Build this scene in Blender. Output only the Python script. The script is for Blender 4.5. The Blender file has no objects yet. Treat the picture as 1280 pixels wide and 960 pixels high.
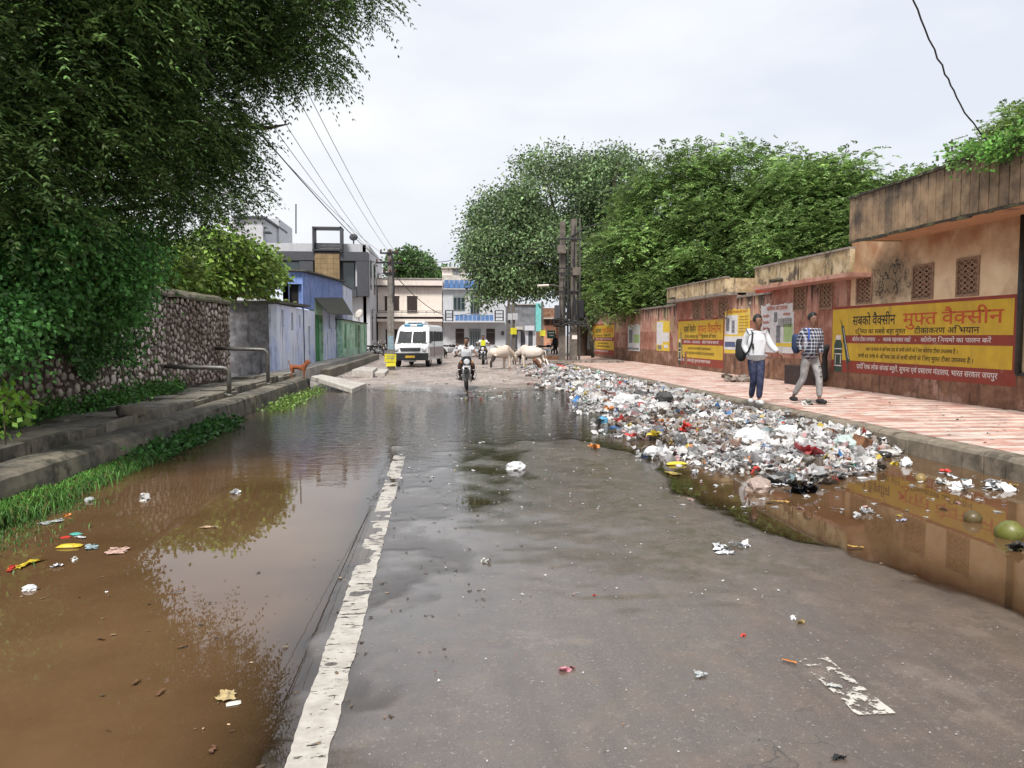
import bpy, bmesh, math, random
import numpy as np
from mathutils import Vector, Matrix, noise as mnoise
random.seed(7); RNG = np.random.default_rng(11)
S = bpy.context.scene; COL = S.collection; R = math.radians

# ------------------------------------------------------------------ camera
CAM = Vector((0.0, 0.0, 1.55)); PITCH = 3.58; YAW = 5.65
cd = bpy.data.cameras.new('camera'); cam = bpy.data.objects.new('camera', cd); COL.objects.link(cam)
cam.location = CAM; cam.rotation_euler = (R(90 - PITCH), 0, R(-YAW))
cd.sensor_width = 36.0; cd.lens = 27.0; cd.clip_start = 0.05; cd.clip_end = 4000
S.camera = cam
# ------------------------------------------------------------------ world, sun, exposure
SUN_EL, SUN_AZ = 54.0, 204.0           # azimuth clockwise from +Y: behind the camera and to the left
W = bpy.data.worlds.new('World'); S.world = W; W.use_nodes = True
wn, wl = W.node_tree.nodes, W.node_tree.links; wn.clear()
sky = wn.new('ShaderNodeTexSky'); sky.sky_type = 'NISHITA'; sky.sun_disc = False
sky.sun_elevation = R(SUN_EL); sky.sun_rotation = R(SUN_AZ); sky.air_density = 1.4; sky.dust_density = 2.5
tc = wn.new('ShaderNodeTexCoord'); mp = wn.new('ShaderNodeMapping'); mp.inputs['Scale'].default_value = (1, 1, 2.6)
nz = wn.new('ShaderNodeTexNoise'); nz.inputs['Scale'].default_value = 2.1; nz.inputs['Detail'].default_value = 7; nz.inputs['Roughness'].default_value = .5
cr = wn.new('ShaderNodeValToRGB'); cr.color_ramp.elements[0].position = .38; cr.color_ramp.elements[1].position = .68
cr.color_ramp.elements[0].color = (6.9, 7.25, 8.0, 1); cr.color_ramp.elements[1].color = (9.0, 9.05, 9.2, 1)
mx = wn.new('ShaderNodeMix'); mx.data_type = 'RGBA'; mx.inputs[0].default_value = .9
bg = wn.new('ShaderNodeBackground'); bg.inputs['Strength'].default_value = .1
wo = wn.new('ShaderNodeOutputWorld')
wl.new(tc.outputs['Generated'], mp.inputs[0]); wl.new(mp.outputs[0], nz.inputs['Vector']); wl.new(nz.outputs['Fac'], cr.inputs[0])
wl.new(sky.outputs[0], mx.inputs[6]); wl.new(cr.outputs[0], mx.inputs[7]); wl.new(mx.outputs[2], bg.inputs[0]); wl.new(bg.outputs[0], wo.inputs[0])
sd = bpy.data.lights.new('sun', 'SUN'); sd.energy = 3.9; sd.angle = R(13); sd.color = (1, .96, .9)
so = bpy.data.objects.new('sun', sd); COL.objects.link(so)
sv = Vector((math.sin(R(SUN_AZ)) * math.cos(R(SUN_EL)), math.cos(R(SUN_AZ)) * math.cos(R(SUN_EL)), math.sin(R(SUN_EL))))
so.rotation_euler = sv.to_track_quat('Z', 'Y').to_euler()
vs = S.view_settings; vs.view_transform = 'Standard'; vs.look = 'None'; vs.exposure = 0.3; vs.gamma = 1.0; vs.use_curve_mapping = False
S.render.engine = 'CYCLES'
S.cycles.max_bounces = 6; S.cycles.diffuse_bounces = 3; S.cycles.transparent_max_bounces = 12

# ------------------------------------------------------------------ measuring helpers (reference picture is 1280 x 960)
_m = Matrix.Rotation(R(-YAW), 3, 'Z') @ Matrix.Rotation(R(90 - PITCH), 3, 'X')
def ray(px, py): return _m @ Vector(((px - 640) / 960, (480 - py) / 960, -1))
def G(px, py, z=0.0):
    d = ray(px, py); t = (z - CAM.z) / d.z; return CAM + d * t
def AX(px, py, x):
    d = ray(px, py); t = (x - CAM.x) / d.x; return CAM + d * t
def AY(px, py, y):
    d = ray(px, py); t = (y - CAM.y) / d.y; return CAM + d * t
def YX(px, x): return AX(px, 420, x).y          # depth of picture column px on the plane X = x

# ------------------------------------------------------------------ object helpers
def thing(name, label, cat, loc=(0, 0, 0), rz=0.0, group=None):
    o = bpy.data.objects.new(name, None); o.empty_display_size = .1; COL.objects.link(o)
    o.location = loc; o.rotation_euler = (0, 0, rz); o['label'] = label; o['category'] = cat
    if group: o['group'] = group
    return o
def tag(o, label=None, cat=None, group=None, kind=None):
    if label: o['label'] = label
    if cat: o['category'] = cat
    if group: o['group'] = group
    if kind: o['kind'] = kind
    return o
def dup(root, loc=None, rz=None, label=None):
    c = root.copy(); COL.objects.link(c)
    for ch in list(root.children):
        k = ch.copy(); COL.objects.link(k); k.parent = c
        for g in list(ch.children):
            q = g.copy(); COL.objects.link(q); q.parent = k
    if loc is not None: c.location = loc
    if rz is not None: c.rotation_euler = (0, 0, rz)
    if label: c['label'] = label
    return c
def link_mesh(name, me, parent=None, loc=None, rot=None):
    o = bpy.data.objects.new(name, me); COL.objects.link(o)
    if parent: o.parent = parent
    if loc is not None: o.location = loc
    if rot is not None: o.rotation_euler = rot
    return o
def wloc(p):
    v = Vector((0, 0, 0))
    while p is not None: v = v + p.location; p = p.parent
    return v
class MB:
    """collects shapes; build() links them as one mesh object"""
    def __init__(s): s.v = []; s.f = []; s.m = []; s.c = None
    def add(s, vs, fs, mi=0):
        b = len(s.v); s.v += [tuple(v) for v in vs]; s.f += [tuple(b + i for i in f) for f in fs]; s.m += [mi] * len(fs); return s
    def b(s, x0, x1, y0, y1, z0, z1, mi=0):
        return s.add([(x0,y0,z0),(x1,y0,z0),(x1,y1,z0),(x0,y1,z0),(x0,y0,z1),(x1,y0,z1),(x1,y1,z1),(x0,y1,z1)],
                     [(0,3,2,1),(4,5,6,7),(0,1,5,4),(1,2,6,5),(2,3,7,6),(3,0,4,7)], mi)
    def rb(s, c, size, rot, mi=0):
        M = Matrix.Rotation(rot[2], 3, 'Z') @ Matrix.Rotation(rot[1], 3, 'Y') @ Matrix.Rotation(rot[0], 3, 'X')
        h = [a / 2 for a in size]; c = Vector(c)
        P = [c + M @ Vector((x * h[0], y * h[1], z * h[2])) for x, y, z in
             [(-1,-1,-1),(1,-1,-1),(1,1,-1),(-1,1,-1),(-1,-1,1),(1,-1,1),(1,1,1),(-1,1,1)]]
        return s.add(P, [(0,3,2,1),(4,5,6,7),(0,1,5,4),(1,2,6,5),(2,3,7,6),(3,0,4,7)], mi)
    def tube(s, pts, r, n=8, mi=0, caps=True):
        pts = [Vector(p) for p in pts]; k = len(pts); rs = r if isinstance(r, (list, tuple)) else [r] * k
        b = len(s.v); up = Vector((0, 0, 1)); prev = None
        for i, p in enumerate(pts):
            t = (pts[min(i + 1, k - 1)] - pts[max(i - 1, 0)])
            t = t.normalized() if t.length > 1e-9 else Vector((0, 0, 1))
            if prev is None:
                a = t.cross(up if abs(t.z) < .9 else Vector((1, 0, 0))).normalized()
            else:
                a = (prev - t * prev.dot(t)).normalized()
            prev = a; c2 = t.cross(a)
            for j in range(n):
                q = 2 * math.pi * j / n; s.v.append(tuple(p + (a * math.cos(q) + c2 * math.sin(q)) * rs[i]))
        for i in range(k - 1):
            for j in range(n):
                s.f.append((b + i*n + j, b + i*n + (j+1) % n, b + (i+1)*n + (j+1) % n, b + (i+1)*n + j)); s.m.append(mi)
        if caps:
            s.f.append(tuple(b + j for j in range(n))[::-1]); s.m.append(mi)
            s.f.append(tuple(b + (k-1)*n + j for j in range(n))); s.m.append(mi)
        return s
    def lathe(s, prof, c=(0, 0, 0), axis='Z', n=16, mi=0):
        b = len(s.v); k = len(prof)
        for r, h in prof:
            for j in range(n):
                q = 2 * math.pi * j / n; a, d = r * math.cos(q), r * math.sin(q)
                p = (a, d, h) if axis == 'Z' else ((h, a, d) if axis == 'X' else (a, h, d))
                s.v.append((p[0] + c[0], p[1] + c[1], p[2] + c[2]))
        for i in range(k - 1):
            for j in range(n):
                s.f.append((b + i*n + j, b + i*n + (j+1) % n, b + (i+1)*n + (j+1) % n, b + (i+1)*n + j)); s.m.append(mi)
        s.f.append(tuple(b + j for j in range(n))[::-1]); s.m.append(mi)
        s.f.append(tuple(b + (k-1)*n + j for j in range(n))); s.m.append(mi)
        return s
    def prism(s, poly, axis, a, b_, mi=0):
        """poly: 2-D outline; axis X: (y,z) outline, Y: (x,z), Z: (x,y)"""
        def P(u, w, h): return (h, u, w) if axis == 'X' else ((u, h, w) if axis == 'Y' else (u, w, h))
        n = len(poly); vs = [P(u, w, a) for u, w in poly] + [P(u, w, b_) for u, w in poly]
        return s.add(vs, [tuple(range(n))[::-1], tuple(range(n, 2*n))] + [(i, (i+1) % n, n + (i+1) % n, n + i) for i in range(n)], mi)
    def ball(s, c, r, nu=12, nv=8, mi=0):
        if not isinstance(r, (tuple, list)): r = (r, r, r)
        b = len(s.v)
        for i in range(nv + 1):
            th = math.pi * i / nv
            for j in range(nu):
                q = 2 * math.pi * j / nu
                s.v.append((c[0] + r[0]*math.sin(th)*math.cos(q), c[1] + r[1]*math.sin(th)*math.sin(q), c[2] + r[2]*math.cos(th)))
        for i in range(nv):
            for j in range(nu):
                s.f.append((b + i*nu + j, b + (i+1)*nu + j, b + (i+1)*nu + (j+1) % nu, b + i*nu + (j+1) % nu)); s.m.append(mi)
        return s
    def mesh(s, name, mats, smooth=False, off=None):
        me = bpy.data.meshes.new(name)
        vs = s.v if off is None else [(x - off[0], y - off[1], z - off[2]) for x, y, z in s.v]
        me.from_pydata(vs, [], s.f); me.validate(clean_customdata=False)
        if not isinstance(mats, (list, tuple)): mats = [mats]
        for m in mats: me.materials.append(m)
        if len(mats) > 1 and len(me.polygons) == len(s.m): me.polygons.foreach_set('material_index', s.m)
        bm = bmesh.new(); bm.from_mesh(me); bmesh.ops.recalc_face_normals(bm, faces=bm.faces); bm.to_mesh(me); bm.free()
        if smooth: me.polygons.foreach_set('use_smooth', [True] * len(me.polygons))
        me.update(); return me
    def build(s, name, mats, parent=None, smooth=False, world=True, bevel=0.0, loc=None, rot=None):
        """world=True: the shapes are in world space and are moved into the parent's"""
        off = wloc(parent) if (parent is not None and world) else None
        o = link_mesh(name, s.mesh(name, mats, smooth, off), parent, loc, rot)
        if bevel:
            bv = o.modifiers.new('bevel', 'BEVEL'); bv.width = bevel; bv.segments = 2; bv.limit_method = 'ANGLE'; bv.angle_limit = R(40)
        return o
def fast_mesh(name, V, F4, mats, cols=None, smooth=False, tri=False):
    """numpy arrays to mesh; F4 (n,4) quads or (n,3) tris; cols (n_verts,3) colour attribute"""
    k = F4.shape[1]; me = bpy.data.meshes.new(name)
    me.vertices.add(len(V)); me.vertices.foreach_set('co', V.astype(np.float32).ravel())
    me.loops.add(F4.size); me.loops.foreach_set('vertex_index', F4.astype(np.int32).ravel())
    me.polygons.add(len(F4)); me.polygons.foreach_set('loop_start', np.arange(0, F4.size, k, dtype=np.int32))
    me.polygons.foreach_set('loop_total', np.full(len(F4), k, dtype=np.int32))
    if smooth: me.polygons.foreach_set('use_smooth', np.ones(len(F4), dtype=bool))
    me.update(calc_edges=True)
    if cols is not None:
        a = me.color_attributes.new('tint', 'FLOAT_COLOR', 'POINT')
        c4 = np.ones((len(V), 4), np.float32); c4[:, :3] = cols; a.data.foreach_set('color', c4.ravel())
    for m in (mats if isinstance(mats, (list, tuple)) else [mats]): me.materials.append(m)
    return me

# ------------------------------------------------------------------ materials
class NT:
    def __init__(s, name):
        s.m = bpy.data.materials.new(name); s.m.use_nodes = True; t = s.m.node_tree; s.n, s.l = t.nodes, t.links
        s.p = s.n['Principled BSDF']; s.out = s.n['Material Output']
    def new(s, t, **k):
        n = s.n.new(t)
        for a, v in k.items(): setattr(n, a, v)
        return n
    def link(s, a, b): s.l.new(a, b); return s
    def coords(s, obj=False, scale=(1, 1, 1)):
        if obj: o = s.new('ShaderNodeTexCoord').outputs['Object']
        else: o = s.new('ShaderNodeNewGeometry').outputs['Position']
        m = s.new('ShaderNodeMapping'); m.inputs['Scale'].default_value = scale; s.link(o, m.inputs[0]); return m.outputs[0]
    def noise(s, vec, scale=5, detail=5, rough=.55, dist=0):
        n = s.new('ShaderNodeTexNoise'); n.inputs['Scale'].default_value = scale; n.inputs['Detail'].default_value = detail
        n.inputs['Roughness'].default_value = rough; n.inputs['Distortion'].default_value = dist; s.link(vec, n.inputs['Vector']); return n.outputs['Fac']
    def ramp(s, fac, a, b, ca=(0, 0, 0, 1), cb=(1, 1, 1, 1)):
        r = s.new('ShaderNodeMapRange'); r.inputs[1].default_value = a; r.inputs[2].default_value = b; r.clamp = True
        s.link(fac, r.inputs[0]); return r.outputs[0]
    def mix(s, fac, a, b):
        x = s.new('ShaderNodeMix', data_type='RGBA')
        if isinstance(fac, float): x.inputs[0].default_value = fac
        else: s.link(fac, x.inputs[0])
        for i, c in ((6, a), (7, b)):
            if isinstance(c, tuple): x.inputs[i].default_value = (*c[:3], 1)
            else: s.link(c, x.inputs[i])
        return x.outputs[2]
    def math(s, op, a, b=0.0, c=None):
        x = s.new('ShaderNodeMath', operation=op)
        for i, v in enumerate((a, b) if c is None else (a, b, c)):
            if isinstance(v, (int, float)): x.inputs[i].default_value = v
            else: s.link(v, x.inputs[i])
        return x.outputs[0]
    def bump(s, h, strength=.3, dist=.02):
        b = s.new('ShaderNodeBump'); b.inputs['Strength'].default_value = strength; b.inputs['Distance'].default_value = dist
        s.link(h, b.inputs['Height']); s.link(b.outputs[0], s.p.inputs['Normal']); return b
def M(name, col, rough=.6, metal=0.0, var=.12, scale=14, bump=0.0, obj=False, rnd=0.0, spec=.4, col2=None, amount=.5, coat=0.0, streak=None, streak_amt=.5, big=None, big_scale=.8, big_at=.55, detail=5):
    """general weathered surface: base colour, a second colour in patches, vertical streaks, large patches"""
    t = NT(name); p = t.p; v = t.coords(obj)
    f = t.noise(v, scale, detail)
    dk = tuple(c * (1 - var * 2) for c in col); lt = tuple(min(1, c * (1 + var)) for c in col)
    c = t.mix(t.ramp(f, .25, .75), dk, lt)
    if col2: c = t.mix(t.ramp(t.noise(v, scale * .35, 6, .65), .62 - amount * .3, .68 - amount * .12), c, col2)
    if big: c = t.mix(t.ramp(t.noise(v, big_scale, 7, .68), big_at, big_at + .07), c, big)
    if streak:
        v2 = t.coords(obj, (7, 7, .55)); f2 = t.noise(v2, 1.0, 5, .6)
        f3 = t.noise(v, 1.3, 3)
        k = t.math('MULTIPLY', t.ramp(f2, .5, .72), t.ramp(f3, .35, .65)); k = t.math('MULTIPLY', k, streak_amt * 1.6)
        c = t.mix(t.math('MINIMUM', k, .95), c, streak)
    if rnd:
        oi = t.new('ShaderNodeObjectInfo'); h = t.new('ShaderNodeHueSaturation'); t.link(c, h.inputs['Color'])
        t.link(t.math('MULTIPLY_ADD', oi.outputs['Random'], rnd * 2, 1 - rnd), h.inputs['Value']); c = h.outputs[0]
    t.link(c, p.inputs['Base Color'])
    p.inputs['Roughness'].default_value = rough; p.inputs['Metallic'].default_value = metal
    p.inputs['Specular IOR Level'].default_value = spec; p.inputs['Coat Weight'].default_value = coat
    if bump: t.bump(f, bump, .01)
    return t.m
def leaf_mat(name, tint=True, trans=.35, rough=.45, spec=.35):
    t = NT(name); p = t.p
    a = t.new('ShaderNodeAttribute', attribute_name='tint'); t.link(a.outputs['Color'], p.inputs['Base Color'])
    p.inputs['Roughness'].default_value = rough; p.inputs['Specular IOR Level'].default_value = spec
    tr = t.new('ShaderNodeBsdfTranslucent'); t.link(a.outputs['Color'], tr.inputs['Color'])
    mx = t.new('ShaderNodeMixShader'); mx.inputs[0].default_value = trans
    t.link(p.outputs[0], mx.inputs[1]); t.link(tr.outputs[0], mx.inputs[2]); t.link(mx.outputs[0], t.out.inputs[0]); return t.m
def tint_mat(name, rough=.4, spec=.5, trans=0.0):
    t = NT(name); a = t.new('ShaderNodeAttribute', attribute_name='tint'); p = t.p
    f = t.noise(t.coords(), 22, 5, .7); c = t.mix(t.ramp(f, .45, .75), a.outputs['Color'], (.13, .10, .075))
    x = t.mix(.45, a.outputs['Color'], c); t.link(x, p.inputs['Base Color'])
    p.inputs['Roughness'].default_value = rough; p.inputs['Specular IOR Level'].default_value = spec
    if trans:
        tr = t.new('ShaderNodeBsdfTranslucent'); t.link(x, tr.inputs['Color'])
        mx = t.new('ShaderNodeMixShader'); mx.inputs[0].default_value = trans
        t.link(p.outputs[0], mx.inputs[1]); t.link(tr.outputs[0], mx.inputs[2]); t.link(mx.outputs[0], t.out.inputs[0])
    return t.m
# ================================================================== THE GROUND
ZS = .25            # footpath on the right
ZL = .42            # pavement on the left
XC, XW = 6.15, 10.08    # right kerb face, right wall face
XD, XK, XS = -3.75, -4.2, -5.5     # drain wall face, inner kerb, stone wall face
def pl(y, pts):
    for (a, va), (b, vb) in zip(pts, pts[1:]):
        if y <= b: return va + (vb - va) * max(0, (y - a) / (b - a))
    return pts[-1][1]
LE = [(0, -.85), (2.2, -.75), (2.9, -.62), (3.6, -.25), (4.6, .12), (6, .5), (7.5, .85), (8.6, .95), (10, 1.2), (11.2, 2.0), (12.5, 3.2), (60, 3.2)]
RE = [(0, 3.9), (3.2, 3.55), (4.2, 3.2), (5.2, 2.95), (6.2, 2.4), (7.4, 2.25), (8.6, 2.35), (9.6, 2.6), (10.4, 2.4), (11.2, 2.1), (12.5, 1.9), (60, 1.9)]
def sst(a, b, x): t = np.clip((x - a) / (b - a), 0, 1); return t * t * (3 - 2 * t)
def nse(X, Y, s, seed=0):
    """cheap smooth value noise on arrays"""
    x = X * s + seed * 17.3; y = Y * s + seed * 9.1; xi = np.floor(x).astype(int); yi = np.floor(y).astype(int); fx = x - xi; fy = y - yi
    fx = fx * fx * (3 - 2 * fx); fy = fy * fy * (3 - 2 * fy)
    def h(i, j):
        n = (i * 374761393 + j * 668265263 + seed * 69069) & 0x7fffffff; n = ((n ^ (n >> 13)) * 1274126177) & 0x7fffffff
        return ((n ^ (n >> 16)) & 0xffff) / 65535.0
    return (h(xi, yi) * (1-fx) + h(xi+1, yi) * fx) * (1-fy) + (h(xi, yi+1) * (1-fx) + h(xi+1, yi+1) * fx) * fy - .5
def road_h(X, Y):
    X = np.asarray(X, float); Y = np.asarray(Y, float)
    xl = np.interp(Y, [p[0] for p in LE], [p[1] for p in LE]); xr = np.interp(Y, [p[0] for p in RE], [p[1] for p in RE])
    w = nse(X, Y, 1.1, 1) * .5 + nse(X, Y, 2.7, 2) * .35 + nse(X, Y, 7, 12) * .12
    dl = X - xl + w; dr = xr - X + w * .6
    ins = np.minimum(np.minimum(dl * .018, dr * .03), .03)
    hl = -.0042 * np.minimum(-dl, 1.2) - .11 * np.maximum(0, -.62 - X)
    hr = -.05 * np.minimum(-dr, 3)
    h = np.where((dl > 0) & (dr > 0), ins, np.minimum(np.where(dl <= 0, np.where(dl <= 0, hl, 0), 9), np.where(dr <= 0, hr, 9)))
    far = sst(11, 14, Y); mid = -.016 - .03 * sst(-1, -3.5, X) - .02 * sst(3.5, 6, X)
    h = h * (1 - far) + mid * far
    rise = sst(20.5, 27.5, Y + nse(X, Y, .5, 5) * 5 + sst(1, 5, X) * 3.5) * .09; h = np.maximum(h, -.2) + rise
    h = h + nse(X, Y, 3.3, 3) * .008 + nse(X, Y, 9, 4) * .004 + nse(X, Y, 22, 14) * .002
    h = np.where(Y > 26, h + nse(X, Y, .9, 6) * .05, h)
    return np.clip(h, -.26, .2)
def ground_h(X, Y):
    h = road_h(X, Y)
    h = np.where(X > XW - .2, .1, h); h = np.where((X > XC + .02) & (X <= XW - .2), np.where(Y < 62, .05, h), h)
    h = np.where((X < XD - .1) & (Y < 62), .1, h); h = np.where((np.abs(X) > 12) | (Y > 66), .03, h)
    return h
xs = np.concatenate([[-900, -300, -120, -60, -30, -16, -10, -7, -5], np.arange(-4, -3.7, .1), np.linspace(-3.7, 6.1, 190), [6.2, 6.4, 7, 8, 9.8, 10, 11, 13, 18, 30, 60, 120, 300, 900]])
ys = np.concatenate([[-300, -60, -20, -8, -4, -1], 1.2 * (70 / 1.2) ** (np.linspace(0, 1, 520)), [75, 82, 90, 110, 150, 250, 500, 1000, 2500]])
X2, Y2 = np.meshgrid(xs, ys); H = ground_h(X2, Y2)
V = np.stack([X2.ravel(), Y2.ravel(), H.ravel()], 1); nx = len(xs)
ii, jj = np.meshgrid(np.arange(nx - 1), np.arange(len(ys) - 1)); a = (jj * nx + ii).ravel(); F = np.stack([a, a + 1, a + nx + 1, a + nx], 1)
# wet asphalt, drier on the crown, sandy dust beyond the flooded stretch
t = NT('road_surface'); v = t.coords(); p = t.p
sep = t.new('ShaderNodeSeparateXYZ'); t.link(t.new('ShaderNodeNewGeometry').outputs['Position'], sep.inputs[0])
Z, XX, YY = sep.outputs[2], sep.outputs[0], sep.outputs[1]
agg = t.noise(v, 260, 3, .7); fine = t.noise(v, 55, 5, .7); big = t.noise(v, .9, 6, .6); med = t.noise(v, 4.2, 6, .65)
stre = t.noise(t.coords(False, (5.5, .5, 1)), 1.0, 6, .7); crk = t.new('ShaderNodeTexVoronoi'); crk.feature = 'DISTANCE_TO_EDGE'; crk.inputs['Scale'].default_value = 1.1
wp = t.new('ShaderNodeVectorMath', operation='MULTIPLY_ADD'); wn2 = t.new('ShaderNodeTexNoise'); wn2.inputs['Scale'].default_value = 2.2; wn2.inputs['Detail'].default_value = 6; t.link(v, wn2.inputs['Vector'])
t.link(wn2.outputs['Color'], wp.inputs[0]); wp.inputs[1].default_value = (1.2, 1.2, 0); t.link(v, wp.inputs[2]); t.link(wp.outputs[0], crk.inputs['Vector'])
crack = t.math('MULTIPLY', t.math('SUBTRACT', 1.0, t.ramp(crk.outputs['Distance'], .002, .008)), t.ramp(big, .5, .62))
asp = t.mix(t.ramp(agg, .35, .68), (.044, .033, .026), (.160, .124, .100))
asp = t.mix(t.math('MULTIPLY', t.ramp(med, .46, .68), .75), asp, (.135, .098, .073))
asp = t.mix(t.math('MULTIPLY', t.ramp(stre, .48, .7), .55), asp, (.065, .052, .046))
asp = t.mix(t.math('MULTIPLY', t.ramp(t.noise(v, 1.5, 8, .75), .56, .63), .5), asp, (.18, .14, .112))
asp = t.mix(t.math('MULTIPLY', t.ramp(fine, .60, .66), .7), asp, (.30, .26, .22))
asp = t.mix(t.math('MULTIPLY', crack, .8), asp, (.02, .017, .015))
spk = t.new('ShaderNodeTexVoronoi'); spk.inputs['Scale'].default_value = 75; t.link(v, spk.inputs['Vector'])
asp = t.mix(t.math('MULTIPLY', t.math('SUBTRACT', 1.0, t.ramp(spk.outputs['Distance'], .14, .22)), t.math('MULTIPLY', t.ramp(med, .5, .65), .6)), asp, (.27, .235, .20))
sand = t.mix(t.ramp(t.noise(v, 1.7, 7, .7), .3, .7), (.17, .13, .11), (.44, .365, .32))
sand = t.mix(t.math('MULTIPLY', t.ramp(t.noise(t.coords(False, (1.6, .5, 1)), .55, 7, .7), .5, .6), .75), sand, (.15, .12, .105))
sand = t.mix(t.math('MULTIPLY', t.ramp(fine, .58, .66), .5), sand, (.50, .45, .41))
moss = t.mix(t.ramp(t.noise(v, 7, 6, .75), .46, .6), asp, (.055, .045, .018))
mask = t.math('MULTIPLY', t.ramp(XX, .8, 1.6), t.math('MULTIPLY', t.ramp(YY, 4.0, 5.2), t.ramp(t.noise(v, 1.3, 5), .38, .55)))
c = t.mix(mask, asp, moss)
fy = t.ramp(t.math('ADD', YY, t.math('MULTIPLY', big, 6.0)), 24.0, 28.0); c = t.mix(fy, c, sand)
damp = t.math('SUBTRACT', 1.0, t.ramp(t.math('ADD', Z, t.math('MULTIPLY', t.math('SUBTRACT', med, .5), .02)), -.002, .010))
c = t.mix(t.math('MULTIPLY', damp, .55), c, (.035, .026, .02))
t.link(c, p.inputs['Base Color'])
wet = t.ramp(t.math('ADD', Z, t.math('MULTIPLY', t.math('SUBTRACT', med, .5), .05)), .004, .034)
r = t.math('MULTIPLY_ADD', wet, .26, .17); r = t.math('ADD', r, t.math('MULTIPLY', t.math('SUBTRACT', big, .5), .75)); r = t.math('ADD', r, t.math('MULTIPLY', fy, .35)); r = t.math('ADD', r, t.math('MULTIPLY', t.math('SUBTRACT', stre, .5), .3))
r = t.math('SUBTRACT', r, t.math('MULTIPLY', t.math('SUBTRACT', 1.0, t.ramp(t.math('ADD', XX, t.math('MULTIPLY', med, 1.2)), .6, 2.2)), .22))
t.link(t.math('MAXIMUM', r, .09), p.inputs['Roughness']); p.inputs['Specular IOR Level'].default_value = .6
wz_ = t.math('MULTIPLY', t.math('SUBTRACT', 1.0, t.ramp(t.math('ADD', XX, t.math('MULTIPLY', t.math('ADD', med, stre), 1.3)), .9, 3.3)), t.math('SUBTRACT', 1.0, fy))
t.link(t.math('MULTIPLY_ADD', wz_, .75, .12), p.inputs['Coat Weight']); p.inputs['Coat Roughness'].default_value = .13; p.inputs['Coat IOR'].default_value = 1.6
bmp = t.math('ADD', t.math('MULTIPLY', agg, .8), t.math('ADD', fine, t.math('MULTIPLY', med, .5)))
b = t.bump(bmp, .38, .005)
ROAD = t.m
g = link_mesh('ground', fast_mesh('ground', V, F, ROAD, smooth=True)); g['kind'] = 'structure'

# ------------------------------------------------------------------ flood water: one sheet at z = 0; murk follows its real depth
xs = np.concatenate([np.linspace(XD + .003, -.8, 60), np.linspace(-.78, 3.8, 130), np.linspace(3.85, XC - .003, 30)]); ys = np.concatenate([[-3, 0], 1.2 * (33 / 1.2) ** np.linspace(0, 1, 330)])
X2, Y2 = np.meshgrid(xs, ys); dep = np.maximum(0, -road_h(X2, Y2)); nx = len(xs)
V = np.stack([X2.ravel(), Y2.ravel(), np.zeros(X2.size)], 1)
ii, jj = np.meshgrid(np.arange(nx - 1), np.arange(len(ys) - 1)); a = (jj * nx + ii).ravel(); F = np.stack([a, a + 1, a + nx + 1, a + nx], 1)
d4 = dep.ravel()[F].max(1); F = F[d4 > 0]
t = NT('muddy_water'); v = t.coords(); p = t.p
at = t.new('ShaderNodeAttribute', attribute_name='tint'); s3 = t.new('ShaderNodeSeparateColor'); t.link(at.outputs['Color'], s3.inputs[0]); D = s3.outputs[0]
murk = t.math('SUBTRACT', 1.0, t.math('POWER', 2.718, t.math('MULTIPLY', D, -38.0)))
sep = t.new('ShaderNodeSeparateXYZ'); t.link(t.new('ShaderNodeNewGeometry').outputs['Position'], sep.inputs[0])
mud = t.mix(t.ramp(t.noise(v, .9, 6, .6), .3, .7), (.095, .052, .024), (.150, .088, .044))
mud = t.mix(t.ramp(sep.outputs[1], 9.0, 13.0), mud, (.085, .066, .05))
df = t.new('ShaderNodeBsdfDiffuse'); t.link(mud, df.inputs[0]); tr = t.new('ShaderNodeBsdfTransparent'); tr.inputs[0].default_value = (.82, .78, .72, 1)
body = t.new('ShaderNodeMixShader'); t.link(murk, body.inputs[0]); t.link(tr.outputs[0], body.inputs[1]); t.link(df.outputs[0], body.inputs[2])
gl = t.new('ShaderNodeBsdfGlossy'); gl.inputs['Roughness'].default_value = .015
fr = t.new('ShaderNodeFresnel'); fr.inputs['IOR'].default_value = 1.85
wv = t.coords(False, (1.0, 1.7, 1)); rp = t.noise(wv, 5.5, 4, .55, .6); rp2 = t.noise(t.coords(False, (1.2, 3.2, 1)), 1.6, 3, .5, .4)
hsum = t.math('ADD', t.math('MULTIPLY', rp, t.ramp(sep.outputs[1], 7.5, 12.0)), t.math('MULTIPLY', rp2, .25))
bn = t.new('ShaderNodeBump'); bn.inputs['Distance'].default_value = .02; t.link(hsum, bn.inputs['Height'])
t.link(t.math('MULTIPLY_ADD', t.ramp(sep.outputs[1], 6.5, 13.0), .5, .05), bn.inputs['Strength'])
t.link(bn.outputs[0], gl.inputs['Normal']); t.link(bn.outputs[0], fr.inputs['Normal'])
mx = t.new('ShaderNodeMixShader'); t.link(t.math('MULTIPLY', fr.outputs[0], 1.0), mx.inputs[0]); t.link(body.outputs[0], mx.inputs[1]); t.link(gl.outputs[0], mx.inputs[2]); tr2 = t.new('ShaderNodeBsdfTransparent'); mx2 = t.new('ShaderNodeMixShader'); t.link(t.ramp(D, .0, .0045), mx2.inputs[0]); t.link(tr2.outputs[0], mx2.inputs[1]); t.link(mx.outputs[0], mx2.inputs[2]); t.link(mx2.outputs[0], t.out.inputs[0])
cols = np.repeat(dep.ravel()[:, None], 3, 1)
wt = link_mesh('flood_water', fast_mesh('flood_water', V, F, t.m, cols, smooth=True)); wt['kind'] = 'structure'

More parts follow.
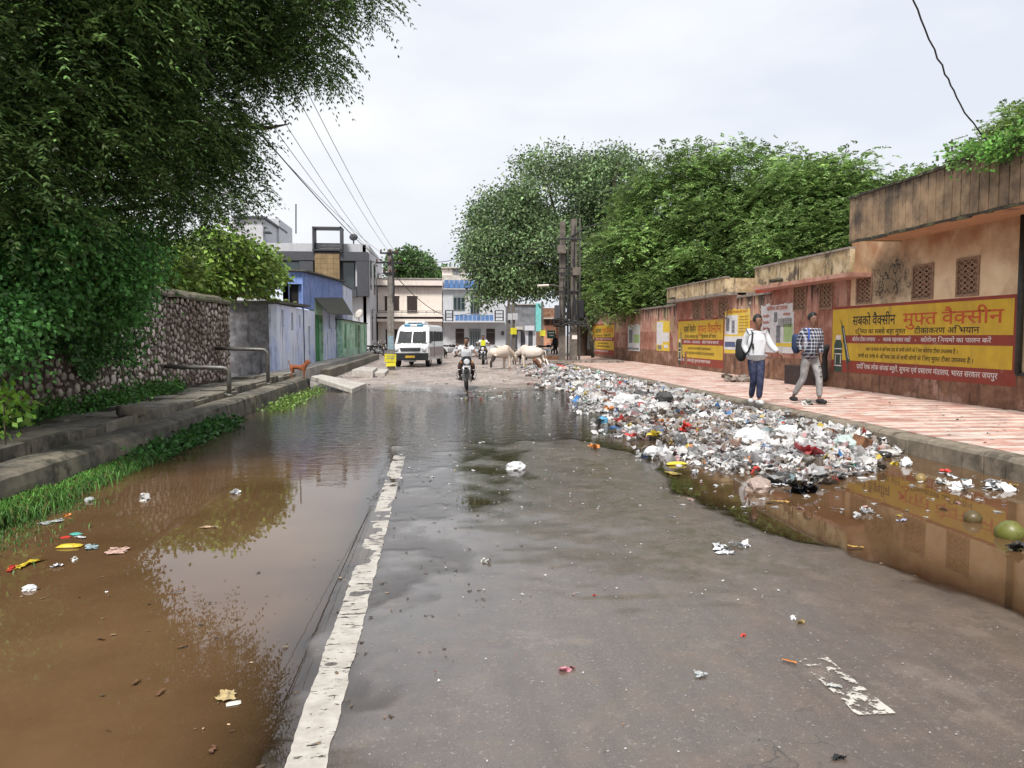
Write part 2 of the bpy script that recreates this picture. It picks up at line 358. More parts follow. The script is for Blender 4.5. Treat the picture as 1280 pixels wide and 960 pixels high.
# ------------------------------------------------------------------ worn edge line painted on the asphalt
def paint(name, x0, x1, y0, y1, n, m, wear):
    Y = np.linspace(y0, y1, n); Xr = np.linspace(x0, x1, 9); V = []; F = []
    X2, Y2 = np.meshgrid(Xr, Y); X2 = X2 + nse(X2, Y2, 6, 8) * .012 + nse(X2, Y2, 25, 9) * .008; H = road_h(X2, Y2) + .0045
    V = np.stack([X2.ravel(), Y2.ravel(), H.ravel()], 1); a = np.array([j * 9 + i for j in range(n - 1) for i in range(8)]); F = np.stack([a, a + 1, a + 10, a + 9], 1)
    o = link_mesh(name, fast_mesh(name, V, F, m, smooth=True)); o['kind'] = 'structure'; return o
t = NT('worn_white_paint'); v = t.coords(); p = t.p
c = t.mix(t.ramp(t.noise(v, 9, 6, .7), .4, .7), (.46, .43, .385), (.30, .27, .23)); t.link(c, p.inputs['Base Color']); p.inputs['Roughness'].default_value = .45
def wearmask(t, lo, hi, sc=(6, 22, 1)):
    vv = t.coords(False, sc); f = t.math('ADD', t.math('MULTIPLY', t.noise(vv, 1.0, 6, .75), .75), t.math('MULTIPLY', t.noise(t.coords(), 2.3, 5, .7), .35))
    al = t.ramp(f, lo, hi); tr = t.new('ShaderNodeBsdfTransparent'); mx = t.new('ShaderNodeMixShader')
    t.link(al, mx.inputs[0]); t.link(t.p.outputs[0], mx.inputs[1]); t.link(tr.outputs[0], mx.inputs[2]); t.link(mx.outputs[0], t.out.inputs[0])
wearmask(t, .60, .63); PAINT = t.m
t = NT('faded_white_paint'); t.p.inputs['Base Color'].default_value = (.5, .47, .42, 1); t.p.inputs['Roughness'].default_value = .5; wearmask(t, .50, .54, (14, 14, 1)); PAINT2 = t.m
paint('edge_line_marking', -.553, -.403, 1.6, 10.0, 700, PAINT, .3)
q0, q1 = G(1096, 897), G(1040, 855)
paint('lane_dash_marking', q0.x - .1, q0.x + .06, q0.y - .03, q1.y + .2, 80, PAINT2, .6)
# ================================================================== RIGHT SIDE: FOOTPATH
m_curb = M('old_concrete_kerb', (.22, .185, .14), .8, var=.2, scale=9, bump=.4, obj=False, rnd=.1, col2=(.10, .085, .065), amount=.3)
m_bed = M('footpath_mortar', (.30, .24, .19), .9, var=.2, scale=7, bump=.3)
m_pink = M('red_paver', (.47, .275, .225), .75, var=.16, scale=6, bump=.3, rnd=.16, col2=(.56, .42, .36), amount=.35)
m_pale = M('pale_paver', (.62, .51, .45), .75, var=.12, scale=6, bump=.3, rnd=.12, col2=(.46, .27, .22), amount=.2)
XI = XC + .26
fp = thing('footpath', 'footpath', 'x', (0, 0, 0)); del fp['label']; del fp['category']; fp['kind'] = 'structure'
MB().b(XI, XW - .01, 6, 58, -.3, ZS - .028).build('mortar_bed', m_bed, fp)
kp = [(0, -.3), (.25, -.3), (.25, .245), (.235, .252), (.07, .252), (.025, .235), (0, .20)]
kme = MB().prism(kp, 'Y', .006, .344).mesh('kerb_stone', m_curb)
kmes = [kme, MB().prism([(a + .004 * (k > 2), z - .006 * (k > 1)) for k, (a, z) in enumerate(kp)], 'Y', .008, .34).mesh('kerb_stone', m_curb)]
y = 5.6; k = 0
while y < 46:
    o = link_mesh('kerb_stone', kmes[k % 2], fp, (XC + random.uniform(-.008, .01), y, random.uniform(-.012, .008)), (random.uniform(-.012, .012), random.uniform(-.015, .015), random.uniform(-.02, .02)))
    y += .35; k += 1
MB().b(XC + .02, XI, 46, 58, -.3, .245).build('far_kerb', m_curb, fp)
# pavers: rows across the path, red and pale rows in turn
pmes = {}
for nm, mt in (('r', m_pink), ('p', m_pale)):
    for sgn in (-1, 1):
        L, Wd, zz = .40, .21, .027; n = 4
        out = [(L * i / n, (.016 * sgn if i % 2 else 0)) for i in range(n + 1)]
        poly = [(a + .004, b_ + .004) for a, b_ in out] + [(a + .004 - .008, b_ + Wd - .009) for a, b_ in out[::-1]]
        pmes[nm + str(sgn)] = MB().prism(poly, 'Z', -.03, 0).mesh('paver', mt)
stuff = MB(); cnt = 0; y = 6.4; row = 0
cand = []
while y < 57:
    x = XI - (.2 if row % 2 else 0)
    while x < XW - .05:
        red = random.random() < (.93 if row % 2 == 0 else .16)
        cand.append((x, y, red, row)); x += .40
    y += .205; row += 1
cand2 = []
for c_ in cand:
    x, y, red, row = c_
    x0, x1 = max(x, XI + .004), min(x + .40, XW - .02)
    if x1 - x0 < .1: continue
    full = (x1 - x0) > .395
    vis = (x + .2) / (y + .1) < .84
    if full and vis and cnt < 300:
        link_mesh('paver', pmes[('r' if red else 'p') + '1'], fp, (x, y, ZS + random.uniform(-.004, .003)), (random.uniform(-.012, .012), random.uniform(-.01, .01), 0)); cnt += 1
    elif vis:
        z = ZS + random.uniform(-.004, .003); mi = 0 if red else 1
        if y < 22:
            n = max(2, round((x1 - x0) / .1)); out = [(x0 + (x1 - x0) * i / n, y + (.016 if i % 2 else 0)) for i in range(n + 1)]
            poly = [(a + .002, b_ + .002) for a, b_ in out] + [(a - .004, b_ + .2) for a, b_ in out[::-1]]
            stuff.prism(poly, 'Z', ZS - .03, z, mi)
        else: stuff.b(x0 + .002, x1 - .002, y + .002, y + .2, ZS - .03, z, mi)
tag(stuff.build('paver_field', [m_pink, m_pale], fp), kind='stuff')

# ================================================================== THE PAINTED WALL
m_salmon = M('salmon_limewash', (.30, .115, .075), .9, var=.2, scale=5, bump=.5, col2=(.40, .20, .145), amount=.6, streak=(.045, .032, .024), streak_amt=.6, big=(.46, .27, .20), big_scale=.75, big_at=.52, detail=7)
def weath():
    t = NT('weathered_wall_top'); v = t.coords(); sp = t.new('ShaderNodeSeparateXYZ'); t.link(t.new('ShaderNodeNewGeometry').outputs['Position'], sp.inputs[0])
    c = t.mix(t.ramp(t.noise(v, 4, 7, .68), .38, .62), (.36, .15, .11), (.50, .30, .23))
    c = t.mix(t.ramp(t.noise(v, .55, 5, .6), .5, .6), c, (.44, .33, .17))
    d = t.noise(t.coords(False, (4.5, 4.5, .35)), 1.0, 7, .7); dz = t.ramp(sp.outputs[2], 1.7, 2.85)
    c = t.mix(t.math('MULTIPLY', t.ramp(t.math('ADD', d, t.math('MULTIPLY', dz, .22)), .62, .72), .92), c, (.028, .022, .018))
    pz = t.noise(v, 2.6, 8, .75); c = t.mix(t.math('MULTIPLY', t.ramp(pz, .6, .64), .8), c, (.58, .50, .42))
    t.link(c, t.p.inputs['Base Color']); t.p.inputs['Roughness'].default_value = .93; t.bump(pz, .5, .012); return t.m
m_weath = weath()
m_plinth = M('brown_wall_base', (.20, .10, .062), .92, var=.25, scale=6, bump=.6, col2=(.27, .15, .09), amount=.5, streak=(.05, .035, .025), streak_amt=.7, big=(.37, .22, .165), big_scale=1.15, big_at=.56, detail=7)
def peach():
    t = NT('peach_plaster'); v = t.coords()
    c = t.mix(t.ramp(t.noise(v, 2.2, 6, .6), .35, .7), (.68, .51, .31), (.80, .65, .44))
    c = t.mix(t.math('MULTIPLY', t.ramp(t.noise(v, .9, 8, .72), .5, .72), .65), c, (.26, .12, .065))
    sp = t.new('ShaderNodeSeparateXYZ'); t.link(t.new('ShaderNodeNewGeometry').outputs['Position'], sp.inputs[0])
    up = t.ramp(sp.outputs[2], 2.7, 3.5)
    c = t.mix(t.math('MULTIPLY', up, t.ramp(t.noise(v, 1.6, 7, .65), .2, .6)), c, (.40, .20, .10))
    # one burst, blackened patch of cracked plaster beside the roof corner
    yc, zc_ = YX(1112, XW), 2.82
    d = t.math('SQRT', t.math('ADD', t.math('POWER', t.math('DIVIDE', t.math('SUBTRACT', sp.outputs[1], yc), 1.15), 2.0), t.math('POWER', t.math('DIVIDE', t.math('SUBTRACT', sp.outputs[2], zc_), .62), 2.0)))
    d = t.math('ADD', d, t.math('MULTIPLY', t.math('SUBTRACT', t.noise(v, 3.0, 7, .7), .5), 1.8))
    c = t.mix(t.math('MULTIPLY', t.math('SUBTRACT', 1.0, t.ramp(d, .45, 1.25)), .85), c, (.13, .09, .05))
    vo = t.new('ShaderNodeTexVoronoi'); vo.feature = 'DISTANCE_TO_EDGE'; vo.inputs['Scale'].default_value = 3.0
    ma = t.new('ShaderNodeVectorMath', operation='MULTIPLY_ADD'); nn = t.new('ShaderNodeTexNoise'); nn.inputs['Scale'].default_value = 5; t.link(v, nn.inputs['Vector'])
    t.link(nn.outputs['Color'], ma.inputs[0]); ma.inputs[1].default_value = (.5, .5, .5); t.link(v, ma.inputs[2]); t.link(ma.outputs[0], vo.inputs['Vector'])
    k = t.math('MULTIPLY', t.math('SUBTRACT', 1.0, t.ramp(vo.outputs['Distance'], .02, .07)), t.math('SUBTRACT', 1.0, t.ramp(d, .5, .75)))
    c = t.mix(k, c, (.012, .01, .008))
    t.link(c, t.p.inputs['Base Color']); t.p.inputs['Roughness'].default_value = .92; t.bump(t.noise(v, 9, 7, .65), .4, .012); return t.m
m_peach = peach()
m_pinks = M('pinkish_slab', (.48, .26, .20), .9, var=.15, scale=5, bump=.4, col2=(.40, .16, .11), amount=.4, streak=(.08, .05, .04), streak_amt=.5)
m_ochre = M('weathered_ochre_concrete', (.42, .31, .17), .92, var=.3, scale=6, bump=.5, col2=(.52, .42, .27), amount=.5, streak=(.03, .022, .016), streak_amt=1.25, big=(.13, .10, .07), big_scale=1.8, big_at=.55, detail=8)
def panelmat():
    t = NT('stained_facia_panel'); v = t.coords(); sp = t.new('ShaderNodeSeparateXYZ'); t.link(t.new('ShaderNodeNewGeometry').outputs['Position'], sp.inputs[0])
    c = t.mix(t.ramp(t.noise(v, 3.5, 7, .65), .3, .7), (.20, .13, .08), (.40, .275, .16))
    top = t.ramp(sp.outputs[2], 3.75, 4.75); n1 = t.noise(v, 2.1, 8, .66); n2 = t.noise(t.coords(False, (9, 9, .8)), 1, 5, .6)
    oi = t.new('ShaderNodeObjectInfo')
    k = t.math('ADD', t.math('MULTIPLY', t.ramp(n1, .36, .7), .75), t.math('ADD', t.math('MULTIPLY', top, .35), t.math('ADD', t.math('MULTIPLY', oi.outputs['Random'], .3), t.math('MULTIPLY', n2, .4))))
    c = t.mix(t.math('MULTIPLY', t.ramp(k, .5, 1.15), .93), c, (.045, .036, .03))
    t.link(c, t.p.inputs['Base Color']); t.p.inputs['Roughness'].default_value = .93; t.bump(n1, .4, .01); return t.m
m_panel = panelmat()
m_soot = M('black_mossy_edge', (.045, .038, .03), .95, var=.3, scale=12, bump=.6, col2=(.10, .10, .05), amount=.4)
m_cope = M('wall_coping_stone', (.28, .235, .20), .9, var=.25, scale=7, bump=.5, streak=(.05, .04, .03), streak_amt=1.0)
m_redp = M('red_parapet_paint', (.40, .055, .035), .8, var=.1, scale=4, bump=.2, streak=(.1, .03, .02), streak_amt=.3)
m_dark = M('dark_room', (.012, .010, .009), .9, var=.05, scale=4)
m_jali = M('brown_jali_block', (.30, .19, .125), .9, var=.2, scale=12, bump=.4)
m_yel = M('mural_yellow', (.60, .40, .035), .75, var=.08, scale=4, bump=.15, col2=(.52, .34, .04), amount=.4, streak=(.28, .19, .05), streak_amt=.55, big=(.40, .24, .09), big_scale=1.7, big_at=.66, detail=8)
m_mred = M('mural_red', (.27, .05, .032), .78, var=.1, scale=5, bump=.15, col2=(.22, .045, .03), amount=.4, big=(.30, .15, .10), big_scale=1.9, big_at=.64, detail=8)
m_blk = M('lettering_black', (.02, .022, .018), .8, var=.1)
m_lred = M('lettering_red', (.50, .095, .025), .75, var=.1)
m_lwh = M('lettering_white', (.74, .66, .62), .75, var=.1)
m_grey = M('mural_bottle_green', (.045, .075, .06), .75, var=.2, scale=9)
m_patch = M('cream_plaster_patch', (.52, .38, .20), .9, var=.15, scale=8, bump=.4)
m_steel = M('dull_dark_pipe', (.05, .055, .052), .5, var=.2, scale=9, metal=.4)

def wall_slab(name, mt, parent, y0, y1, z0, z1, x0=XW, x1=XW + .3, holes=()):
    """a wall on the plane X = x0 with rectangular openings (y0, y1, z0, z1)"""
    mb = MB(); ys_ = sorted({y0, y1, *[h[0] for h in holes], *[h[1] for h in holes]}); zs_ = sorted({z0, z1, *[h[2] for h in holes], *[h[3] for h in holes]})
    for a, b_ in zip(ys_, ys_[1:]):
        run = None
        for c_, d_ in zip(zs_, zs_[1:]):
            my, mz = (a + b_) / 2, (c_ + d_) / 2
            solid = not any(h[0] < my < h[1] and h[2] < mz < h[3] for h in holes)
            if solid: run = (run[0], d_) if run else (c_, d_)
            if (not solid or d_ == zs_[-1]) and run: mb.b(x0, x1, a, b_, *run); run = None
    return mb.build(name, mt, parent)
# ================================================================== LETTERING (Devanagari laid out cluster by cluster)
_gc = {}
def _raw(txt, bold=0.0):
    cu = bpy.data.curves.new('t', 'FONT'); cu.body = txt; cu.size = 1; cu.resolution_u = 2; cu.offset = bold
    o = bpy.data.objects.new('t', cu); COL.objects.link(o); bpy.context.view_layer.update()
    dg = bpy.context.evaluated_depsgraph_get(); me = bpy.data.meshes.new_from_object(o.evaluated_get(dg))
    V = np.array([tuple(v.co)[:2] for v in me.vertices]) if len(me.vertices) else np.zeros((0, 2)); F = [tuple(p.vertices) for p in me.polygons]
    bpy.data.objects.remove(o); bpy.data.curves.remove(cu); bpy.data.meshes.remove(me); return V, F
def glyph(ch):
    if ch not in _gc:
        V, F = _raw(ch, .012); W_, _ = _raw(ch + 'I'); I_, _ = _raw('I')
        _gc[ch] = (V, F, float(W_[:, 0].max() - I_[:, 0].max()) if len(W_) else .3)
    return _gc[ch]
def clip_x(V, F, x):
    """keep what lies left of x"""
    bm = bmesh.new(); vs = [bm.verts.new((a, b_, 0)) for a, b_ in V]
    for f in F:
        try: bm.faces.new([vs[i] for i in f])
        except ValueError: pass
    bmesh.ops.bisect_plane(bm, geom=bm.verts[:] + bm.edges[:] + bm.faces[:], plane_co=(x, 0, 0), plane_no=(1, 0, 0), clear_outer=True)
    bm.verts.index_update(); V2 = np.array([tuple(v.co)[:2] for v in bm.verts]) if bm.verts else np.zeros((0, 2)); F2 = [tuple(v.index for v in f.verts) for f in bm.faces]; bm.free()
    return V2, F2
BARS = 'खगघचजझञणतथधनपबभमयलवशषस'
def typeset(s):
    """s uses: + after a consonant = half form, ^ before a consonant = reph, * after = rakar, i-matra typed before its letter"""
    V = []; F = []; x = 0; i = 0; nb = 0
    def put(v, f, dx):
        nonlocal nb
        if len(v) == 0: return
        v = v.copy(); v[:, 0] += dx; V.append(v); F.extend([tuple(nb + k for k in q) for q in f]); nb += len(v)
    while i < len(s):
        c = s[i]
        if c == ' ': x += .26; i += 1; continue
        if c in '+*^': i += 1; continue
        v, f, w = glyph(c); nxt = s[i + 1] if i + 1 < len(s) else ''
        if nxt == '+':
            cut = w - .19 if c in BARS else w - .17
            v2, f2 = clip_x(v, f, cut); put(v2, f2, x); x += cut - .005
        else:
            put(v, f, x)
            if nxt == '*':
                q = x + w - .13; put(np.array([[q - .24, .02], [q - .2, -.03], [q, .17], [q, .24]]), [(0, 1, 2, 3)], 0)
            if nxt == '^':
                q = x + w; put(np.array([[q - .12, .62], [q - .06, .62], [q - .05, .74], [q - .12, .82], [q - .2, .8], [q - .19, .75], [q - .12, .76], [q - .1, .72]]), [(0, 1, 2, 3, 6, 7), (3, 4, 5, 6)], 0)
            x += w
        i += 1
    return (np.concatenate(V) if V else np.zeros((0, 2))), F, x
def letter_on(name, text, mt, parent, place, w, h, x0=0.0, y0=0.0, slant=0.0, jit=0.0):
    """text set into a box w wide whose body height (baseline to headline) is h; place(u, v) gives the 3-D point"""
    V, F, adv = typeset(text); k = w / max(adv, .01); ky = h / .62; mb = MB()
    P = [place(x0 + a * k + slant * b_ * ky, y0 + b_ * ky + jit * math.sin(a * 2.1)) for a, b_ in V]
    mb.add(P, F); return mb.build(name, mt, parent)
pw = lambda px, py: AX(px, py, XW)
def wy(px): return YX(px, XW)
def wz(px, py): return AX(px, py, XW).z
def mural(parent, yL, yR, z_top, z_bot, main=True):
    """hand-painted notice: yellow and red bands with a bottle and a syringe; yL is the far (left) end"""
    root = MB(); e = .004; xw = XW
    H_ = z_top - z_bot; W_ = yL - yR
    def zz(f): return z_top - H_ * f
    def rect(mb, u0, u1, f0, f1, lift, mi=0):
        mb.b(xw - lift, xw - .001, yL - W_ * u1, yL - W_ * u0, zz(f1), zz(f0), mi)
    rect(root, 0, 1, 0, 1, .003)
    o = root.build('mural', m_mred, parent)
    y1 = MB(); rect(y1, .004, .985, .04, .44, .005); y1.build('yellow_band', m_yel, o)
    y2 = MB(); rect(y2, .004, .985, .56, .82 if main else .84, .005); rect(y2, .0045, .085, .43, .57, .0055); y2.build('yellow_band', m_yel, o)
    P = lambda u, v: (xw - .0075, yL - u, v)
    kh = H_ / 1.72
    def ln(txt, mt, u0, u1, zc, h, sl=0.0, j=0.0): letter_on('lettering', txt, mt, o, P, (u1 - u0) * W_, h * kh, u0 * W_, zc, sl, j)
    ln('सबको वैक+सीन', m_blk, .155, .43, z_top - .50 * kh, .215)
    ln('मुफ+त वैक+सीन', m_lred, .475, .945, z_top - .52 * kh, .25)
    ln('दिुनया का सबसे बड़ा मुफ+त', m_blk, .175, .49, z_top - .715 * kh, .10)
    ln('टीकाकरण अभियान'.replace('भि', 'िभ'), m_blk, .54, .85, z_top - .715 * kh, .115)
    for tx_, a_, b_ in (('कोरोना टीका लगवाना', .155, .31), ('मास+क पहनकर रखो', .36, .52), ('कोरोना िनयमों का पालन करें', .575, .9)): ln(tx_, m_lwh, a_, b_, z_top - .905 * kh, .085, .1)
    for a_ in (.335, .547): MB().b(xw - .0085, xw - .006, yL - W_ * a_ - .012, yL - W_ * a_ + .012, z_top - .885 * kh, z_top - .86 * kh).build('painted_dot', m_lwh, o)
    ln('अब 18 साल से अिधक उम* के सभी लोगों के िलए कोरोना टीका उपलब+ध है ।', m_blk, .25, .76, z_top - 1.14 * kh, .075)
    ln('सभी 45 वर^ष से अिधक उम* के सभी लोगों के िलए मुफ+त टीका उपलब+ध है ।', m_blk, .2, .83, z_top - 1.32 * kh, .085, .05)
    if main: ln('प*ादेिशक लोक संपक^ ब+यूरो, सूचना एवं प*सारण मंत*ालय, भारत सरकार जयपुर', m_lwh, .19, .93, z_top - 1.60 * kh, .105, .1)
    else: ln('प*ादेिशक लोक संपक^ ब+यूरो, सूचना एवं प*सारण मंत*ालय', m_lwh, .05, .75, z_top - 1.60 * kh, .095)
    # bottle and syringe, painted
    bt = MB(); u0, u1 = .022, .083
    def pg(mb, pts, lift, mi=0):
        n = len(pts); mb.add([(xw - lift, yL - W_ * u, zz(f)) for u, f in pts], [tuple(range(n))], mi)
    pg(bt, [(u0, .58), (u0, 1.0), (u1, 1.0), (u1, .58), (u1 - .012, .51), (u0 + .012, .51)], .0085, 0)
    pg(bt, [(u0 + .012, .44), (u0 + .012, .51), (u1 - .012, .51), (u1 - .012, .44)], .0085, 1)
    for f0, f1 in ((.64, .655), (.72, .735), (.9, .915)): pg(bt, [(u0 + .002, f0), (u0 + .002, f1), (u1 - .002, f1), (u1 - .002, f0)], .009, 1)
    pg(bt, [(u0 + .008, .75), (u0 + .008, .88), (u0 + .013, .88), (u0 + .013, .75)], .009, 1); pg(bt, [(u1 - .013, .75), (u1 - .013, .88), (u1 - .008, .88), (u1 - .008, .75)], .009, 1)
    bt.build('painted_bottle', [m_grey, m_lwh], o)
    sy = MB(); pg(sy, [(.072, .30), (.090, .29), (.143, .84), (.118, .86)], .010, 0); pg(sy, [(.064, .2), (.067, .2), (.083, .30), (.077, .30)], .010, 0); pg(sy, [(.120, .86), (.128, .86), (.136, .97), (.128, .97)], .010, 0)
    pg(sy, [(.086, .33), (.089, .33), (.135, .8), (.131, .8)], .0115, 1)
    sy.build('painted_syringe', [m_grey, m_lwh], o)
    return o

# ---- boundary wall, far stretch
W1 = thing('boundary_wall', 'long salmon and brown boundary wall with black rain streaks along the footpath', 'wall', (XW, 30, 0))
yA, yB, yC = wy(733), wy(846), wy(921)          # far end, far hut start, far hut end
yD, yE = wy(964), wy(1062)                      # low hut start / main building corner
zt = 2.82
wall_slab('upper_wall', m_weath, W1, yB, yA, 1.75, zt); wall_slab('middle_wall', m_salmon, W1, yB, yA, .92, 1.75)
wall_slab('lower_wall', m_plinth, W1, yB, yA, .0, .92, XW, XW + .3)
wall_slab('upper_wall', m_weath, W1, yD, yC, 2.05, zt); wall_slab('middle_wall', m_salmon, W1, yD, yC, .92, 2.05)
wall_slab('lower_wall', m_plinth, W1, yD, yC, .0, .92, XW, XW + .3)
for a, b_ in ((yB, yA), (yD, yC)):
    y = a
    while y < b_ - .2:
        e = min(y + 1.15, b_); link_mesh('coping_stone', MB().b(XW - .05, XW + .34, y + .006, e - .006, zt, zt + .07 + random.uniform(-.01, .01)).mesh('coping_stone', m_cope, off=(XW, 30, 0)), W1); y = e
for px in (770, 785, 858, 918, 966):
    y = wy(px); MB().b(XW - .03, XW - .001, y - .1, y + .1, .1, .9).build('pilaster', m_plinth, W1)
M3 = mural(W1, wy(741), wy(768), wz(741, 406), .45, False); M3['label'] = 'far small yellow painted notice'
M2 = mural(W1, wy(841), yB + .01, 2.24, .45, False) if False else None

# ---- far hut: weathered parapet over barred windows
H1 = thing('far_wall_hut', 'low flat roofed hut with ochre parapet and three windows, farther along the wall', 'building', (XW, (yB + yC) / 2, 0))
wins = [(wy(876), wy(866), wz(870, 401), wz(870, 377)), (wy(891), wy(881), wz(886, 400), wz(886, 376)), (wy(909), wy(898), wz(903, 399), wz(903, 374))]
wall_slab('wall', m_salmon, H1, yC, yB, .92, 3.0, holes=wins); wall_slab('wall_base', m_plinth, H1, yC, yB, 0, .92, XW, XW + .3)
def jali(parent, y0, y1, z0, z1, ncol, nrow, mt=m_jali):
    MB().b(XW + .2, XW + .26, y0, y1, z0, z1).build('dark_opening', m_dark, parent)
    f = MB(); f.b(XW - .02, XW + .08, y0, y0 + .05, z0, z1).b(XW - .02, XW + .08, y1 - .05, y1, z0, z1).b(XW - .02, XW + .08, y0 + .05, y1 - .05, z1 - .05, z1).b(XW - .02, XW + .08, y0 + .05, y1 - .05, z0, z0 + .05)
    fr = f.build('window_frame', mt, parent)
    g_ = MB(); a, b_, c_, d_ = y0 + .05, y1 - .05, z0 + .05, z1 - .05; dy = (b_ - a) / ncol; dz = (d_ - c_) / nrow
    for i in range(ncol):
        for j in range(nrow):
            cy, cz = a + dy * (i + .5), c_ + dz * (j + .5); ry, rz = dy * .5, dz * .5; n = 8
            vs = []; fs = []
            for k in range(n):
                q = 2 * math.pi * (k + .5) / n; sq = max(abs(math.cos(q)), abs(math.sin(q)))
                oy, oz = math.cos(q) / sq * ry, math.sin(q) / sq * rz; iy, iz = math.cos(q) * ry * .66, math.sin(q) * rz * .66
                for X_ in (XW + .01, XW + .07): vs += [(X_, cy + oy, cz + oz), (X_, cy + iy, cz + iz)]
            for k in range(n):
                p_, q_ = 4 * k, 4 * ((k + 1) % n); fs += [(p_, q_, q_ + 1, p_ + 1), (p_ + 2, p_ + 3, q_ + 3, q_ + 2), (p_ + 1, q_ + 1, q_ + 3, p_ + 3)]
            g_.add(vs, fs); g_.rb((XW + .04, cy, cz), (.04, dy * .16, dz * .95), (.7 if (i + j) % 2 else -.7, 0, 0)); 
    g_.build('jali_lattice', mt, parent)
for w_ in wins: jali(H1, *w_, 2, 4)
zc, zp = 3.0, wz(847, 359) + .0
zc, zp = 3.02, 3.5
hb = MB().b(XW - .45, XW - .33, yC + .0, yB, zc, zp); hb.build('parapet', m_ochre, H1)
MB().b(XW - .45, XW + 2.5, yC, yB, zc - .1, zc - .003).build('roof_slab', m_cope, H1)
MB().b(XW - .33, XW + 2.5, yB - .12, yB - .003, zc, zp - .01).build('side_parapet', m_ochre, H1)
MB().b(XW - .33, XW + 2.5, yC + .003, yC + .12, zc, zp - .01).build('side_parapet', m_ochre, H1)
MB().b(XW - .48, XW - .3, yC - .03, yB + .03, zp, zp + .04).build('parapet_capping', m_cope, H1)
MB().tube([(XW - .45, wy(858) + .1, 3.08), (XW - .75, wy(858) + .1, 3.05)], .045, 8).build('rain_spout', m_soot, H1)
mu2 = mural(H1, yB - .15, wy(905), 2.22, .40, False)

# red painted block showing over the wall
RB = thing('red_parapet_block', 'plain red painted parapet rising behind the wall coping', 'building', (XW + 1.2, (yC + yD) / 2, 0))
MB().b(XW + .6, XW + .75, yD - 1.2, yC - .05, .2, 3.62).b(XW + .75, XW + 3.6, yC - .2, yC - .05, .2, 3.62).build('red_wall', m_redp, RB)
MB().b(XW + .57, XW + .8, yD - 1.2, yC - .02, 3.62, 3.67).build('capping', m_cope, RB)

# ---- middle hut with ochre parapet
H2 = thing('middle_wall_hut', 'low hut between the posters and the long peach building, with peeling ochre parapet', 'building', (XW, (yD + yE) / 2, 0))
zm, zmt = 3.02, 3.56
yM = wy(1040)
wins2 = [(wy(1007), wy(991), 2.24, 2.98), (wy(1040), wy(1023), 2.24, 2.98)]
wall_slab('wall', m_salmon, H2, yE, yD, .92, zm, holes=wins2 + [(wy(1092), wy(1072), 2.36, 2.98)] if False else wins2); wall_slab('wall_base', m_plinth, H2, yE, yD, 0, .92, XW, XW + .3)
for w_ in wins2: jali(H2, *w_, 3, 5)
MB().b(XW - .006, XW, wy(1022.5), wy(1007.5), 2.1, 2.98).build('pale_patch', m_weath, H2)
yP = yE - .9
MB().b(XW - .55, XW - .43, yP, yD, zm, zmt).build('parapet', m_ochre, H2)
MB().b(XW - .43, XW + 3, yD - .12, yD - .003, zm, zmt - .01).build('side_parapet', m_ochre, H2)
MB().b(XW - .6, XW + 3, yP, yD + .02, zm - .1, zm - .003).build('roof_slab', m_pinks, H2)
MB().b(XW - .58, XW - .4, yP, yD + .03, zmt, zmt + .05).build('parapet_capping', m_cope, H2)
MB().tube([(XW - .55, wy(1000), 3.1), (XW - .9, wy(1000), 3.06)], .05, 8).build('rain_spout', m_soot, H2)

# ---- long peach building with panelled roof edge
B1 = thing('peach_building', 'long peach plastered building with stained panel roof edge above the large mural', 'building', (XW, 14, 0))
yR = 3.0
bw = [(wy(1222), wy(1193), 2.3, wz(1207, 322)), (wy(1165), wy(1138), 2.3, wz(1150, 331)), (wy(1089), wy(1069), 2.3, wz(1080, 343))]
zs = 3.62
wall_slab('wall', m_peach, B1, yR, yE, .92, zs, holes=bw); wall_slab('wall_base', m_plinth, B1, yR, yE, 0, .92, XW, XW + .3)
for n_, w_ in enumerate(bw): jali(B1, *w_, 3, 6)
# roof slab, overhanging, and the panels
xf = AX(1057, 303, XW - 1.15).x; yF = YX(1058, xf)
MB().b(xf + .02, XW + 6, yR, yF - .01, zs, zs + .12).build('roof_slab', M('soffit_peach', (.50, .28, .16), .9, var=.1, scale=3, bump=.3, big=(.18, .11, .08), big_scale=1.3, big_at=.6), B1)
y = yF; k = 0
zb, ztp = AX(1057, 303, xf).z, AX(1057, 251, xf).z
while y > 7.6:
    w = .222 + random.uniform(-.004, .004)
    link_mesh('facia_panel', MB().b(xf + random.uniform(0, .006), xf + .06, y - w + .026, y, zb + random.uniform(0, .012), ztp).mesh('facia_panel', m_panel, off=tuple(B1.location)), B1); y -= w
MB().b(xf + .03, xf + .12, yR, yF - .005, zb + .01, ztp - .02).build('facia_backing', m_soot, B1)
MB().b(xf + .06, XW + 5, yF - .1, yF + .002, zb + .01, ztp - .01).build('end_facia', m_ochre, B1)
MB().b(XW, XW + 5, yF + .003, yE, zs, ztp - .05).build('end_wall', m_peach, B1)
e = MB()
yy = yF + .03
while yy > yR:
    e.b(xf - .03 + random.uniform(-.012, .012), xf + .2, max(yy - .6, yR), yy - .001, ztp, ztp + .05 + random.uniform(-.01, .015)); yy -= .6
e.build('roof_edge_capping', m_soot, B1)
e = MB(); yy = yF
while yy > yR:
    L_ = random.uniform(.15, .5); e.b(xf - .012 + random.uniform(-.01, .008), xf + .03, yy - L_, yy - .001, zb - .045 + random.uniform(-.02, .01), zb - .002); yy -= L_
e.build('drip_edge', m_soot, B1)
mural(B1, wy(1040), wy(1272), 2.28, .66)
DP = thing('drain_pipe', 'dark vertical pipe on the peach wall just right of the large mural', 'pipe', (XW - .05, wy(1277), .9))
MB().tube([(XW - .06, wy(1278), .9), (XW - .06, wy(1278), zs)], .055, 10).build('pipe', m_steel, DP, smooth=True)
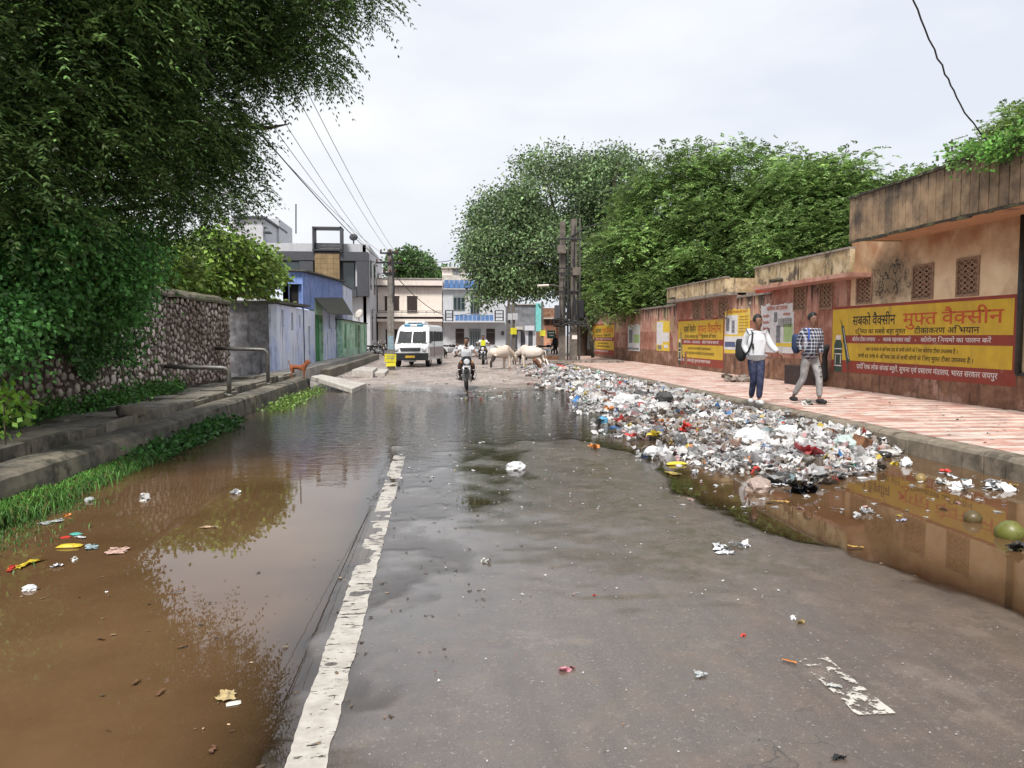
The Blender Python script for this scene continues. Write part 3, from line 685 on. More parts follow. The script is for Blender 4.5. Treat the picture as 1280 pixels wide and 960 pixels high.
MB().b(XW - .05, XW - .001, wy(1290), wy(1274), .86, .92).build('bracket', m_steel, DP)
# ================================================================== LEFT SIDE
m_conc = M('old_drain_concrete', (.115, .105, .085), .9, var=.3, scale=5, bump=.6, col2=(.20, .175, .13), amount=.5, streak=(.022, .022, .018), streak_amt=.8, big=(.05, .05, .035), big_scale=1.6, big_at=.55, detail=8)
m_slab = M('pavement_slab', (.22, .20, .165), .9, var=.25, scale=6, bump=.5, rnd=.15, col2=(.13, .12, .09), amount=.5, big=(.08, .075, .05), big_scale=1.2, big_at=.6)
m_slabl = M('pale_concrete_slab', (.46, .43, .39), .85, var=.15, scale=5, bump=.4, rnd=.08, col2=(.33, .30, .26), amount=.4)
m_dirt = M('dark_soil', (.055, .045, .035), .95, var=.3, scale=9, bump=.8)
m_stone = M('wall_stone', (.64, .56, .50), .9, var=.3, scale=12, bump=.7, rnd=.38, col2=(.24, .17, .14), amount=.4)
m_mort = M('dark_rubble_mortar', (.085, .062, .05), .95, var=.35, scale=14, bump=.9, col2=(.15, .11, .085), amount=.4)
m_capm = M('mossy_wall_cap', (.13, .11, .085), .95, var=.35, scale=8, bump=.9, col2=(.09, .10, .045), amount=.5, big=(.24, .20, .16), big_scale=1.5, big_at=.58)
m_pipe = M('galvanised_pipe', (.16, .155, .145), .5, var=.2, scale=20, metal=.5, bump=.1, col2=(.10, .07, .05), amount=.3)

def relief(mb_pts, ys_, prof, amp, seed, name, mt, parent):
    """sweeps a cross profile (x, z) along y with noisy relief"""
    n = len(prof); V = []
    for y in ys_:
        for k, (x, z) in enumerate(prof):
            a = mnoise.noise(Vector((x * 3 + seed, y * 1.3, z * 3))) * amp + mnoise.noise(Vector((x * 9, y * 5 + seed, z * 9))) * amp * .5
            V.append((x + a * .7, y, z + a * (.7 if z > -.1 else 0)))
    F = [(j*n + i, j*n + (i+1) % n, (j+1)*n + (i+1) % n, (j+1)*n + i) for j in range(len(ys_) - 1) for i in range(n)]
    F += [tuple(range(n)), tuple(range((len(ys_)-1)*n, len(ys_)*n))[::-1]]
    mb = MB(); mb.add(V, F); return mb.build(name, mt, parent)
pave = thing('left_pavement', 'p', 'x'); del pave['label']; del pave['category']; pave['kind'] = 'structure'
relief(None, np.arange(2, 23.6, .16), [(XD, -.3), (XD + .01, .0), (XD, .18), (XD - .02, .29), (XD - .07, .325), (XD - .2, .335), (XD - .35, .33), (XK - .02, .32), (XK - .02, -.3)], .03, 3, 'drain_wall', m_conc, pave)
MB().b(XS - .3, XK - .08, 2, 23.6, -.3, ZL - .05).build('soil_bed', m_dirt, pave)
y = 2.0
while y < 23.3:                                       # inner kerb
    L_ = random.uniform(.75, 1.05)
    mb = MB(); mb.b(XK - .09, XK, y + .01, y + L_ - .012, -.1, ZL + .015)
    o = mb.build('kerb_block', m_conc if random.random() < .7 else m_slab, pave, bevel=.012); o.location = (random.uniform(-.012, .01), 0, random.uniform(-.025, .012)); o.rotation_euler = (random.uniform(-.003, .003), 0, 0); y += L_
y = 2.0
while y < 23.2:                                       # slabs
    D_ = random.uniform(.55, .7); x = XK - .10
    while x > XS + .25:
        w = random.choice((.58, .62, .5)); x0 = max(x - w, XS + .05)
        if random.random() < .93:
            q = MB().b(x0 + .012, x - .012, y + .012, y + D_ - .012, ZL - .07, ZL).build('paving_slab', m_slab, pave); q.location = (0, 0, random.uniform(-.018, .006)); q.rotation_euler = (random.uniform(-.001, .001), random.uniform(-.003, .003), 0)
        x -= w
    y += D_
bl = thing('stone_block', 'loose dark stone block lying on the left pavement edge', 'stone', tuple(G(163, 520, ZL)))
p = bl.location; mb = MB(); mb.rb((p.x, p.y + .02, p.z + .075), (.36, .24, .15), (0.02, .03, .5)); mb.build('block', m_conc, bl, bevel=.03)

# ---- rubble stone wall
RW = thing('rubble_stone_wall', 'old rubble stone wall with mossy cap, half hidden by creepers, behind the left pavement', 'wall', (XS, 14, 0))
yW0, yW1 = 2.0, 21.3
relief(None, np.arange(yW0, yW1 + .01, .2), [(XS, -.1), (XS, .5), (XS, 1.2), (XS - .01, 2.0), (XS - .03, 2.36), (XS - .5, 2.36), (XS - .5, -.1)], .03, 5, 'mortar_core', m_mort, RW)
relief(None, np.arange(yW0, yW1 + .06, .14), [(XS + .05, 2.37), (XS + .06, 2.43), (XS + .02, 2.50), (XS - .12, 2.56), (XS - .3, 2.58), (XS - .56, 2.5), (XS - .58, 2.37)], .045, 9, 'wall_cap', m_capm, RW)
smes = []
for k in range(10):
    bm = bmesh.new(); bmesh.ops.create_icosphere(bm, subdivisions=1, radius=1)
    rr = random.Random(k)
    for v_ in bm.verts:
        v_.co = Vector((v_.co.x * .9, v_.co.y, v_.co.z)) * rr.uniform(.8, 1.12); v_.co.x = max(-.6, min(.42, v_.co.x))
    me = bpy.data.meshes.new('stone'); bm.to_mesh(me); bm.free(); me.materials.append(m_stone); smes.append(me)
stones = []; grid_ = {}; rs_ = random.Random(8)
for trial in range(60000):
    r_ = .125 - .075 * min(1, trial / 26000); r_ *= rs_.uniform(.8, 1.1); y, z = rs_.uniform(yW0, yW1 - .06), rs_.uniform(.46, 2.33); kx, kz = int(y / .3), int(z / .3); ok_ = True
    for i_ in (-1, 0, 1):
        for j_ in (-1, 0, 1):
            for (a_, b_, c_) in grid_.get((kx + i_, kz + j_), ()):
                if (a_ - y) ** 2 + ((b_ - z) * 1.15) ** 2 < ((c_ + r_) * .86) ** 2: ok_ = False; break
            if not ok_: break
        if not ok_: break
    if ok_: grid_.setdefault((kx, kz), []).append((y, z, r_)); stones.append((y, z, r_ * rs_.uniform(.78, .95), r_ * rs_.uniform(.6, .85)))
vis = sorted([s_ for s_ in stones if s_[0] > 12.9], key=lambda s_: s_[0]); singles = vis[:300]; rest = vis[300:] + [s_ for s_ in stones if s_[0] <= 12.9]
for y, z, a, b_ in singles:
    o = link_mesh('stone', random.choice(smes), RW, (0 + random.uniform(-.005, .02), y - 14, z), (random.uniform(-.9, .9), 0, 0)); o.scale = (.042, a, b_)
V = []; F = []; n0 = 0
for y, z, a, b_ in rest:
    me = random.choice(smes); q = random.uniform(-.5, .5); cq, sq = math.cos(q), math.sin(q); c = np.array([tuple(v_.co) for v_ in me.vertices]) * [.042, a, b_]
    V.append(np.stack([c[:, 0] + random.uniform(-.005, .02), c[:, 1] * cq - c[:, 2] * sq + y - 14, c[:, 1] * sq + c[:, 2] * cq + z], 1)); F.append(np.array([tuple(p_.vertices) for p_ in me.polygons]) + n0); n0 += len(c)
m_stone2 = M('wall_stone_joined', (.56, .48, .42), .9, var=.45, scale=5, bump=.7, col2=(.20, .15, .12), amount=.6)
o = link_mesh('rubble_stones', fast_mesh('rubble_stones', np.concatenate(V), np.concatenate(F), m_stone2), RW); o['kind'] = 'stuff'

# ---- pipe rails
def rail(px, pyb, pyt, label):
    b_ = G(px, pyb, ZL); b_.x = XK + .03; b_.y = YX(px, b_.x); zt_ = AX(px, pyt, b_.x).z
    t_ = thing('pipe_rail', label, 'railing', tuple(b_), group='bent pipe rails across the left pavement')
    pts = [(b_.x, b_.y, .25), (b_.x, b_.y, zt_ - .12)] + [(b_.x - .12 * math.sin(q), b_.y + .0, zt_ - .12 * (1 - math.sin(q)) if False else zt_ - .12 + .12 * math.sin(q)) for q in ()]
    pts += [(b_.x - .12 * (1 - math.cos(q)), b_.y, zt_ - .12 + .12 * math.sin(q)) for q in (.4, .8, 1.2, 1.57)]
    pts += [(XS + .05, b_.y + .1, zt_ + .03)]
    MB().tube(pts, .045, 10).build('pipe', m_pipe, t_, smooth=True)
    MB().lathe([(.075, 0), (.075, .02), (.05, .05)], (b_.x, b_.y, .335), n=12).build('collar', m_pipe, t_)
    return t_
rail(285, 497, 460, 'bent grey pipe rail nearest the camera, over the left pavement'); rail(334, 476, 437, 'taller bent grey pipe rail farther along, near the end of the stone wall')

# ---- blue house
m_lblue = M('faded_blue_limewash', (.58, .66, .90), .92, var=.1, scale=4, bump=.4, col2=(.30, .38, .68), amount=.45, streak=(.07, .07, .10), streak_amt=.8, big=(.66, .71, .84), big_scale=.7, big_at=.45, detail=8)
m_blue = M('strong_blue_limewash', (.17, .26, .54), .92, var=.15, scale=5, bump=.4, col2=(.24, .30, .62), amount=.5, streak=(.04, .045, .08), streak_amt=.6, detail=8)
m_greyb = M('bare_grey_side_wall', (.17, .165, .17), .92, var=.25, scale=9, bump=.8, col2=(.25, .25, .27), amount=.5, streak=(.04, .04, .045), streak_amt=.6, big=(.15, .19, .42), big_scale=.9, big_at=.66)
m_green = M('green_door_paint', (.035, .22, .075), .6, var=.15, scale=6, bump=.2, col2=(.06, .32, .13), amount=.4)
m_mint = M('streaked_mint_wall', (.48, .72, .55), .9, var=.2, scale=5, bump=.4, col2=(.14, .42, .21), amount=.3, streak=(.05, .06, .045), streak_amt=.9, big=(.45, .50, .40), big_scale=1.0, big_at=.55)
m_asb = M('grey_roof_sheet', (.10, .095, .085), .9, var=.25, scale=8, bump=.6, col2=(.07, .08, .035), amount=.4)
m_rust = M('rusty_sheet', (.20, .095, .05), .85, var=.3, scale=9, bump=.5)
XB = -5.2
yb0 = YX(346, XB); 
BH = thing('blue_house', 'faded blue washed house with slanting roofs and green door beyond the stone wall', 'house', (XB, yb0, 0))
yb1 = YX(381, XB); yd0, yd1 = YX(394, XB), YX(403.5, XB); yb2 = YX(428, XB); yb3 = YX(441, XB); yg1 = YX(459, XB)
zA = AX(346, 377, XB).z; F_ = .3
slots = [(YX(352, XB), YX(355, XB), 1.85, 2.45), (YX(364.5, XB), YX(367, XB), 1.75, 2.4), (YX(374, XB), YX(376, XB), 1.85, 2.35), (YX(385.5, XB), YX(388, XB), .75, 1.95)]
def xwall(name, mt, parent, y0, y1, z0, z1, x0, x1, holes=()):
    return wall_slab(name, mt, parent, y0, y1, z0, z1, x0, x1, holes)
xwall('street_wall', m_lblue, BH, yb0, yd0, -.1, zA - .08, XB - .25, XB, slots)
for s_ in slots: MB().b(XB - .24, XB - .2, s_[0], s_[1], s_[2], s_[3]).build('slot', m_dark, BH)
MB().b(XB - 4, XB - .25, yb0, yb0 + .2, -.1, zA - .1).build('side_wall', m_greyb, BH)
MB().prism([(yb0 - .2, zA - .06), (yb0 - .2, zA + .02), (yb1 + .6, zA + .12), (yb1 + .6, zA + .04)], 'X', XB - 4, XB + .14).build('mossy_roof_sheet', m_asb, BH)
mb = MB()
for i in range(26): mb.ball((XB + .02 - random.random() * .5, yb0 + random.random() * (yb1 - yb0), zA + .11), (random.uniform(.05, .11), random.uniform(.06, .15), .05), 6, 4)
tag(mb.build('moss_tuft', M('bright_moss', (.13, .17, .04), .95, var=.4, scale=20), BH), kind='stuff')
# upper blue block with dark loft opening and shed roof
yU0, yU1 = yb1 - .3, YX(429, XB)
zU0, zU1 = AX(384, 343, XB).z, AX(428, 353, XB).z
xl = AY(353, 340, yU0).x; zl = AY(353, 339, yU0).z
xo0, xo1 = AY(360, 355, yU0).x, AY(377, 355, yU0).x; zo0, zo1 = zA, AY(370, 355, yU0).z
mb = MB()
mb.add([(xl, yU0, zA - .3), (xo0, yU0, zA - .3), (xo0, yU0, zl), (xl, yU0, zl)], [(0, 1, 2, 3)])
mb.prism([(xl, -.1), (xo0, -.1), (xo0, zl - .03), (xl, zl - .01)], 'Y', yU0, yU0 + .2)
mb.prism([(xo0, zo1), (xo1, zo1), (xo1, zU0 + (zl - zU0) * .2), (xo0, zl - .03)], 'Y', yU0, yU0 + .2)
mb.prism([(xo1, -.1), (XB, -.1), (XB, zU0 - .01), (xo1, zU0 + (zl - zU0) * .2)], 'Y', yU0, yU0 + .2)
mb.build('gable_wall', m_blue, BH)
MB().b(xo0, xo1, yU0 + .22, yU0 + .3, zo0, zo1).build('loft_opening', m_dark, BH)
q0, q1, q2, q3 = yU0, yd0, yd1, yU1
def zr(y): return zU0 + (zU1 - zU0) * (y - yU0) / (yU1 - yU0)
def za(y): return AX(0, 0, 1).z * 0 + 2.92 + .0 * y
zaw = AX(400, 374, XB).z
mb = MB(); mb.prism([(q0 + .2, zA), (q1, zA), (q1, zaw), (q3, AX(428, 372, XB).z), (q3, zr(q3)), (q0 + .2, zr(q0 + .2))], 'X', XB - .2, XB + .001); mb.build('upper_street_wall', m_blue, BH)
mb = MB(); mb.add([(xl - .1, yU0 - .18, zl + .02), (XB + .2, yU0 - .18, zU0 + .02), (XB + .2, yU1 + .1, zU1 + .02), (xl - .1, yU1 + .1, zl + .6),
                   (xl - .1, yU0 - .18, zl + .08), (XB + .2, yU0 - .18, zU0 + .08), (XB + .2, yU1 + .1, zU1 + .08), (xl - .1, yU1 + .1, zl + .66)], [(0,3,2,1),(4,5,6,7),(0,1,5,4),(1,2,6,5),(2,3,7,6),(3,0,4,7)])
mb.build('shed_roof', m_asb, BH)
# awning, door, wall beyond
zaB = AX(428, 386, XB).z
mb = MB(); mb.add([(XB, q1, zaw), (XB, q3, AX(428, 372, XB).z), (XB + .55, q3, zaB - .3), (XB + .55, q1 + .3, zaw - .65), (XB, q1, zaw - .05), (XB, q3, AX(428, 372, XB).z - .05), (XB + .55, q3, zaB - .35), (XB + .55, q1 + .3, zaw - .7)],
                  [(0,1,2,3),(7,6,5,4),(0,3,7,4),(3,2,6,7),(2,1,5,6),(1,0,4,5)]); mb.build('awning', m_asb, BH)
xwall('street_wall', m_lblue, BH, yd1, yU1, -.1, zaw, XB - .25, XB, [(YX(411, XB), YX(412.5, XB), 1.9, 2.6), (YX(419, XB), YX(420.5, XB), 1.9, 2.6)])
MB().b(XB - .24, XB - .2, YX(410.8, XB), YX(421, XB), 1.8, 2.7).build('slot', m_dark, BH)
MB().b(XB - .25, XB + .001, yd0, yd1, 2.5, zaw).build('door_lintel', m_mint, BH)
dr = MB().b(XB - .22, XB - .14, yd0, yd1, .3, 2.5).build('door', m_green, BH)
dd = MB()
for i in range(1, 4): dd.b(XB - .14, XB - .125, yd0 + (yd1 - yd0) * i / 4 - .02, yd0 + (yd1 - yd0) * i / 4 + .02, .35, 2.45)
dd.build('door_rib', m_green, dr)
MB().b(XB - .14, XB + .03, yd1 - .14, yd1 - .001, .3, 2.5).build('door_frame', m_mint, BH)
xwall('street_wall', m_lblue, BH, yU1, yb3, -.1, AX(432, 358, XB).z, XB - .25, XB - .002, ())
MB().b(XB - .24, XB + .02, yU1, yb3, AX(432, 358, XB).z, AX(432, 358, XB).z + .08).build('wall_capping', m_asb, BH)
MB().b(XB - 4, XB - .25, yU1, yU1 + .2, -.1, AX(432, 358, XB).z).build('side_wall', m_lblue, BH)
# mint green lean-to
LT = thing('green_lean_to', 'low streaked green shed with rusty door beyond the blue house', 'shed', (XB, yb3, 0))
yG0 = YX(429, XB + .35); zg = AX(440, 402, XB + .3).z
yG1 = YX(458, XB + .3); ydr0, ydr1 = YX(447, XB + .3), YX(450.5, XB + .3)
wall_slab('front_wall', m_mint, LT, yG0, yG1, .2, zg, XB + .02, XB + .3, [(ydr0, ydr1, .2, zg - .15)])
MB().b(XB + .1, XB + .16, ydr0, ydr1, .3, zg - .15).build('door', m_rust, LT)
MB().b(XB - .3, XB + .42, yG0 - .1, yG1 + .1, zg, zg + .05).build('roof_sheet', m_asb, LT)
for i in range(5): 
    y_ = yG0 + (yG1 - yG0) * (.08 + i * .2); MB().b(XB + .3, XB + .315, y_, y_ + .7, .9, zg - .2).build('green_panel', m_green, LT) if i in (0, 2, 4) else None
DI = thing('satellite_dish', 'white satellite dish tilted on the green shed roof', 'dish', (XB + .1, YX(447, XB), zg + .05))
p = DI.location; mb = MB(); mb.lathe([(.02, .10), (.18, .07), (.33, 0), (.35, .0), (.18, .04), (.02, .07)], n=18); o = mb.build('dish', m_slabl, DI, world=False, smooth=True); o.location = (0, 0, .6); o.rotation_euler = (R(65), 0, R(-40))
MB().tube([(0, 0, 0), (0, 0, .62)], .03, 6).build('mast', m_pipe, DI, world=False)

# ---- house plinth, drain edge and slabs beyond the pavement
PL = thing('plinth_walk', 'w', 'x'); del PL['label']; del PL['category']; PL['kind'] = 'structure'
y = 23.4
while y < 57:
    L_ = random.uniform(1.2, 1.7); q = MB().b(XB + .001, -4.45, y + .01, y + L_ - .01, .05, .42).build('walk_slab', m_slabl, PL); q.location.z = random.uniform(-.015, .01); y += L_
y = 27.5
while y < 50:
    L_ = random.uniform(1.3, 2.2); q = MB().b(-4.05, -3.72, y + .01, y + L_ - .01, -.2, .37).build('drain_edge', m_slab, PL); q.location.z = random.uniform(-.02, .01); y += L_
MB().b(-4.45, -4.05, 23.6, 57, -.25, -.02).build('drain_bed', m_dirt, PL)
MB().b(XB, -4.43, 21.5, 23.42, -.2, .40).build('walk_slab', m_slab, PL)
def slab_thing(pts, zt_, th, label):
    c = Vector((0, 0, 0)); P = [Vector(p_) for p_ in pts]
    for p_ in P: c += p_ / 4
    t_ = thing('concrete_slab', label, 'slab', (c.x, c.y, 0)); mb = MB(); mb.add([*P, *[p_ - Vector((0, 0, th)) for p_ in P]], [(0, 1, 2, 3), (7, 6, 5, 4), (0, 4, 5, 1), (1, 5, 6, 2), (2, 6, 7, 3), (3, 7, 4, 0)])
    mb.build('slab', m_slabl, t_, bevel=.01); return t_
slab_thing([G(389, 470, .36), G(440, 486, .12), G(458, 479, .12), G(402, 468, .37)], 0, .13, 'pale concrete slab tilted down from the drain wall into the water')
a = G(440, 464, .3); slab_thing([G(440, 462, .34), G(466, 463.5, .3), G(472, 459, .3), G(452, 458, .34)], 0, .26, 'grey concrete drain cover with yellow weeds on it, left of the pole')
slab_thing([G(462, 466, .2), G(481, 466, .2), G(486, 461, .2), G(466, 461, .2)], 0, .2, 'low concrete slab lying beside the pole with the yellow sign')

# ---- planks of sheet lying on the annex roof
RS = thing('roof_slab_piece', 'broken pale slab resting on the annex roof corner of the blue house', 'slab', (XB - .6, yb0 + .1, zA + .1))
mb = MB(); mb.rb((XB - .55, yb0 + .3, zA + .2), (1.0, .5, .08), (.1, -.25, .2)); mb.build('slab', m_slabl, RS)
# ================================================================== FAR BUILDINGS
m_dgrey = M('dark_grey_cladding', (.055, .058, .068), .6, var=.08, scale=3, bump=.1, streak=(.09, .09, .1), streak_amt=.15)
m_lgrey = M('light_grey_render', (.47, .475, .50), .85, var=.06, scale=3, bump=.1, streak=(.2, .2, .2), streak_amt=.35)
m_tan = M('tan_stone_panel', (.19, .135, .07), .8, var=.15, scale=3, bump=.2, col2=(.23, .165, .085), amount=.5, rnd=.1)
t = NT('dark_window_glass'); t.p.inputs['Base Color'].default_value = (.03, .045, .05, 1); t.p.inputs['Roughness'].default_value = .08; t.p.inputs['Specular IOR Level'].default_value = .8; m_glass = t.m
m_bglass = M('teal_window_glass', (.10, .17, .19), .12, var=.2, scale=1.5, spec=.8)
m_cream = M('cream_house_wall', (.74, .66, .60), .88, var=.05, scale=2, bump=.1, streak=(.3, .24, .2), streak_amt=.35)
m_wht = M('white_house_wall', (.52, .53, .56), .88, var=.05, scale=2, bump=.1, streak=(.25, .25, .26), streak_amt=.35)
m_brown = M('dark_brown_shutter', (.035, .022, .02), .6, var=.2, scale=8)
m_bluep = M('blue_balcony_panel', (.10, .20, .42), .7, var=.15, scale=4, rnd=.1)
m_dbar = M('dark_metal', (.03, .03, .034), .5, metal=.5, var=.1)
m_teal = M('teal_wall', (.16, .48, .46), .85, var=.1, scale=3, streak=(.1, .25, .25), streak_amt=.4)
def rect(px0, py0, px1, py1, y):
    a = AY(px0, py0, y); b_ = AY(px1, py1, y); return min(a.x, b_.x), max(a.x, b_.x), min(a.z, b_.z), max(a.z, b_.z)
def bx(name, mt, parent, px0, py0, px1, py1, y, d, bevel=0):
    x0, x1, z0, z1 = rect(px0, py0, px1, py1, y); return MB().b(x0, x1, y, y + d, z0, z1).build(name, mt, parent, bevel=bevel)
# ---- modern grey building
Y = 60.0
MG = thing('modern_grey_building', 'modern building with dark grey framed facade and tan panel above the blue house roofs', 'building', (-11, Y, 0))
bx('main_block', m_lgrey, MG, 290, 303, 459, 460, Y + 1.0, 14)
bx('tower', m_lgrey, MG, 290, 271, 329, 304, Y + .8, 8)
bx('tower_cap', m_dgrey, MG, 290, 269.5, 331, 272.5, Y + .5, 9)
# stair house behind, with ledges
bx('stair_house', m_lgrey, MG, 329, 273, 349, 303, Y + 6, 6); bx('ledge', m_dgrey, MG, 329, 289, 337, 290.5, Y + .6, 1)
for x_, y_ in ((297, 296), (303.5, 296), (295, 302), (290.5, 296)):
    p = AY(x_, y_, Y + .8); MB().lathe([(.001, -.02), (.2, -.02), (.2, .005), (.001, .005)], tuple(p), 'Y', 12).build('round_vent', m_dbar, MG)
# dark frame: top beam, left, right leg, bottom
bx('frame_beam', m_dgrey, MG, 320, 313.5, 460, 326, Y, 1.2); bx('frame_leg', m_dgrey, MG, 446, 326.3, 460, 370, Y, 1.2); bx('frame_leg', m_dgrey, MG, 374, 326.3, 392, 370, Y + .01, 1.1)
bx('frame_sill', m_dgrey, MG, 410, 362, 445.8, 371, Y + .02, 1.1)
bx('recess_wall', m_dgrey, MG, 320, 325, 446, 371, Y + .9, .15)
bx('left_wall', m_lgrey, MG, 320, 326, 339, 371, Y + .6, .3)
w_ = bx('window', m_bglass, MG, 341, 327, 374, 345, Y + .85, .04); bx('frame_bar', m_dbar, w_, 354, 327, 355, 345, Y + .8, .05); bx('frame_bar', m_dbar, w_, 341, 326, 374, 327, Y + .79, .05)
tp = thing('x', 'x', 'x'); bpy.data.objects.remove(tp)
x0, x1, z0, z1 = rect(393.5, 317, 425, 349, Y)
nr = 5; nc = 4
for i in range(nc):
    for j in range(nr):
        a, b_ = x0 + (x1 - x0) * i / nc, x0 + (x1 - x0) * (i + 1) / nc; c, d = z0 + (z1 - z0) * j / nr, z0 + (z1 - z0) * (j + 1) / nr
        MB().b(a + .006, b_ - .006, Y - .14, Y - .02, c + .006, d - .006).build('stone_panel', m_tan, MG)
w_ = bx('window', m_glass, MG, 429, 327, 443, 362, Y + .85, .04); bx('mullion', m_lgrey, w_, 444, 318, 446.5, 358, Y + .5, .2); bx('mullion', m_lgrey, w_, 427, 318, 447, 319.5, Y + .5, .2)
fr = MB()
for (a, b_, c, d) in ((390, 283, 392.2, 315), (424.6, 283, 427, 315), (390, 283, 427, 285.2), (390, 311.5, 427, 313.3)):
    xa, xb, za_, zb_ = rect(a, b_, c, d, Y - .3); fr.b(xa, xb, Y - .3, Y + 1.2, za_, zb_)
fr.build('roof_frame', m_dgrey, MG)
rl = MB(); xa, xb, za_, zb_ = rect(392, 304, 425, 311, Y + .4)
for k in range(3): rl.tube([(xa, Y + .4, za_ + (zb_ - za_) * k / 2), (xb, Y + .4, za_ + (zb_ - za_) * k / 2)], .025, 5)
for k in range(3): rl.tube([(xa + (xb - xa) * k / 2, Y + .4, za_), (xa + (xb - xa) * k / 2, Y + .4, zb_)], .025, 5)
rl.build('balustrade', m_pipe, MG)
xr_ = AY(460, 320, Y).x
for k, (a, b_, c, d) in enumerate(((1.6, 2.6, 5.2, 7.4), (5, 6.5, 5, 7.4), (9, 10.2, 5, 7), (2.5, 3.5, 1.2, 3.6), (7, 8.2, 1.2, 3.4))):
    w_ = MB().b(xr_ - .05, xr_ + .06, Y + a, Y + b_, c, d).build('side_window', m_glass, MG); MB().b(xr_ + .0, xr_ + .3, Y + a - .15, Y + b_ + .15, d + .02, d + .1).build('hood', m_lgrey, w_)
MB().b(xr_ - .5, xr_ + .02, Y + 1.0, Y + 15, 0, 8.6).build('side_wall', m_lgrey, MG)
p = AY(442, 302, Y + 3); td = thing('roof_tank', 'dark round dish on the modern grey building roof', 'dish', tuple(p)); MB().ball((0, 0, .35), (.34, .25, .28), 12, 8).build('bowl', m_dgrey, td, world=False, smooth=True); MB().tube([(0, 0, -.9), (0, 0, .2)], .06, 6).build('stand', m_dbar, td, world=False)
MB().tube([tuple(AY(370, 255, Y + 2)), tuple(AY(370, 292, Y + 2))], .05, 5).build('mast', m_dbar, thing('thin_mast', 'thin leaning aerial mast above the modern grey roof', 'mast', tuple(AY(370, 303, Y + 2))))

# ---- two-storey house pair at the end of the street
Y = 68.0
CH = thing('cream_house', 'two storey cream house with flat roof facing the street behind the white van', 'house', tuple(AY(512, 442, Y)))
bx('front_wall', m_cream, CH, 472, 357, 553, 446, Y, 7)
bx('parapet', m_cream, CH, 471, 348.5, 553, 357, Y - .35, .5); bx('parapet_band', m_brown, CH, 471, 357, 553, 358.8, Y - .45, .5)
bx('parapet_cap', m_slabl, CH, 470.5, 347.2, 553, 348.6, Y - .45, .8)
bx('balcony_slab', m_cream, CH, 471, 392.5, 553.2, 396, Y - 1.0, 1.0); bx('balcony_band', m_brown, CH, 472, 396, 553, 398.5, Y - .9, .8); bx('lower_lintel', m_cream, CH, 471, 398.6, 553, 402, Y - .95, .9)
rl = MB(); xa, xb, za_, zb_ = rect(472, 388.5, 553, 392.5, Y - .95)
for z_ in (zb_, (za_ + zb_) / 2): rl.tube([(xa, Y - .95, z_), (xb, Y - .95, z_)], .03, 5)
for k in range(9): rl.tube([(xa + (xb - xa) * k / 8, Y - .95, za_), (xa + (xb - xa) * k / 8, Y - .95, zb_)], .025, 5)
rl.build('balcony_rail', m_pipe, CH)
for (a, b_, c, d, nm) in ((481, 370, 486.3, 388.5, 'window'), (491.3, 370, 499, 388.5, 'window'), (508.7, 370, 521.5, 391.5, 'door'), (482, 411.5, 486.5, 436, 'window'), (491, 411.5, 499, 436, 'window'), (541, 411, 550.3, 441, 'door')):
    f_ = bx(nm, m_brown, CH, a, b_, c, d, Y - .04, .1); bx('frame', m_cream, f_, a - .6, b_ - .9, c + .6, b_ - .1, Y - .1, .14)
WH = thing('white_house', 'two storey grey-white house with blue balcony panels, right of the cream house', 'house', tuple(AY(592, 442, Y)))
bx('front_wall', m_wht, WH, 553.4, 352, 632, 446, Y + .05, 7)
bx('floor_slab', m_wht, WH, 554, 401, 632, 403, Y - 1.1, 1.1); bx('roof_band', m_wht, WH, 554, 360.5, 632, 362, Y - .3, .3)
x0, x1, z0, z1 = rect(555, 350, 630, 360.5, Y - .2)
for k in range(12): MB().b(x0 + (x1 - x0) * k / 12 + .03, x0 + (x1 - x0) * (k + 1) / 12 - .03, Y - .25, Y - .15, z0, z1).build('blue_panel', m_bluep, WH)
x0, x1, z0, z1 = rect(569, 393.5, 617, 401, Y - 1.1)
for k in range(9): MB().b(x0 + (x1 - x0) * k / 9 + .02, x0 + (x1 - x0) * (k + 1) / 9 - .02, Y - 1.1, Y - 1.03, z0, z1).build('blue_panel', m_bluep, WH)
rl = MB()
for (a, c) in ((557, 566), (619, 629)):
    xa, xb, za_, zb_ = rect(a, 388, c, 401, Y - 1.08)
    for k in range(4): rl.tube([(xa, Y - 1.08, za_ + (zb_ - za_) * k / 3), (xb, Y - 1.08, za_ + (zb_ - za_) * k / 3)], .04, 5)
    for x_ in (xa, xb): rl.tube([(x_, Y - 1.08, za_), (x_, Y - 1.08, zb_)], .06, 5)
rl.build('balcony_rail', m_dbar, WH)
m_wd = M('grey_window_frame', (.20, .21, .22), .7)
for (a, b_, c, d) in ((566.5, 369, 581, 387.5), (588, 368, 599, 392)):
    f_ = bx('window', m_wd, WH, a, b_, c, d, Y - .03, .1)
    for k in range(3):
        u0 = a + (c - a) * (k + .12) / 3; u1 = a + (c - a) * (k + .88) / 3; bx('pane', m_glass, f_, u0, b_ + 3, u1, d - 1, Y - .06, .06)
for (a, b_, c, d) in ((569.5, 411, 580, 430), (608, 411, 618.5, 430)):
    f_ = bx('window', m_brown, WH, a, b_, c, d, Y - .03, .1); bx('crossbar', m_wd, f_, a, b_ + 4, c, b_ + 4.6, Y - .06, .04)
f_ = bx('door', m_wd, WH, 586.5, 411, 601, 441, Y - .03, .1)
for k in range(4): bx('pane', m_glass, f_, 588 + k * 3.1, 414, 590 + k * 3.1, 432, Y - .06, .06)
bx('water_meter', m_dgrey, WH, 627, 414, 630, 419, Y - .15, .2)
RH = thing('roof_room', 'small cream rooftop room above the white house', 'room', tuple(AY(566, 350, Y + 5)))
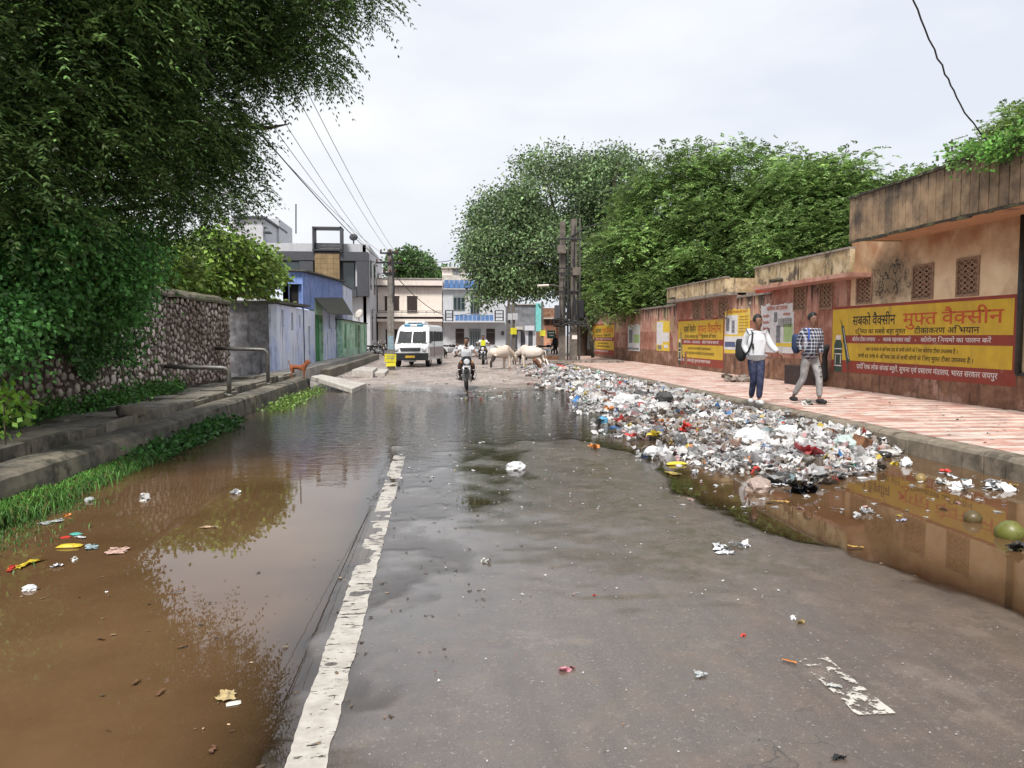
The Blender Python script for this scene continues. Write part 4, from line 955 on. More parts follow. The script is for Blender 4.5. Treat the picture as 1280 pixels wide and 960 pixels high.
bx('walls', m_cream, RH, 553, 335, 582, 352, Y + 5, 4); bx('window', m_wd, RH, 566, 336.5, 575, 344, Y + 4.95, .1); bx('roof', m_slabl, RH, 552, 333.5, 583, 335.2, Y + 4.7, 4.5)
bx('parapet', m_slabl, RH, 553, 344, 630, 352, Y + 3.5, .2)

# ---- the lane on the right, beyond the white house
DG = thing('dark_grey_block', 'grey concrete building with teal end wall beyond the cows', 'building', tuple(AY(655, 440, 86)))
bx('wall', M('grey_cement_wall', (.15, .155, .17), .9, var=.3, scale=.8, bump=.2, col2=(.23, .23, .25), amount=.5), DG, 640, 381, 670, 446, 86, 8)
bx('teal_wall', m_teal, DG, 670, 379, 678.5, 414, 85.5, 8); bx('roof_edge', m_slabl, DG, 640, 379.5, 671, 381, 85.8, 8)
bx('awning', m_slabl, DG, 644, 408, 654, 412, 84.5, 1.5); bx('shop_board', m_wht, DG, 656, 407, 668, 413, 85.2, .2)
for k in range(6): bx('shutter', m_lgrey if k % 2 else m_dgrey, DG, 642 + k * 4.8, 413.5, 646 + k * 4.8, 441, 85.6, .2)
BR = thing('brick_upper_house', 'brown brick house with tin awning at the end of the lane', 'house', tuple(AY(690, 440, 100)))
bx('wall', m_plinth, BR, 679, 385, 702, 446, 100, 8); bx('tin_awning', m_slabl, BR, 679, 397, 702, 398.5, 98, 2); bx('window', m_brown, BR, 682, 400, 687, 405, 99.9, .1); bx('window', m_brown, BR, 690, 400, 696, 405, 99.9, .1)
bx('orange_front', M('orange_wall', (.52, .26, .16), .85), BR, 680, 407, 695, 440, 99.5, .4)
GS = thing('green_board', 'green hanging signboard at the end of the lane beside the pole cluster', 'sign', tuple(AY(688, 424, 58)))
bx('board', M('green_sign_paint', (.02, .14, .10), .5), GS, 684, 413, 694, 423, 58, .06); bx('lettering', m_lwh, GS, 685.5, 415, 692.5, 416.5, 57.985, .01); bx('lettering', m_lwh, GS, 686.5, 418.5, 692, 420, 57.985, .01)
bx('post', m_dbar, GS, 688.6, 423, 689.3, 443, 58.01, .05)
LW = thing('low_lane_wall', 'low reddish wall section between the lane and the pole cluster', 'wall', tuple(AY(690, 445, 60)))
bx('wall', m_pinks, LW, 729, 396, 739, 446, 57.5, .3)
# red and brick lane behind the van
SB = thing('brick_stub_wall', 'dark brown brick wall in the gap between modern building and cream house', 'wall', tuple(AY(466, 442, 66)))
bx('wall', m_plinth, SB, 460, 408, 473, 444, 72, .4)
for k in range(8): bx('brick_course', m_rust, SB, 460, 410 + k * 4, 473, 412.8 + k * 4, 71.96, .03)
# ================================================================== TREES
m_bark = M('grey_brown_bark', (.10, .075, .055), .95, var=.3, scale=12, bump=.8)
m_leaf = leaf_mat('leaf', trans=.3); m_leafg = leaf_mat('glossy_leaf', trans=.2, rough=.55, spec=.25)
def unit(n, rng):
    v = rng.normal(size=(n, 3)); return v / np.linalg.norm(v, axis=1, keepdims=True)
def leaves(C, D, L, Wd, rng, col, cvar=.25, N=None):
    """C leaf bases, D directions, L lengths, Wd widths -> diamond faces with a fold"""
    n = len(C); D = D / np.linalg.norm(D, axis=1, keepdims=True)
    if N is None: N = unit(n, rng) + np.array([0, 0, .8])
    Sd = np.cross(D, N); Sd /= np.linalg.norm(Sd, axis=1, keepdims=True) + 1e-9
    L = np.broadcast_to(L, n)[:, None]; Wd = np.broadcast_to(Wd, n)[:, None]
    V = np.stack([C, C + D * L * .45 + Sd * Wd, C + D * L, C + D * L * .45 - Sd * Wd], 1).reshape(-1, 3)
    F = np.arange(4 * n).reshape(n, 4)
    base = np.array(col)
    if base.ndim == 1: base = np.broadcast_to(base, (n, 3))
    k = np.exp(rng.normal(size=(n, 1)) * cvar); hue = 1 + rng.normal(size=(n, 3)) * .06
    return V, F, np.repeat(np.clip(base * k * hue, 0, 1), 4, axis=0)
def merge(parts):
    V = []; F = []; Cc = []; n = 0
    for v, f, c in parts: V.append(v); F.append(f + n); Cc.append(c); n += len(v)
    return np.concatenate(V), np.concatenate(F), np.concatenate(Cc)
def crown_pts(ells, nsub, rsub, rng, shell=(.55, 1.0)):
    """sub-clump centres spread through a set of ellipsoids [(centre, (rx, ry, rz), weight)]"""
    w = np.array([e[2] for e in ells], float); w /= w.sum(); out = []
    for (c, r, _), k in zip(ells, w):
        n = max(1, int(nsub * k)); d = unit(n, rng); rad = rng.uniform(shell[0], shell[1], (n, 1)) ** .6
        out.append(np.array(c) + d * rad * np.array(r))
    return np.concatenate(out)
def clumpy(C0, per, rs, rng, L, Wd, col, droop=.3, flat=.7, cvar=.22, clvar=.25):
    n = len(C0) * per; k = np.repeat(np.arange(len(C0)), per)
    off = rng.normal(size=(n, 3)) * .5 * rs * np.array([1, 1, flat]); C = C0[k] + off
    D = off / (np.linalg.norm(off, axis=1, keepdims=True) + 1e-6) + unit(n, rng) * .8 + np.array([0, 0, -droop])
    cc = np.array(col) * np.exp(rng.normal(size=(len(C0), 1)) * clvar)
    return leaves(C, D, L * rng.uniform(.6, 1.2, n), Wd * rng.uniform(.7, 1.2, n), rng, cc[k], cvar)
def sprays(C0, per, rs, rng, rlen, nl, L, Wd, col, droop=.8, cvar=.2, clvar=.2, flat=.7):
    """pinnate sprays: each a curved rib with leaflets on both sides"""
    n = len(C0) * per; k = np.repeat(np.arange(len(C0)), per)
    off = rng.normal(size=(n, 3)) * .5 * rs * np.array([1, 1, flat]); B = C0[k] + off
    D = off / (np.linalg.norm(off, axis=1, keepdims=True) + 1e-6) * .8 + unit(n, rng) * .7; D[:, 2] = D[:, 2] * .5 + .15; D /= np.linalg.norm(D, axis=1, keepdims=True)
    Sd = np.cross(D, unit(n, rng) * .4 + np.array([0, 0, 1.0])); Sd /= np.linalg.norm(Sd, axis=1, keepdims=True)
    cc = np.array(col) * np.exp(rng.normal(size=(len(C0), 1)) * clvar); ln = rlen * rng.uniform(.7, 1.2, (n, 1)); parts = []
    for i in range(nl):
        u = (i + 1) / nl; P = B + D * ln * u + np.array([0, 0, -1.0]) * droop * ln * u * u * .6
        T = D + np.array([0, 0, -1.0]) * droop * u * 1.2
        for sgn in (-1, 1):
            dd = Sd * sgn * .8 + T * .7 + rng.normal(size=(n, 3)) * .12
            parts.append(leaves(P, dd, L * (1.05 - .35 * abs(u - .5) * 2) * rng.uniform(.8, 1.15, n), Wd, rng, cc[k], cvar, N=np.cross(D, Sd) + rng.normal(size=(n, 3)) * .35))
    return merge(parts)
def limbs(mb, base, top, r0, targets, rng, n1=7):
    """tapered trunk and forked limbs towards the clumps"""
    base, top = Vector(base), Vector(top); mid = base.lerp(top, .5) + Vector((rng.normal() * .15, rng.normal() * .15, 0))
    mb.tube([base - Vector((0, 0, .3)), base, mid, top], [r0 * 1.35, r0 * 1.1, r0 * .85, r0 * .62], 10)
    for tg in targets:
        tg = Vector(tg); s = base.lerp(top, rng.uniform(.65, 1.0)); m1 = s.lerp(tg, .45) + Vector((rng.normal() * .25, rng.normal() * .25, rng.normal() * .2 - .1))
        mb.tube([s, m1, tg], [r0 * .38, r0 * .22, r0 * .06], 6)
def tree(name, label, cat, base, top, r0, ells, crown, mleaf, seed, group=None, ntg=18):
    rng = np.random.default_rng(seed); t_ = thing(name, label, cat, tuple(base), group=group)
    mb = MB(); tg = crown_pts(ells, ntg, 0, rng, (.3, .8)); limbs(mb, base, top, r0, tg, rng); mb.build('trunk', m_bark, t_, smooth=True)
    V, F, Cc = crown(rng); V = V - np.array(t_.location)
    link_mesh('crown', fast_mesh('crown', V, F, mleaf, Cc), t_); return t_
def at(px, py, dist):
    """point on the ray at depth Y = dist"""
    return AY(px, py, dist)
def ell(px, py, dist, rx, rz, ry, w=None):
    k = dist / 960; return (tuple(at(px, py, dist)), (rx * k, ry, rz * k), (rx * rz) if w is None else w)

# --- dark banyan-like tree behind the poles
E = [ell(700, 255, 52, 78, 68, 5, 3000), ell(765, 238, 50, 55, 50, 4, 2300), ell(635, 292, 52, 52, 55, 4, 3000), ell(606, 318, 50, 27, 30, 2.5, 900), ell(690, 320, 50, 60, 50, 4, 3000), ell(622, 345, 49, 30, 24, 1.6, 800), ell(745, 330, 50, 50, 60, 4, 3200), ell(775, 370, 50, 40, 35, 3, 1500), ell(735, 385, 50, 25, 25, 2, 700), ell(655, 355, 50, 30, 14, 2.5, 500), ell(602, 375, 49.5, 10, 8, .8, 60)]
def cr(rng):
    C0 = crown_pts(E, 1500, 0, rng, (.45, 1.02)); return clumpy(C0, 85, .9, rng, .24, .062, (.12, .178, .080), droop=.6, cvar=.26, clvar=.34)
tree('banyan_tree', 'huge grey-green spreading tree overhanging the street behind the pole cluster', 'tree', (9.3, 50, .1), tuple(at(722, 330, 50)), .55, E, cr, m_leafg, 5, ntg=30)

# --- bright neem trees behind the wall
NG = (.155, .24, .072)
def neem(label, E_, base, seed, n, col=NG, per=16, rs=.85, group='neem trees behind the boundary wall', L=.21, Wd=.036, rl=.42):
    def cr_(rng):
        C0 = crown_pts(E_, int(n * .8), 0, rng, (.4, 1.18)); return sprays(C0, int(per * 1.9), rs, rng, rl, 4, L, Wd, col, droop=.55, cvar=.25, clvar=.38, flat=.55)
    k = E_[0][0]; return tree('neem_tree', label, 'tree', base, (k[0], k[1], max(2.5, k[2] - 1.5)), .22, E_, cr_, m_leaf, seed, group=group)
EA = [ell(820, 262, 42, 48, 42, 2.6), ell(792, 325, 40, 50, 42, 2.4), ell(850, 320, 41, 48, 45, 2.6), ell(770, 372, 39, 32, 22, 1.4), ell(835, 365, 38, 55, 28, 2)]
neem('bright feathery neem tree nearest the pole cluster, in front of the dark spreading tree', EA, (12.6, 41, .1), 21, 520)
EB = [ell(925, 232, 38, 72, 46, 3), ell(900, 290, 37, 62, 55, 3), ell(960, 290, 37, 55, 60, 3), ell(880, 345, 36, 50, 32, 2.4), ell(862, 215, 39, 35, 30, 2)]
neem('tall bright neem tree above the far wall hut', EB, (15.2, 38, .1), 22, 620)
EC = [ell(1015, 240, 33, 60, 42, 2.6), ell(1040, 290, 32, 45, 48, 2.4), ell(985, 310, 32, 45, 45, 2.4), ell(1000, 345, 31, 40, 22, 1.6)]
neem('bright neem tree rising above the middle hut parapet', EC, (15.5, 33, .1), 23, 520)
ED = [ell(1105, 270, 30, 40, 36, 2.2), ell(1150, 248, 31, 38, 24, 2.0), ell(1075, 300, 29, 25, 32, 1.4), ell(1190, 226, 33, 26, 15, 1.4)]
neem('lower neem tree whose top shows along the stained panel roof edge', ED, (17.5, 30, .1), 24, 330)
EF = [ell(1262, 180, 18, 28, 20, 1.2), ell(1300, 165, 18, 45, 40, 1.4), ell(1230, 186, 18.5, 15, 8, .5)]
neem('neem branch tops peeping over the roof edge at the right border', EF, (15.5, 18, .1), 25, 130, L=.13, Wd=.022, rl=.26, rs=.45, per=14)
# --- behind the houses
EG = [ell(512, 332, 90, 24, 17, 2.6), ell(497, 334, 90, 12, 12, 1.6), ell(528, 338, 88, 12, 12, 1.6)]
def cg(rng): return clumpy(crown_pts(EG, 160, 0, rng), 40, 1.1, rng, .45, .15, (.07, .13, .04), cvar=.3)
tree('roundish_tree', 'small round dark green tree behind the cream house roof', 'tree', (-3, 90, 0), tuple(at(512, 345, 90)), .3, EG, cg, m_leaf, 31, ntg=8)
EH = [ell(548, 348, 95, 18, 8, 2), ell(700, 375, 110, 10, 7, 2)]
def ch(rng): return clumpy(crown_pts(EH[:1], 60, 0, rng), 40, 1.1, rng, .45, .15, (.08, .16, .04), cvar=.3)
tree('hedge_tree', 'low green tree top between the cream house roof and the rooftop room', 'tree', (1, 95, 0), tuple(at(548, 352, 95)), .2, EH[:1], ch, m_leaf, 32, ntg=5)

# --- yellow-green tree behind the stone wall
EI = [ell(300, 335, 24, 42, 30, 1.3), ell(255, 345, 23, 42, 32, 1.3), ell(330, 352, 25, 18, 16, .7), ell(272, 312, 23, 30, 22, 1), ell(215, 335, 21, 35, 30, 1.3)]
def ci(rng): return clumpy(crown_pts(EI, 420, 0, rng, (.4, 1)), 34, .42, rng, .17, .052, (.15, .235, .045), droop=.4, cvar=.35, clvar=.3)
tree('young_leafy_tree', 'yellow-green leafy tree behind the stone wall beside the blue house', 'tree', (-7.3, 23.5, .1), tuple(at(285, 355, 23.5)), .14, EI, ci, m_leaf, 33, ntg=16)

# --- the big dark tree over the left side
EL = [ell(60, 60, 9, 130, 120, 1.6), ell(180, 60, 10, 130, 110, 1.8), ell(255, 15, 10.5, 80, 66, 1.5), ell(345, -5, 10.5, 46, 44, 1.2, 3800), ell(408, -30, 11, 40, 36, 1.0, 2400), ell(235, 125, 11, 48, 66, 1.5), ell(200, 200, 11, 66, 66, 1.4), ell(268, 215, 11.5, 24, 40, .9, 1600), ell(120, 170, 9.5, 110, 80, 1.6), ell(30, 190, 8.5, 90, 70, 1.3), ell(232, 262, 12, 34, 26, .9, 1300), ell(220, -70, 10, 190, 70, 2.2), ell(20, -60, 8.5, 160, 70, 2), ell(40, 270, 9, 75, 35, 1.1)]
BG = (.088, .150, .044)
def cl(rng):
    C0 = crown_pts(EL, 1150, 0, rng, (.35, 1.0)); a = sprays(C0, 19, .44, rng, .34, 6, .084, .0125, BG, droop=1.0, cvar=.3, clvar=.5)
    E2 = [ell(385, 58, 10.5, 18, 22, .6), ell(328, 78, 10.8, 30, 26, .7), ell(458, 0, 11, 20, 9, .5), ell(395, 84, 10.6, 13, 8, .5), ell(282, 178, 11.3, 18, 28, .5), ell(308, 240, 11.6, 14, 9, .3)]
    b_ = sprays(crown_pts(E2, 130, 0, rng, (.2, 1.0)), 9, .3, rng, .36, 7, .085, .012, BG, droop=1.0, cvar=.3, clvar=.3)
    return merge([a, b_])
BT = tree('dark_overhanging_tree', 'big dark drooping-leaved tree overhanging the left pavement and road', 'tree', (-7.6, 11.5, .1), (-6.4, 10.8, 4.6), .34, EL, cl, m_leaf, 41, ntg=34)
p0, p1 = at(300, 156, 11.4), at(361, 155, 11.6); mb = MB(); mb.tube([tuple(at(250, 165, 11.2)), tuple(p0), tuple(at(335, 160, 11.5)), tuple(p1)], [.05, .036, .03, .008], 6); mb.tube([tuple(at(318, 158, 11.45)), tuple(at(345, 152, 11.6))], [.02, .006], 5); mb.build('dead_branch', m_bark, BT, smooth=True)

# --- creepers over the wall
def ivy(rng):
    parts = []
    n = 36000; y = rng.uniform(3.2, 13.4, n); z = rng.uniform(.55, 2.9, n) ; hang = nse(y, z, 1.3, 3) + nse(y, z, 3.1, 4) * .5
    lim = 1.35 + .75 * (nse(y, y * 0, 1.1, 7)) + np.clip((y - 9.5) * -.05, -.5, .4); keep = (z > lim + hang * .5) & (rng.random(n) < .95)
    y, z, hang = y[keep], z[keep], hang[keep]; m = len(y)
    x = XS + .06 + np.maximum(0, .22 + hang * .55) * rng.uniform(.3, 1, m) * np.clip((13.6 - y) / 2, 0, 1)
    C = np.stack([x, y, z], 1); D = np.stack([rng.normal(size=m) * .5 + .3, rng.normal(size=m) * .6, -.6 + rng.normal(size=m) * .4], 1)
    parts.append(leaves(C, D, .068 * rng.uniform(.6, 1.3, m), .028, rng, (.07, .17, .045), .35, N=np.array([1, 0, .5]) + rng.normal(size=(m, 3)) * .5))
    E3 = [ell(30, 350, 8.8, 50, 55, .5), ell(110, 330, 9.8, 80, 50, .7), ell(140, 340, 11, 42, 50, .7), ell(140, 415, 11.5, 30, 45, .35), ell(120, 380, 10.2, 50, 40, .5), ell(50, 300, 9, 70, 40, .7), ell(175, 292, 11.8, 34, 26, .7), ell(8, 420, 8.2, 12, 40, .3, 700)]
    parts.append(clumpy(crown_pts(E3, 420, 0, rng, (.3, 1)), 85, .34, rng, .062, .024, (.085, .22, .055), droop=.7, cvar=.35, clvar=.3))
    return merge(parts)
rng = np.random.default_rng(50); V, F, Cc = ivy(rng)
IV = thing('creeper', 'thick dark green creeper hanging over the near stone wall', 'creeper', (XS, 10, .5)); V = V - np.array(IV.location)
link_mesh('foliage', fast_mesh('foliage', V, F, m_leaf, Cc), IV)
mb = MB()
for k in range(26):
    y = 4 + k * .42; pts = [(XS + .04, y + .3 * math.sin(k), 2.5)]
    for j in range(1, 6): pts.append((XS + .05 + .03 * (j % 2), y + .3 * math.sin(k) + math.sin(k * 1.7 + j) * .12, 2.5 - j * .33))
    mb.tube(pts, .012, 4)
tag(mb.build('stem', m_bark, IV), kind='stuff')
# creeper on the panelled roof edge, right
rng = np.random.default_rng(51); pts = []
for k in range(60):
    y = rng.uniform(8.5, yF - 3.2) if k % 3 else rng.uniform(9.5, 12.2); pts.append((xf + rng.uniform(-.05, .5), y, ztp + .06 + rng.uniform(0, .16)))
for k in range(14): pts.append((xf - .03, YX(1218, xf) - rng.uniform(-.35, 1.2), ztp - rng.uniform(0, .16)))
V, F, Cc = clumpy(np.array(pts), 60, .26, rng, .075, .03, (.12, .26, .05), droop=.3, cvar=.3, clvar=.3)
RC = thing('roof_creeper', 'bright green creeper trailing over the stained panel roof edge', 'creeper', (xf, 12, ztp)); link_mesh('foliage', fast_mesh('foliage', V - np.array(RC.location), F, m_leaf, Cc), RC)
MB().tube([(xf + .02, y_, ztp + .08 + .03 * math.sin(y_ * 3)) for y_ in np.arange(8.5, yF - 3, .3)], .012, 5).build('vine_stem', m_bark, RC)

# --- grass and weeds along the drain wall (nobody could count the blades)
def blades(rng, n, ylo, yhi, xw_, h, col, seed):
    y = rng.uniform(ylo, yhi, n); y = y + nse(y, y * 0, 2, seed) * .4; x = XD + .02 + np.abs(rng.normal(size=n)) * xw_ ; keep = nse(x * 2, y, 1.8, seed) > -.22; x, y = x[keep], y[keep]; n = len(x)
    parts = []; d = unit(n, rng); d[:, 2] = 0; d /= np.linalg.norm(d, axis=1, keepdims=True) + 1e-6; H_ = h * rng.uniform(.5, 1.2, n)[:, None]; w = .006
    P = np.stack([x, y, np.full(n, -.02)], 1); s_ = np.cross(d, [0, 0, 1]) * w; V = []
    ks = [(0, 0), (.35, .62), (.75, .95), (1.15, .8), (1.4, .5)]
    for i, (u, v_) in enumerate(ks):
        c = P + d * H_ * u * .6 + np.array([0, 0, 1.0]) * H_ * v_; k = 1 - i * .2; V += [c - s_ * k, c + s_ * k]
    V = np.stack(V, 1).reshape(-1, 3); b_ = (np.arange(n) * 10)[:, None]; F = np.concatenate([b_ + np.array([2*i, 2*i+1, 2*i+3, 2*i+2]) for i in range(4)])
    cb = np.array(col) * np.exp(rng.normal(size=(n, 1)) * .4); dry = rng.random(n) < .12; cb[dry] = np.array([.24, .20, .08]) * rng.uniform(.5, 1.2, (dry.sum(), 1)); c = np.repeat(cb, 10, axis=0); return V, F, c
rng = np.random.default_rng(60)
V, F, Cc = merge([blades(rng, 9000, 4.4, 7.4, .14, .16, (.085, .20, .04), 1), blades(rng, 5200, 7.3, 10.0, .12, .13, (.09, .22, .045), 2), blades(rng, 2500, 9.5, 13.5, .10, .12, (.06, .15, .035), 3), blades(rng, 3000, 5, 7.5, .3, .05, (.07, .16, .035), 5)])
o = link_mesh('grass', fast_mesh('grass', V, F, m_leaf, Cc)); tag(o, 'bright green grass growing from the water along the drain wall', 'grass', kind='stuff')
C0 = np.stack([XD + .04 + rng.uniform(0, .26, 150), rng.uniform(9.6, 13.6, 150), rng.uniform(.0, .10, 150)], 1); a = clumpy(C0, 32, .15, rng, .07, .028, (.055, .145, .035), droop=0, cvar=.3)
o = link_mesh('weeds', fast_mesh('weeds', *a[:2], m_leaf, a[2])); tag(o, 'leafy green weeds standing in the water below the drain wall', 'weeds', kind='stuff')
q0 = G(335, 515); q1 = G(395, 488)
n_ = 90; u = rng.random(n_); C0 = np.stack([q0.x + (q1.x - q0.x) * u + rng.uniform(-.1, .3, n_), q0.y + (q1.y - q0.y) * u + rng.uniform(-.3, .3, n_), rng.uniform(.0, .04, n_)], 1)
a = clumpy(C0, 34, .15, rng, .06, .022, (.15, .24, .055), droop=0, cvar=.3)
o = link_mesh('yellow_weeds', fast_mesh('yellow_weeds', *a[:2], m_leaf, a[2])); tag(o, 'yellow-green floating weeds beside the end of the drain wall', 'weeds', kind='stuff')
# weeds at the foot of the stone wall
C0 = np.stack([XS + .08 + np.abs(rng.normal(size=210)) * .14, np.concatenate([rng.uniform(7.5, 12, 80), rng.uniform(12.3, 16.5, 130)]), ZL + np.abs(rng.normal(size=210)) * .10], 1)
a = clumpy(C0, 26, .18, rng, .07, .028, (.075, .19, .04), droop=.1, cvar=.35)
o = link_mesh('wall_foot_weeds', fast_mesh('wall_foot_weeds', *a[:2], m_leaf, a[2])); tag(o, 'leafy weeds growing at the foot of the stone wall', 'weeds', kind='stuff')
p = G(3, 575, ZL); C0 = np.array([[XS + .9, 8.3, ZL + .1 + .12 * i] for i in range(5)]) + rng.normal(size=(5, 3)) * .06
p = AY(5, 510, 8.2); C0 = np.array([tuple(p)] * 7) + rng.normal(size=(7, 3)) * [.05, .1, .12]; a = clumpy(C0, 22, .16, rng, .085, .035, (.20, .36, .05), droop=0)
pt = thing('pavement_plant', 'bright green seedling at the left border of the pavement', 'plant', (p.x, p.y, ZL)); link_mesh('foliage', fast_mesh('foliage', a[0] - np.array(pt.location), a[1], m_leaf, a[2]), pt); MB().tube([(p.x, p.y, ZL), (p.x, p.y, p.z + .1)], .008, 5).build('stem', m_bark, pt)
# ================================================================== POLES AND WIRES
m_pole = M('concrete_pole', (.21, .195, .175), .9, var=.2, scale=6, bump=.4, streak=(.06, .055, .05), streak_amt=.7)
m_poled = M('dark_concrete_pole', (.15, .13, .11), .9, var=.25, scale=6, bump=.4, streak=(.04, .035, .03), streak_amt=.8)
m_wire = M('black_cable', (.03, .03, .032), .6, var=.05); m_wireg = M('grey_wire', (.16, .16, .17), .5, var=.05, metal=.5)
m_ysign = M('yellow_tin', (.62, .56, .03), .55, var=.1, scale=5, bump=.1, col2=(.40, .36, .04), amount=.3)
m_ins = M('brown_insulator', (.10, .04, .03), .3)
Y = G(489, 462).y + .0; b_ = G(489, 462, .08); x_ = b_.x; Y = b_.y
LP = thing('power_pole', 'grey concrete power pole with a yellow tin sign wrapped round it, left of the van', 'pole', tuple(b_))
zt_ = AY(490, 312, Y).z
MB().prism([(x_ - .17, -.1), (x_ + .17, -.1), (x_ + .105, zt_), (x_ - .105, zt_)], 'Y', Y - .13, Y + .13).build('shaft', m_pole, LP, bevel=.02)
for py, w in ((317, .42), (329, .62), (342, .3)):
    z = AY(490, py, Y).z; MB().b(x_ - w, x_ + w * .8, Y - .19, Y - .135, z - .035, z + .035).build('crossarm', m_dbar, LP)
    for k in (-.9, .0, .7):
        MB().lathe([(.02, 0), (.045, .03), (.03, .07), (.045, .1), (.02, .13)], (x_ + w * k, Y - .16, z + .035), n=8).build('insulator', m_ins, LP)
sg = MB(); z0 = AY(490, 458, Y).z; z1 = AY(490, 441, Y).z
sg.rb((x_ - .02, Y - .19, (z1 * .62 + z0 * .38)), (.50, .02, (z1 - z0) * .6), (.05, .03, 0)); sg.rb((x_ + .0, Y - .22, z0 + .09), (.42, .02, (z1 - z0) * .26), (-.12, -.04, 0))
sg.build('yellow_sign', m_ysign, LP)
ls = MB()
for k in range(3): ls.b(x_ - .18, x_ + .16, Y - .207, Y - .204, z0 + .34 + k * .08, z0 + .365 + k * .08)
ls.build('sign_writing', m_greyb, LP)
MB().b(x_ - .12, x_ + .12, Y - .15, Y - .135, AY(490, 437, Y).z, AY(490, 420, Y).z).build('pasted_bill', M('faded_blue_bill', (.22, .31, .36), .7, var=.2, scale=14), LP)
MB().tube([(x_ + .1, Y - .16, zt_ - .3), (x_ + .16, Y - .2, 3.6), (x_ + .13, Y - .2, 3.0)], .05, 6).build('cable_bundle', m_wire, LP)
def wire(pts, r, label, mt=m_wire, sag=.0, group=None, name='overhead_wire'):
    P = [Vector(p) for p in pts]; t_ = []
    for a, b_ in zip(P, P[1:]):
        for k in range(8): u = k / 8; q = a.lerp(b_, u); q.z -= sag * 4 * u * (1 - u); t_.append(tuple(q))
    t_.append(tuple(P[-1])); mb = MB().tube(t_, r, 5); o = link_mesh(name, mb.mesh(name, mt)); tag(o, label, 'wire', group); return o
zc_ = AY(490, 318, Y).z
GR = 'wires from the power pole to the upper left'
for k, (px, dist, dx, dz, lb) in enumerate(((162, 9, -.3, 0, 'wire entering at the top border farthest left, running to the power pole'), (220, 9, -.4, -.3, 'second wire from the left at the top border, running to the power pole'), (252, 9.5, -.35, -.28, 'third wire from the left at the top border, running to the power pole'), (300, 10, .0, 0.05, 'fourth wire from the left at the top border, reaching the pole top'), (321, 10, .3, .0, 'wire nearest the right at the top border, ending at the right end of the crossarm'))):
    wire([(x_ + dx, Y - .16, zc_ + dz), tuple(at(px, -14, dist))], .0065, lb, m_wireg, .25, GR)
wire([(x_ - .3, Y - .16, zc_ - .35), tuple(at(330, 172, 12)), tuple(at(250, 60, 9))], .011, 'thicker black wire passing just under the dead branch', m_wire, .15)
wire([(x_ + .3, Y - .16, zc_), tuple(at(575, 322, 44)), tuple(at(703, 300, 41))], .016, 'wire crossing the street from the power pole to the pole cluster', m_wire, .3)
wire([(x_ + .3, Y - .16, zc_ - .35), tuple(at(600, 330, 44)), tuple(at(703, 318, 41))], .016, 'lower wire crossing the street to the pole cluster', m_wire, .3)
wire([(x_ + .2, Y - .1, zc_ - .9), tuple(at(560, 395, 55)), tuple(at(636, 372, 66))], .02, 'slack cable from the power pole to the corner of the white house', m_wire, .35)
# right: loose cable hanging from the sky to the roof edge
pr = [at(1138, -12, 10.2), at(1150, 25, 10.4), at(1168, 62, 10.8), at(1181, 92, 11.1), at(1192, 112, 11.3), at(1206, 140, 11.7), at(1222, 162, 12.0), at(1243, 188, 12.2)]
t_ = []
for a, b_ in zip(pr, pr[1:]):
    for k in range(3): t_.append(tuple(a.lerp(b_, k / 3) + Vector((random.uniform(-.015, .015), 0, random.uniform(-.015, .015)))))
t_.append(tuple(pr[-1])); o = link_mesh('hanging_cable', MB().tube(t_, .013, 6).mesh('hanging_cable', m_wire, smooth=True)); tag(o, 'single knotty black cable coming down to the creeper on the panelled roof edge', 'cable')
o = link_mesh('antenna_rod', MB().tube([tuple(at(1190, 206, 16)), tuple(at(1190, 174, 16))], .016, 5).mesh('antenna_rod', m_dbar)); tag(o, 'thin upright rod standing on the roof above the stained panels', 'rod')

# ---- pole cluster on the footpath
PCY = G(702, 453, ZS).y
def pole(px, w, top, label, mt, dy=0.0, name='utility_pole'):
    b_ = AY(px, 440, PCY + dy); zt_ = AY(px, top, PCY + dy).z
    t_ = thing(name, label, 'pole', (b_.x, PCY + dy, ZS)); q = MB(); q.prism([(b_.x - w / 2, .1), (b_.x + w / 2, .1), (b_.x + w * .36, zt_), (b_.x - w * .36, zt_)], 'Y', PCY + dy - w * .4, PCY + dy + w * .4); q.build('shaft', mt, t_, bevel=.015); return t_, b_.x
P1, xa = pole(702.5, .33, 277, 'left thick dark concrete pole of the cluster on the footpath', m_poled)
P2, xb = pole(716.5, .36, 274, 'right thick concrete pole of the cluster with a small white notice', m_poled, -.15)
P3, xc_ = pole(709.5, .10, 300, 'thin pipe pole standing between the two thick poles', m_pipe, .3, 'pipe_pole'); P4, xd_ = pole(724, .10, 273, 'thin pipe pole to the right of the thick poles', m_pipe, .2, 'pipe_pole')
def zz_(py): return AY(710, py, PCY).z
for py in (300, 336, 342, 365):
    MB().b(xa - .35, xb + .3, PCY - .36, PCY - .32, zz_(py) - .03, zz_(py) + .03).build('crossarm', m_dbar, P2)
for x0, x1, a, b2, mt in ((xa - .42, xa - .16, 401, 382, m_dgrey), (xa + .22, xb - .22, 398, 378, m_dbar), (xb + .2, xb + .46, 398, 376, m_dbar), (xa - .3, xa + .1, 318, 308, m_poled), (xb - .1, xb + .3, 345, 335, m_poled)):
    MB().b(x0, x1, PCY - .5, PCY - .2, zz_(a), zz_(b2)).build('switch_box', mt, P2, bevel=.02)
mb = MB()
for k in range(9):
    z = zz_(403) + random.uniform(-.12, .12); ph = random.uniform(0, 6); pts = [(xa - .5 + (xb - xa + 1.1) * u, PCY - .42 - .12 * math.sin(ph + u * 6), z + .1 * math.sin(ph * 2 + u * 7)) for u in np.linspace(0, 1, 12)]; mb.tube(pts, .028, 5)
tag(mb.build('cable_tangle', m_wire, P2), kind='stuff')
mb = MB()
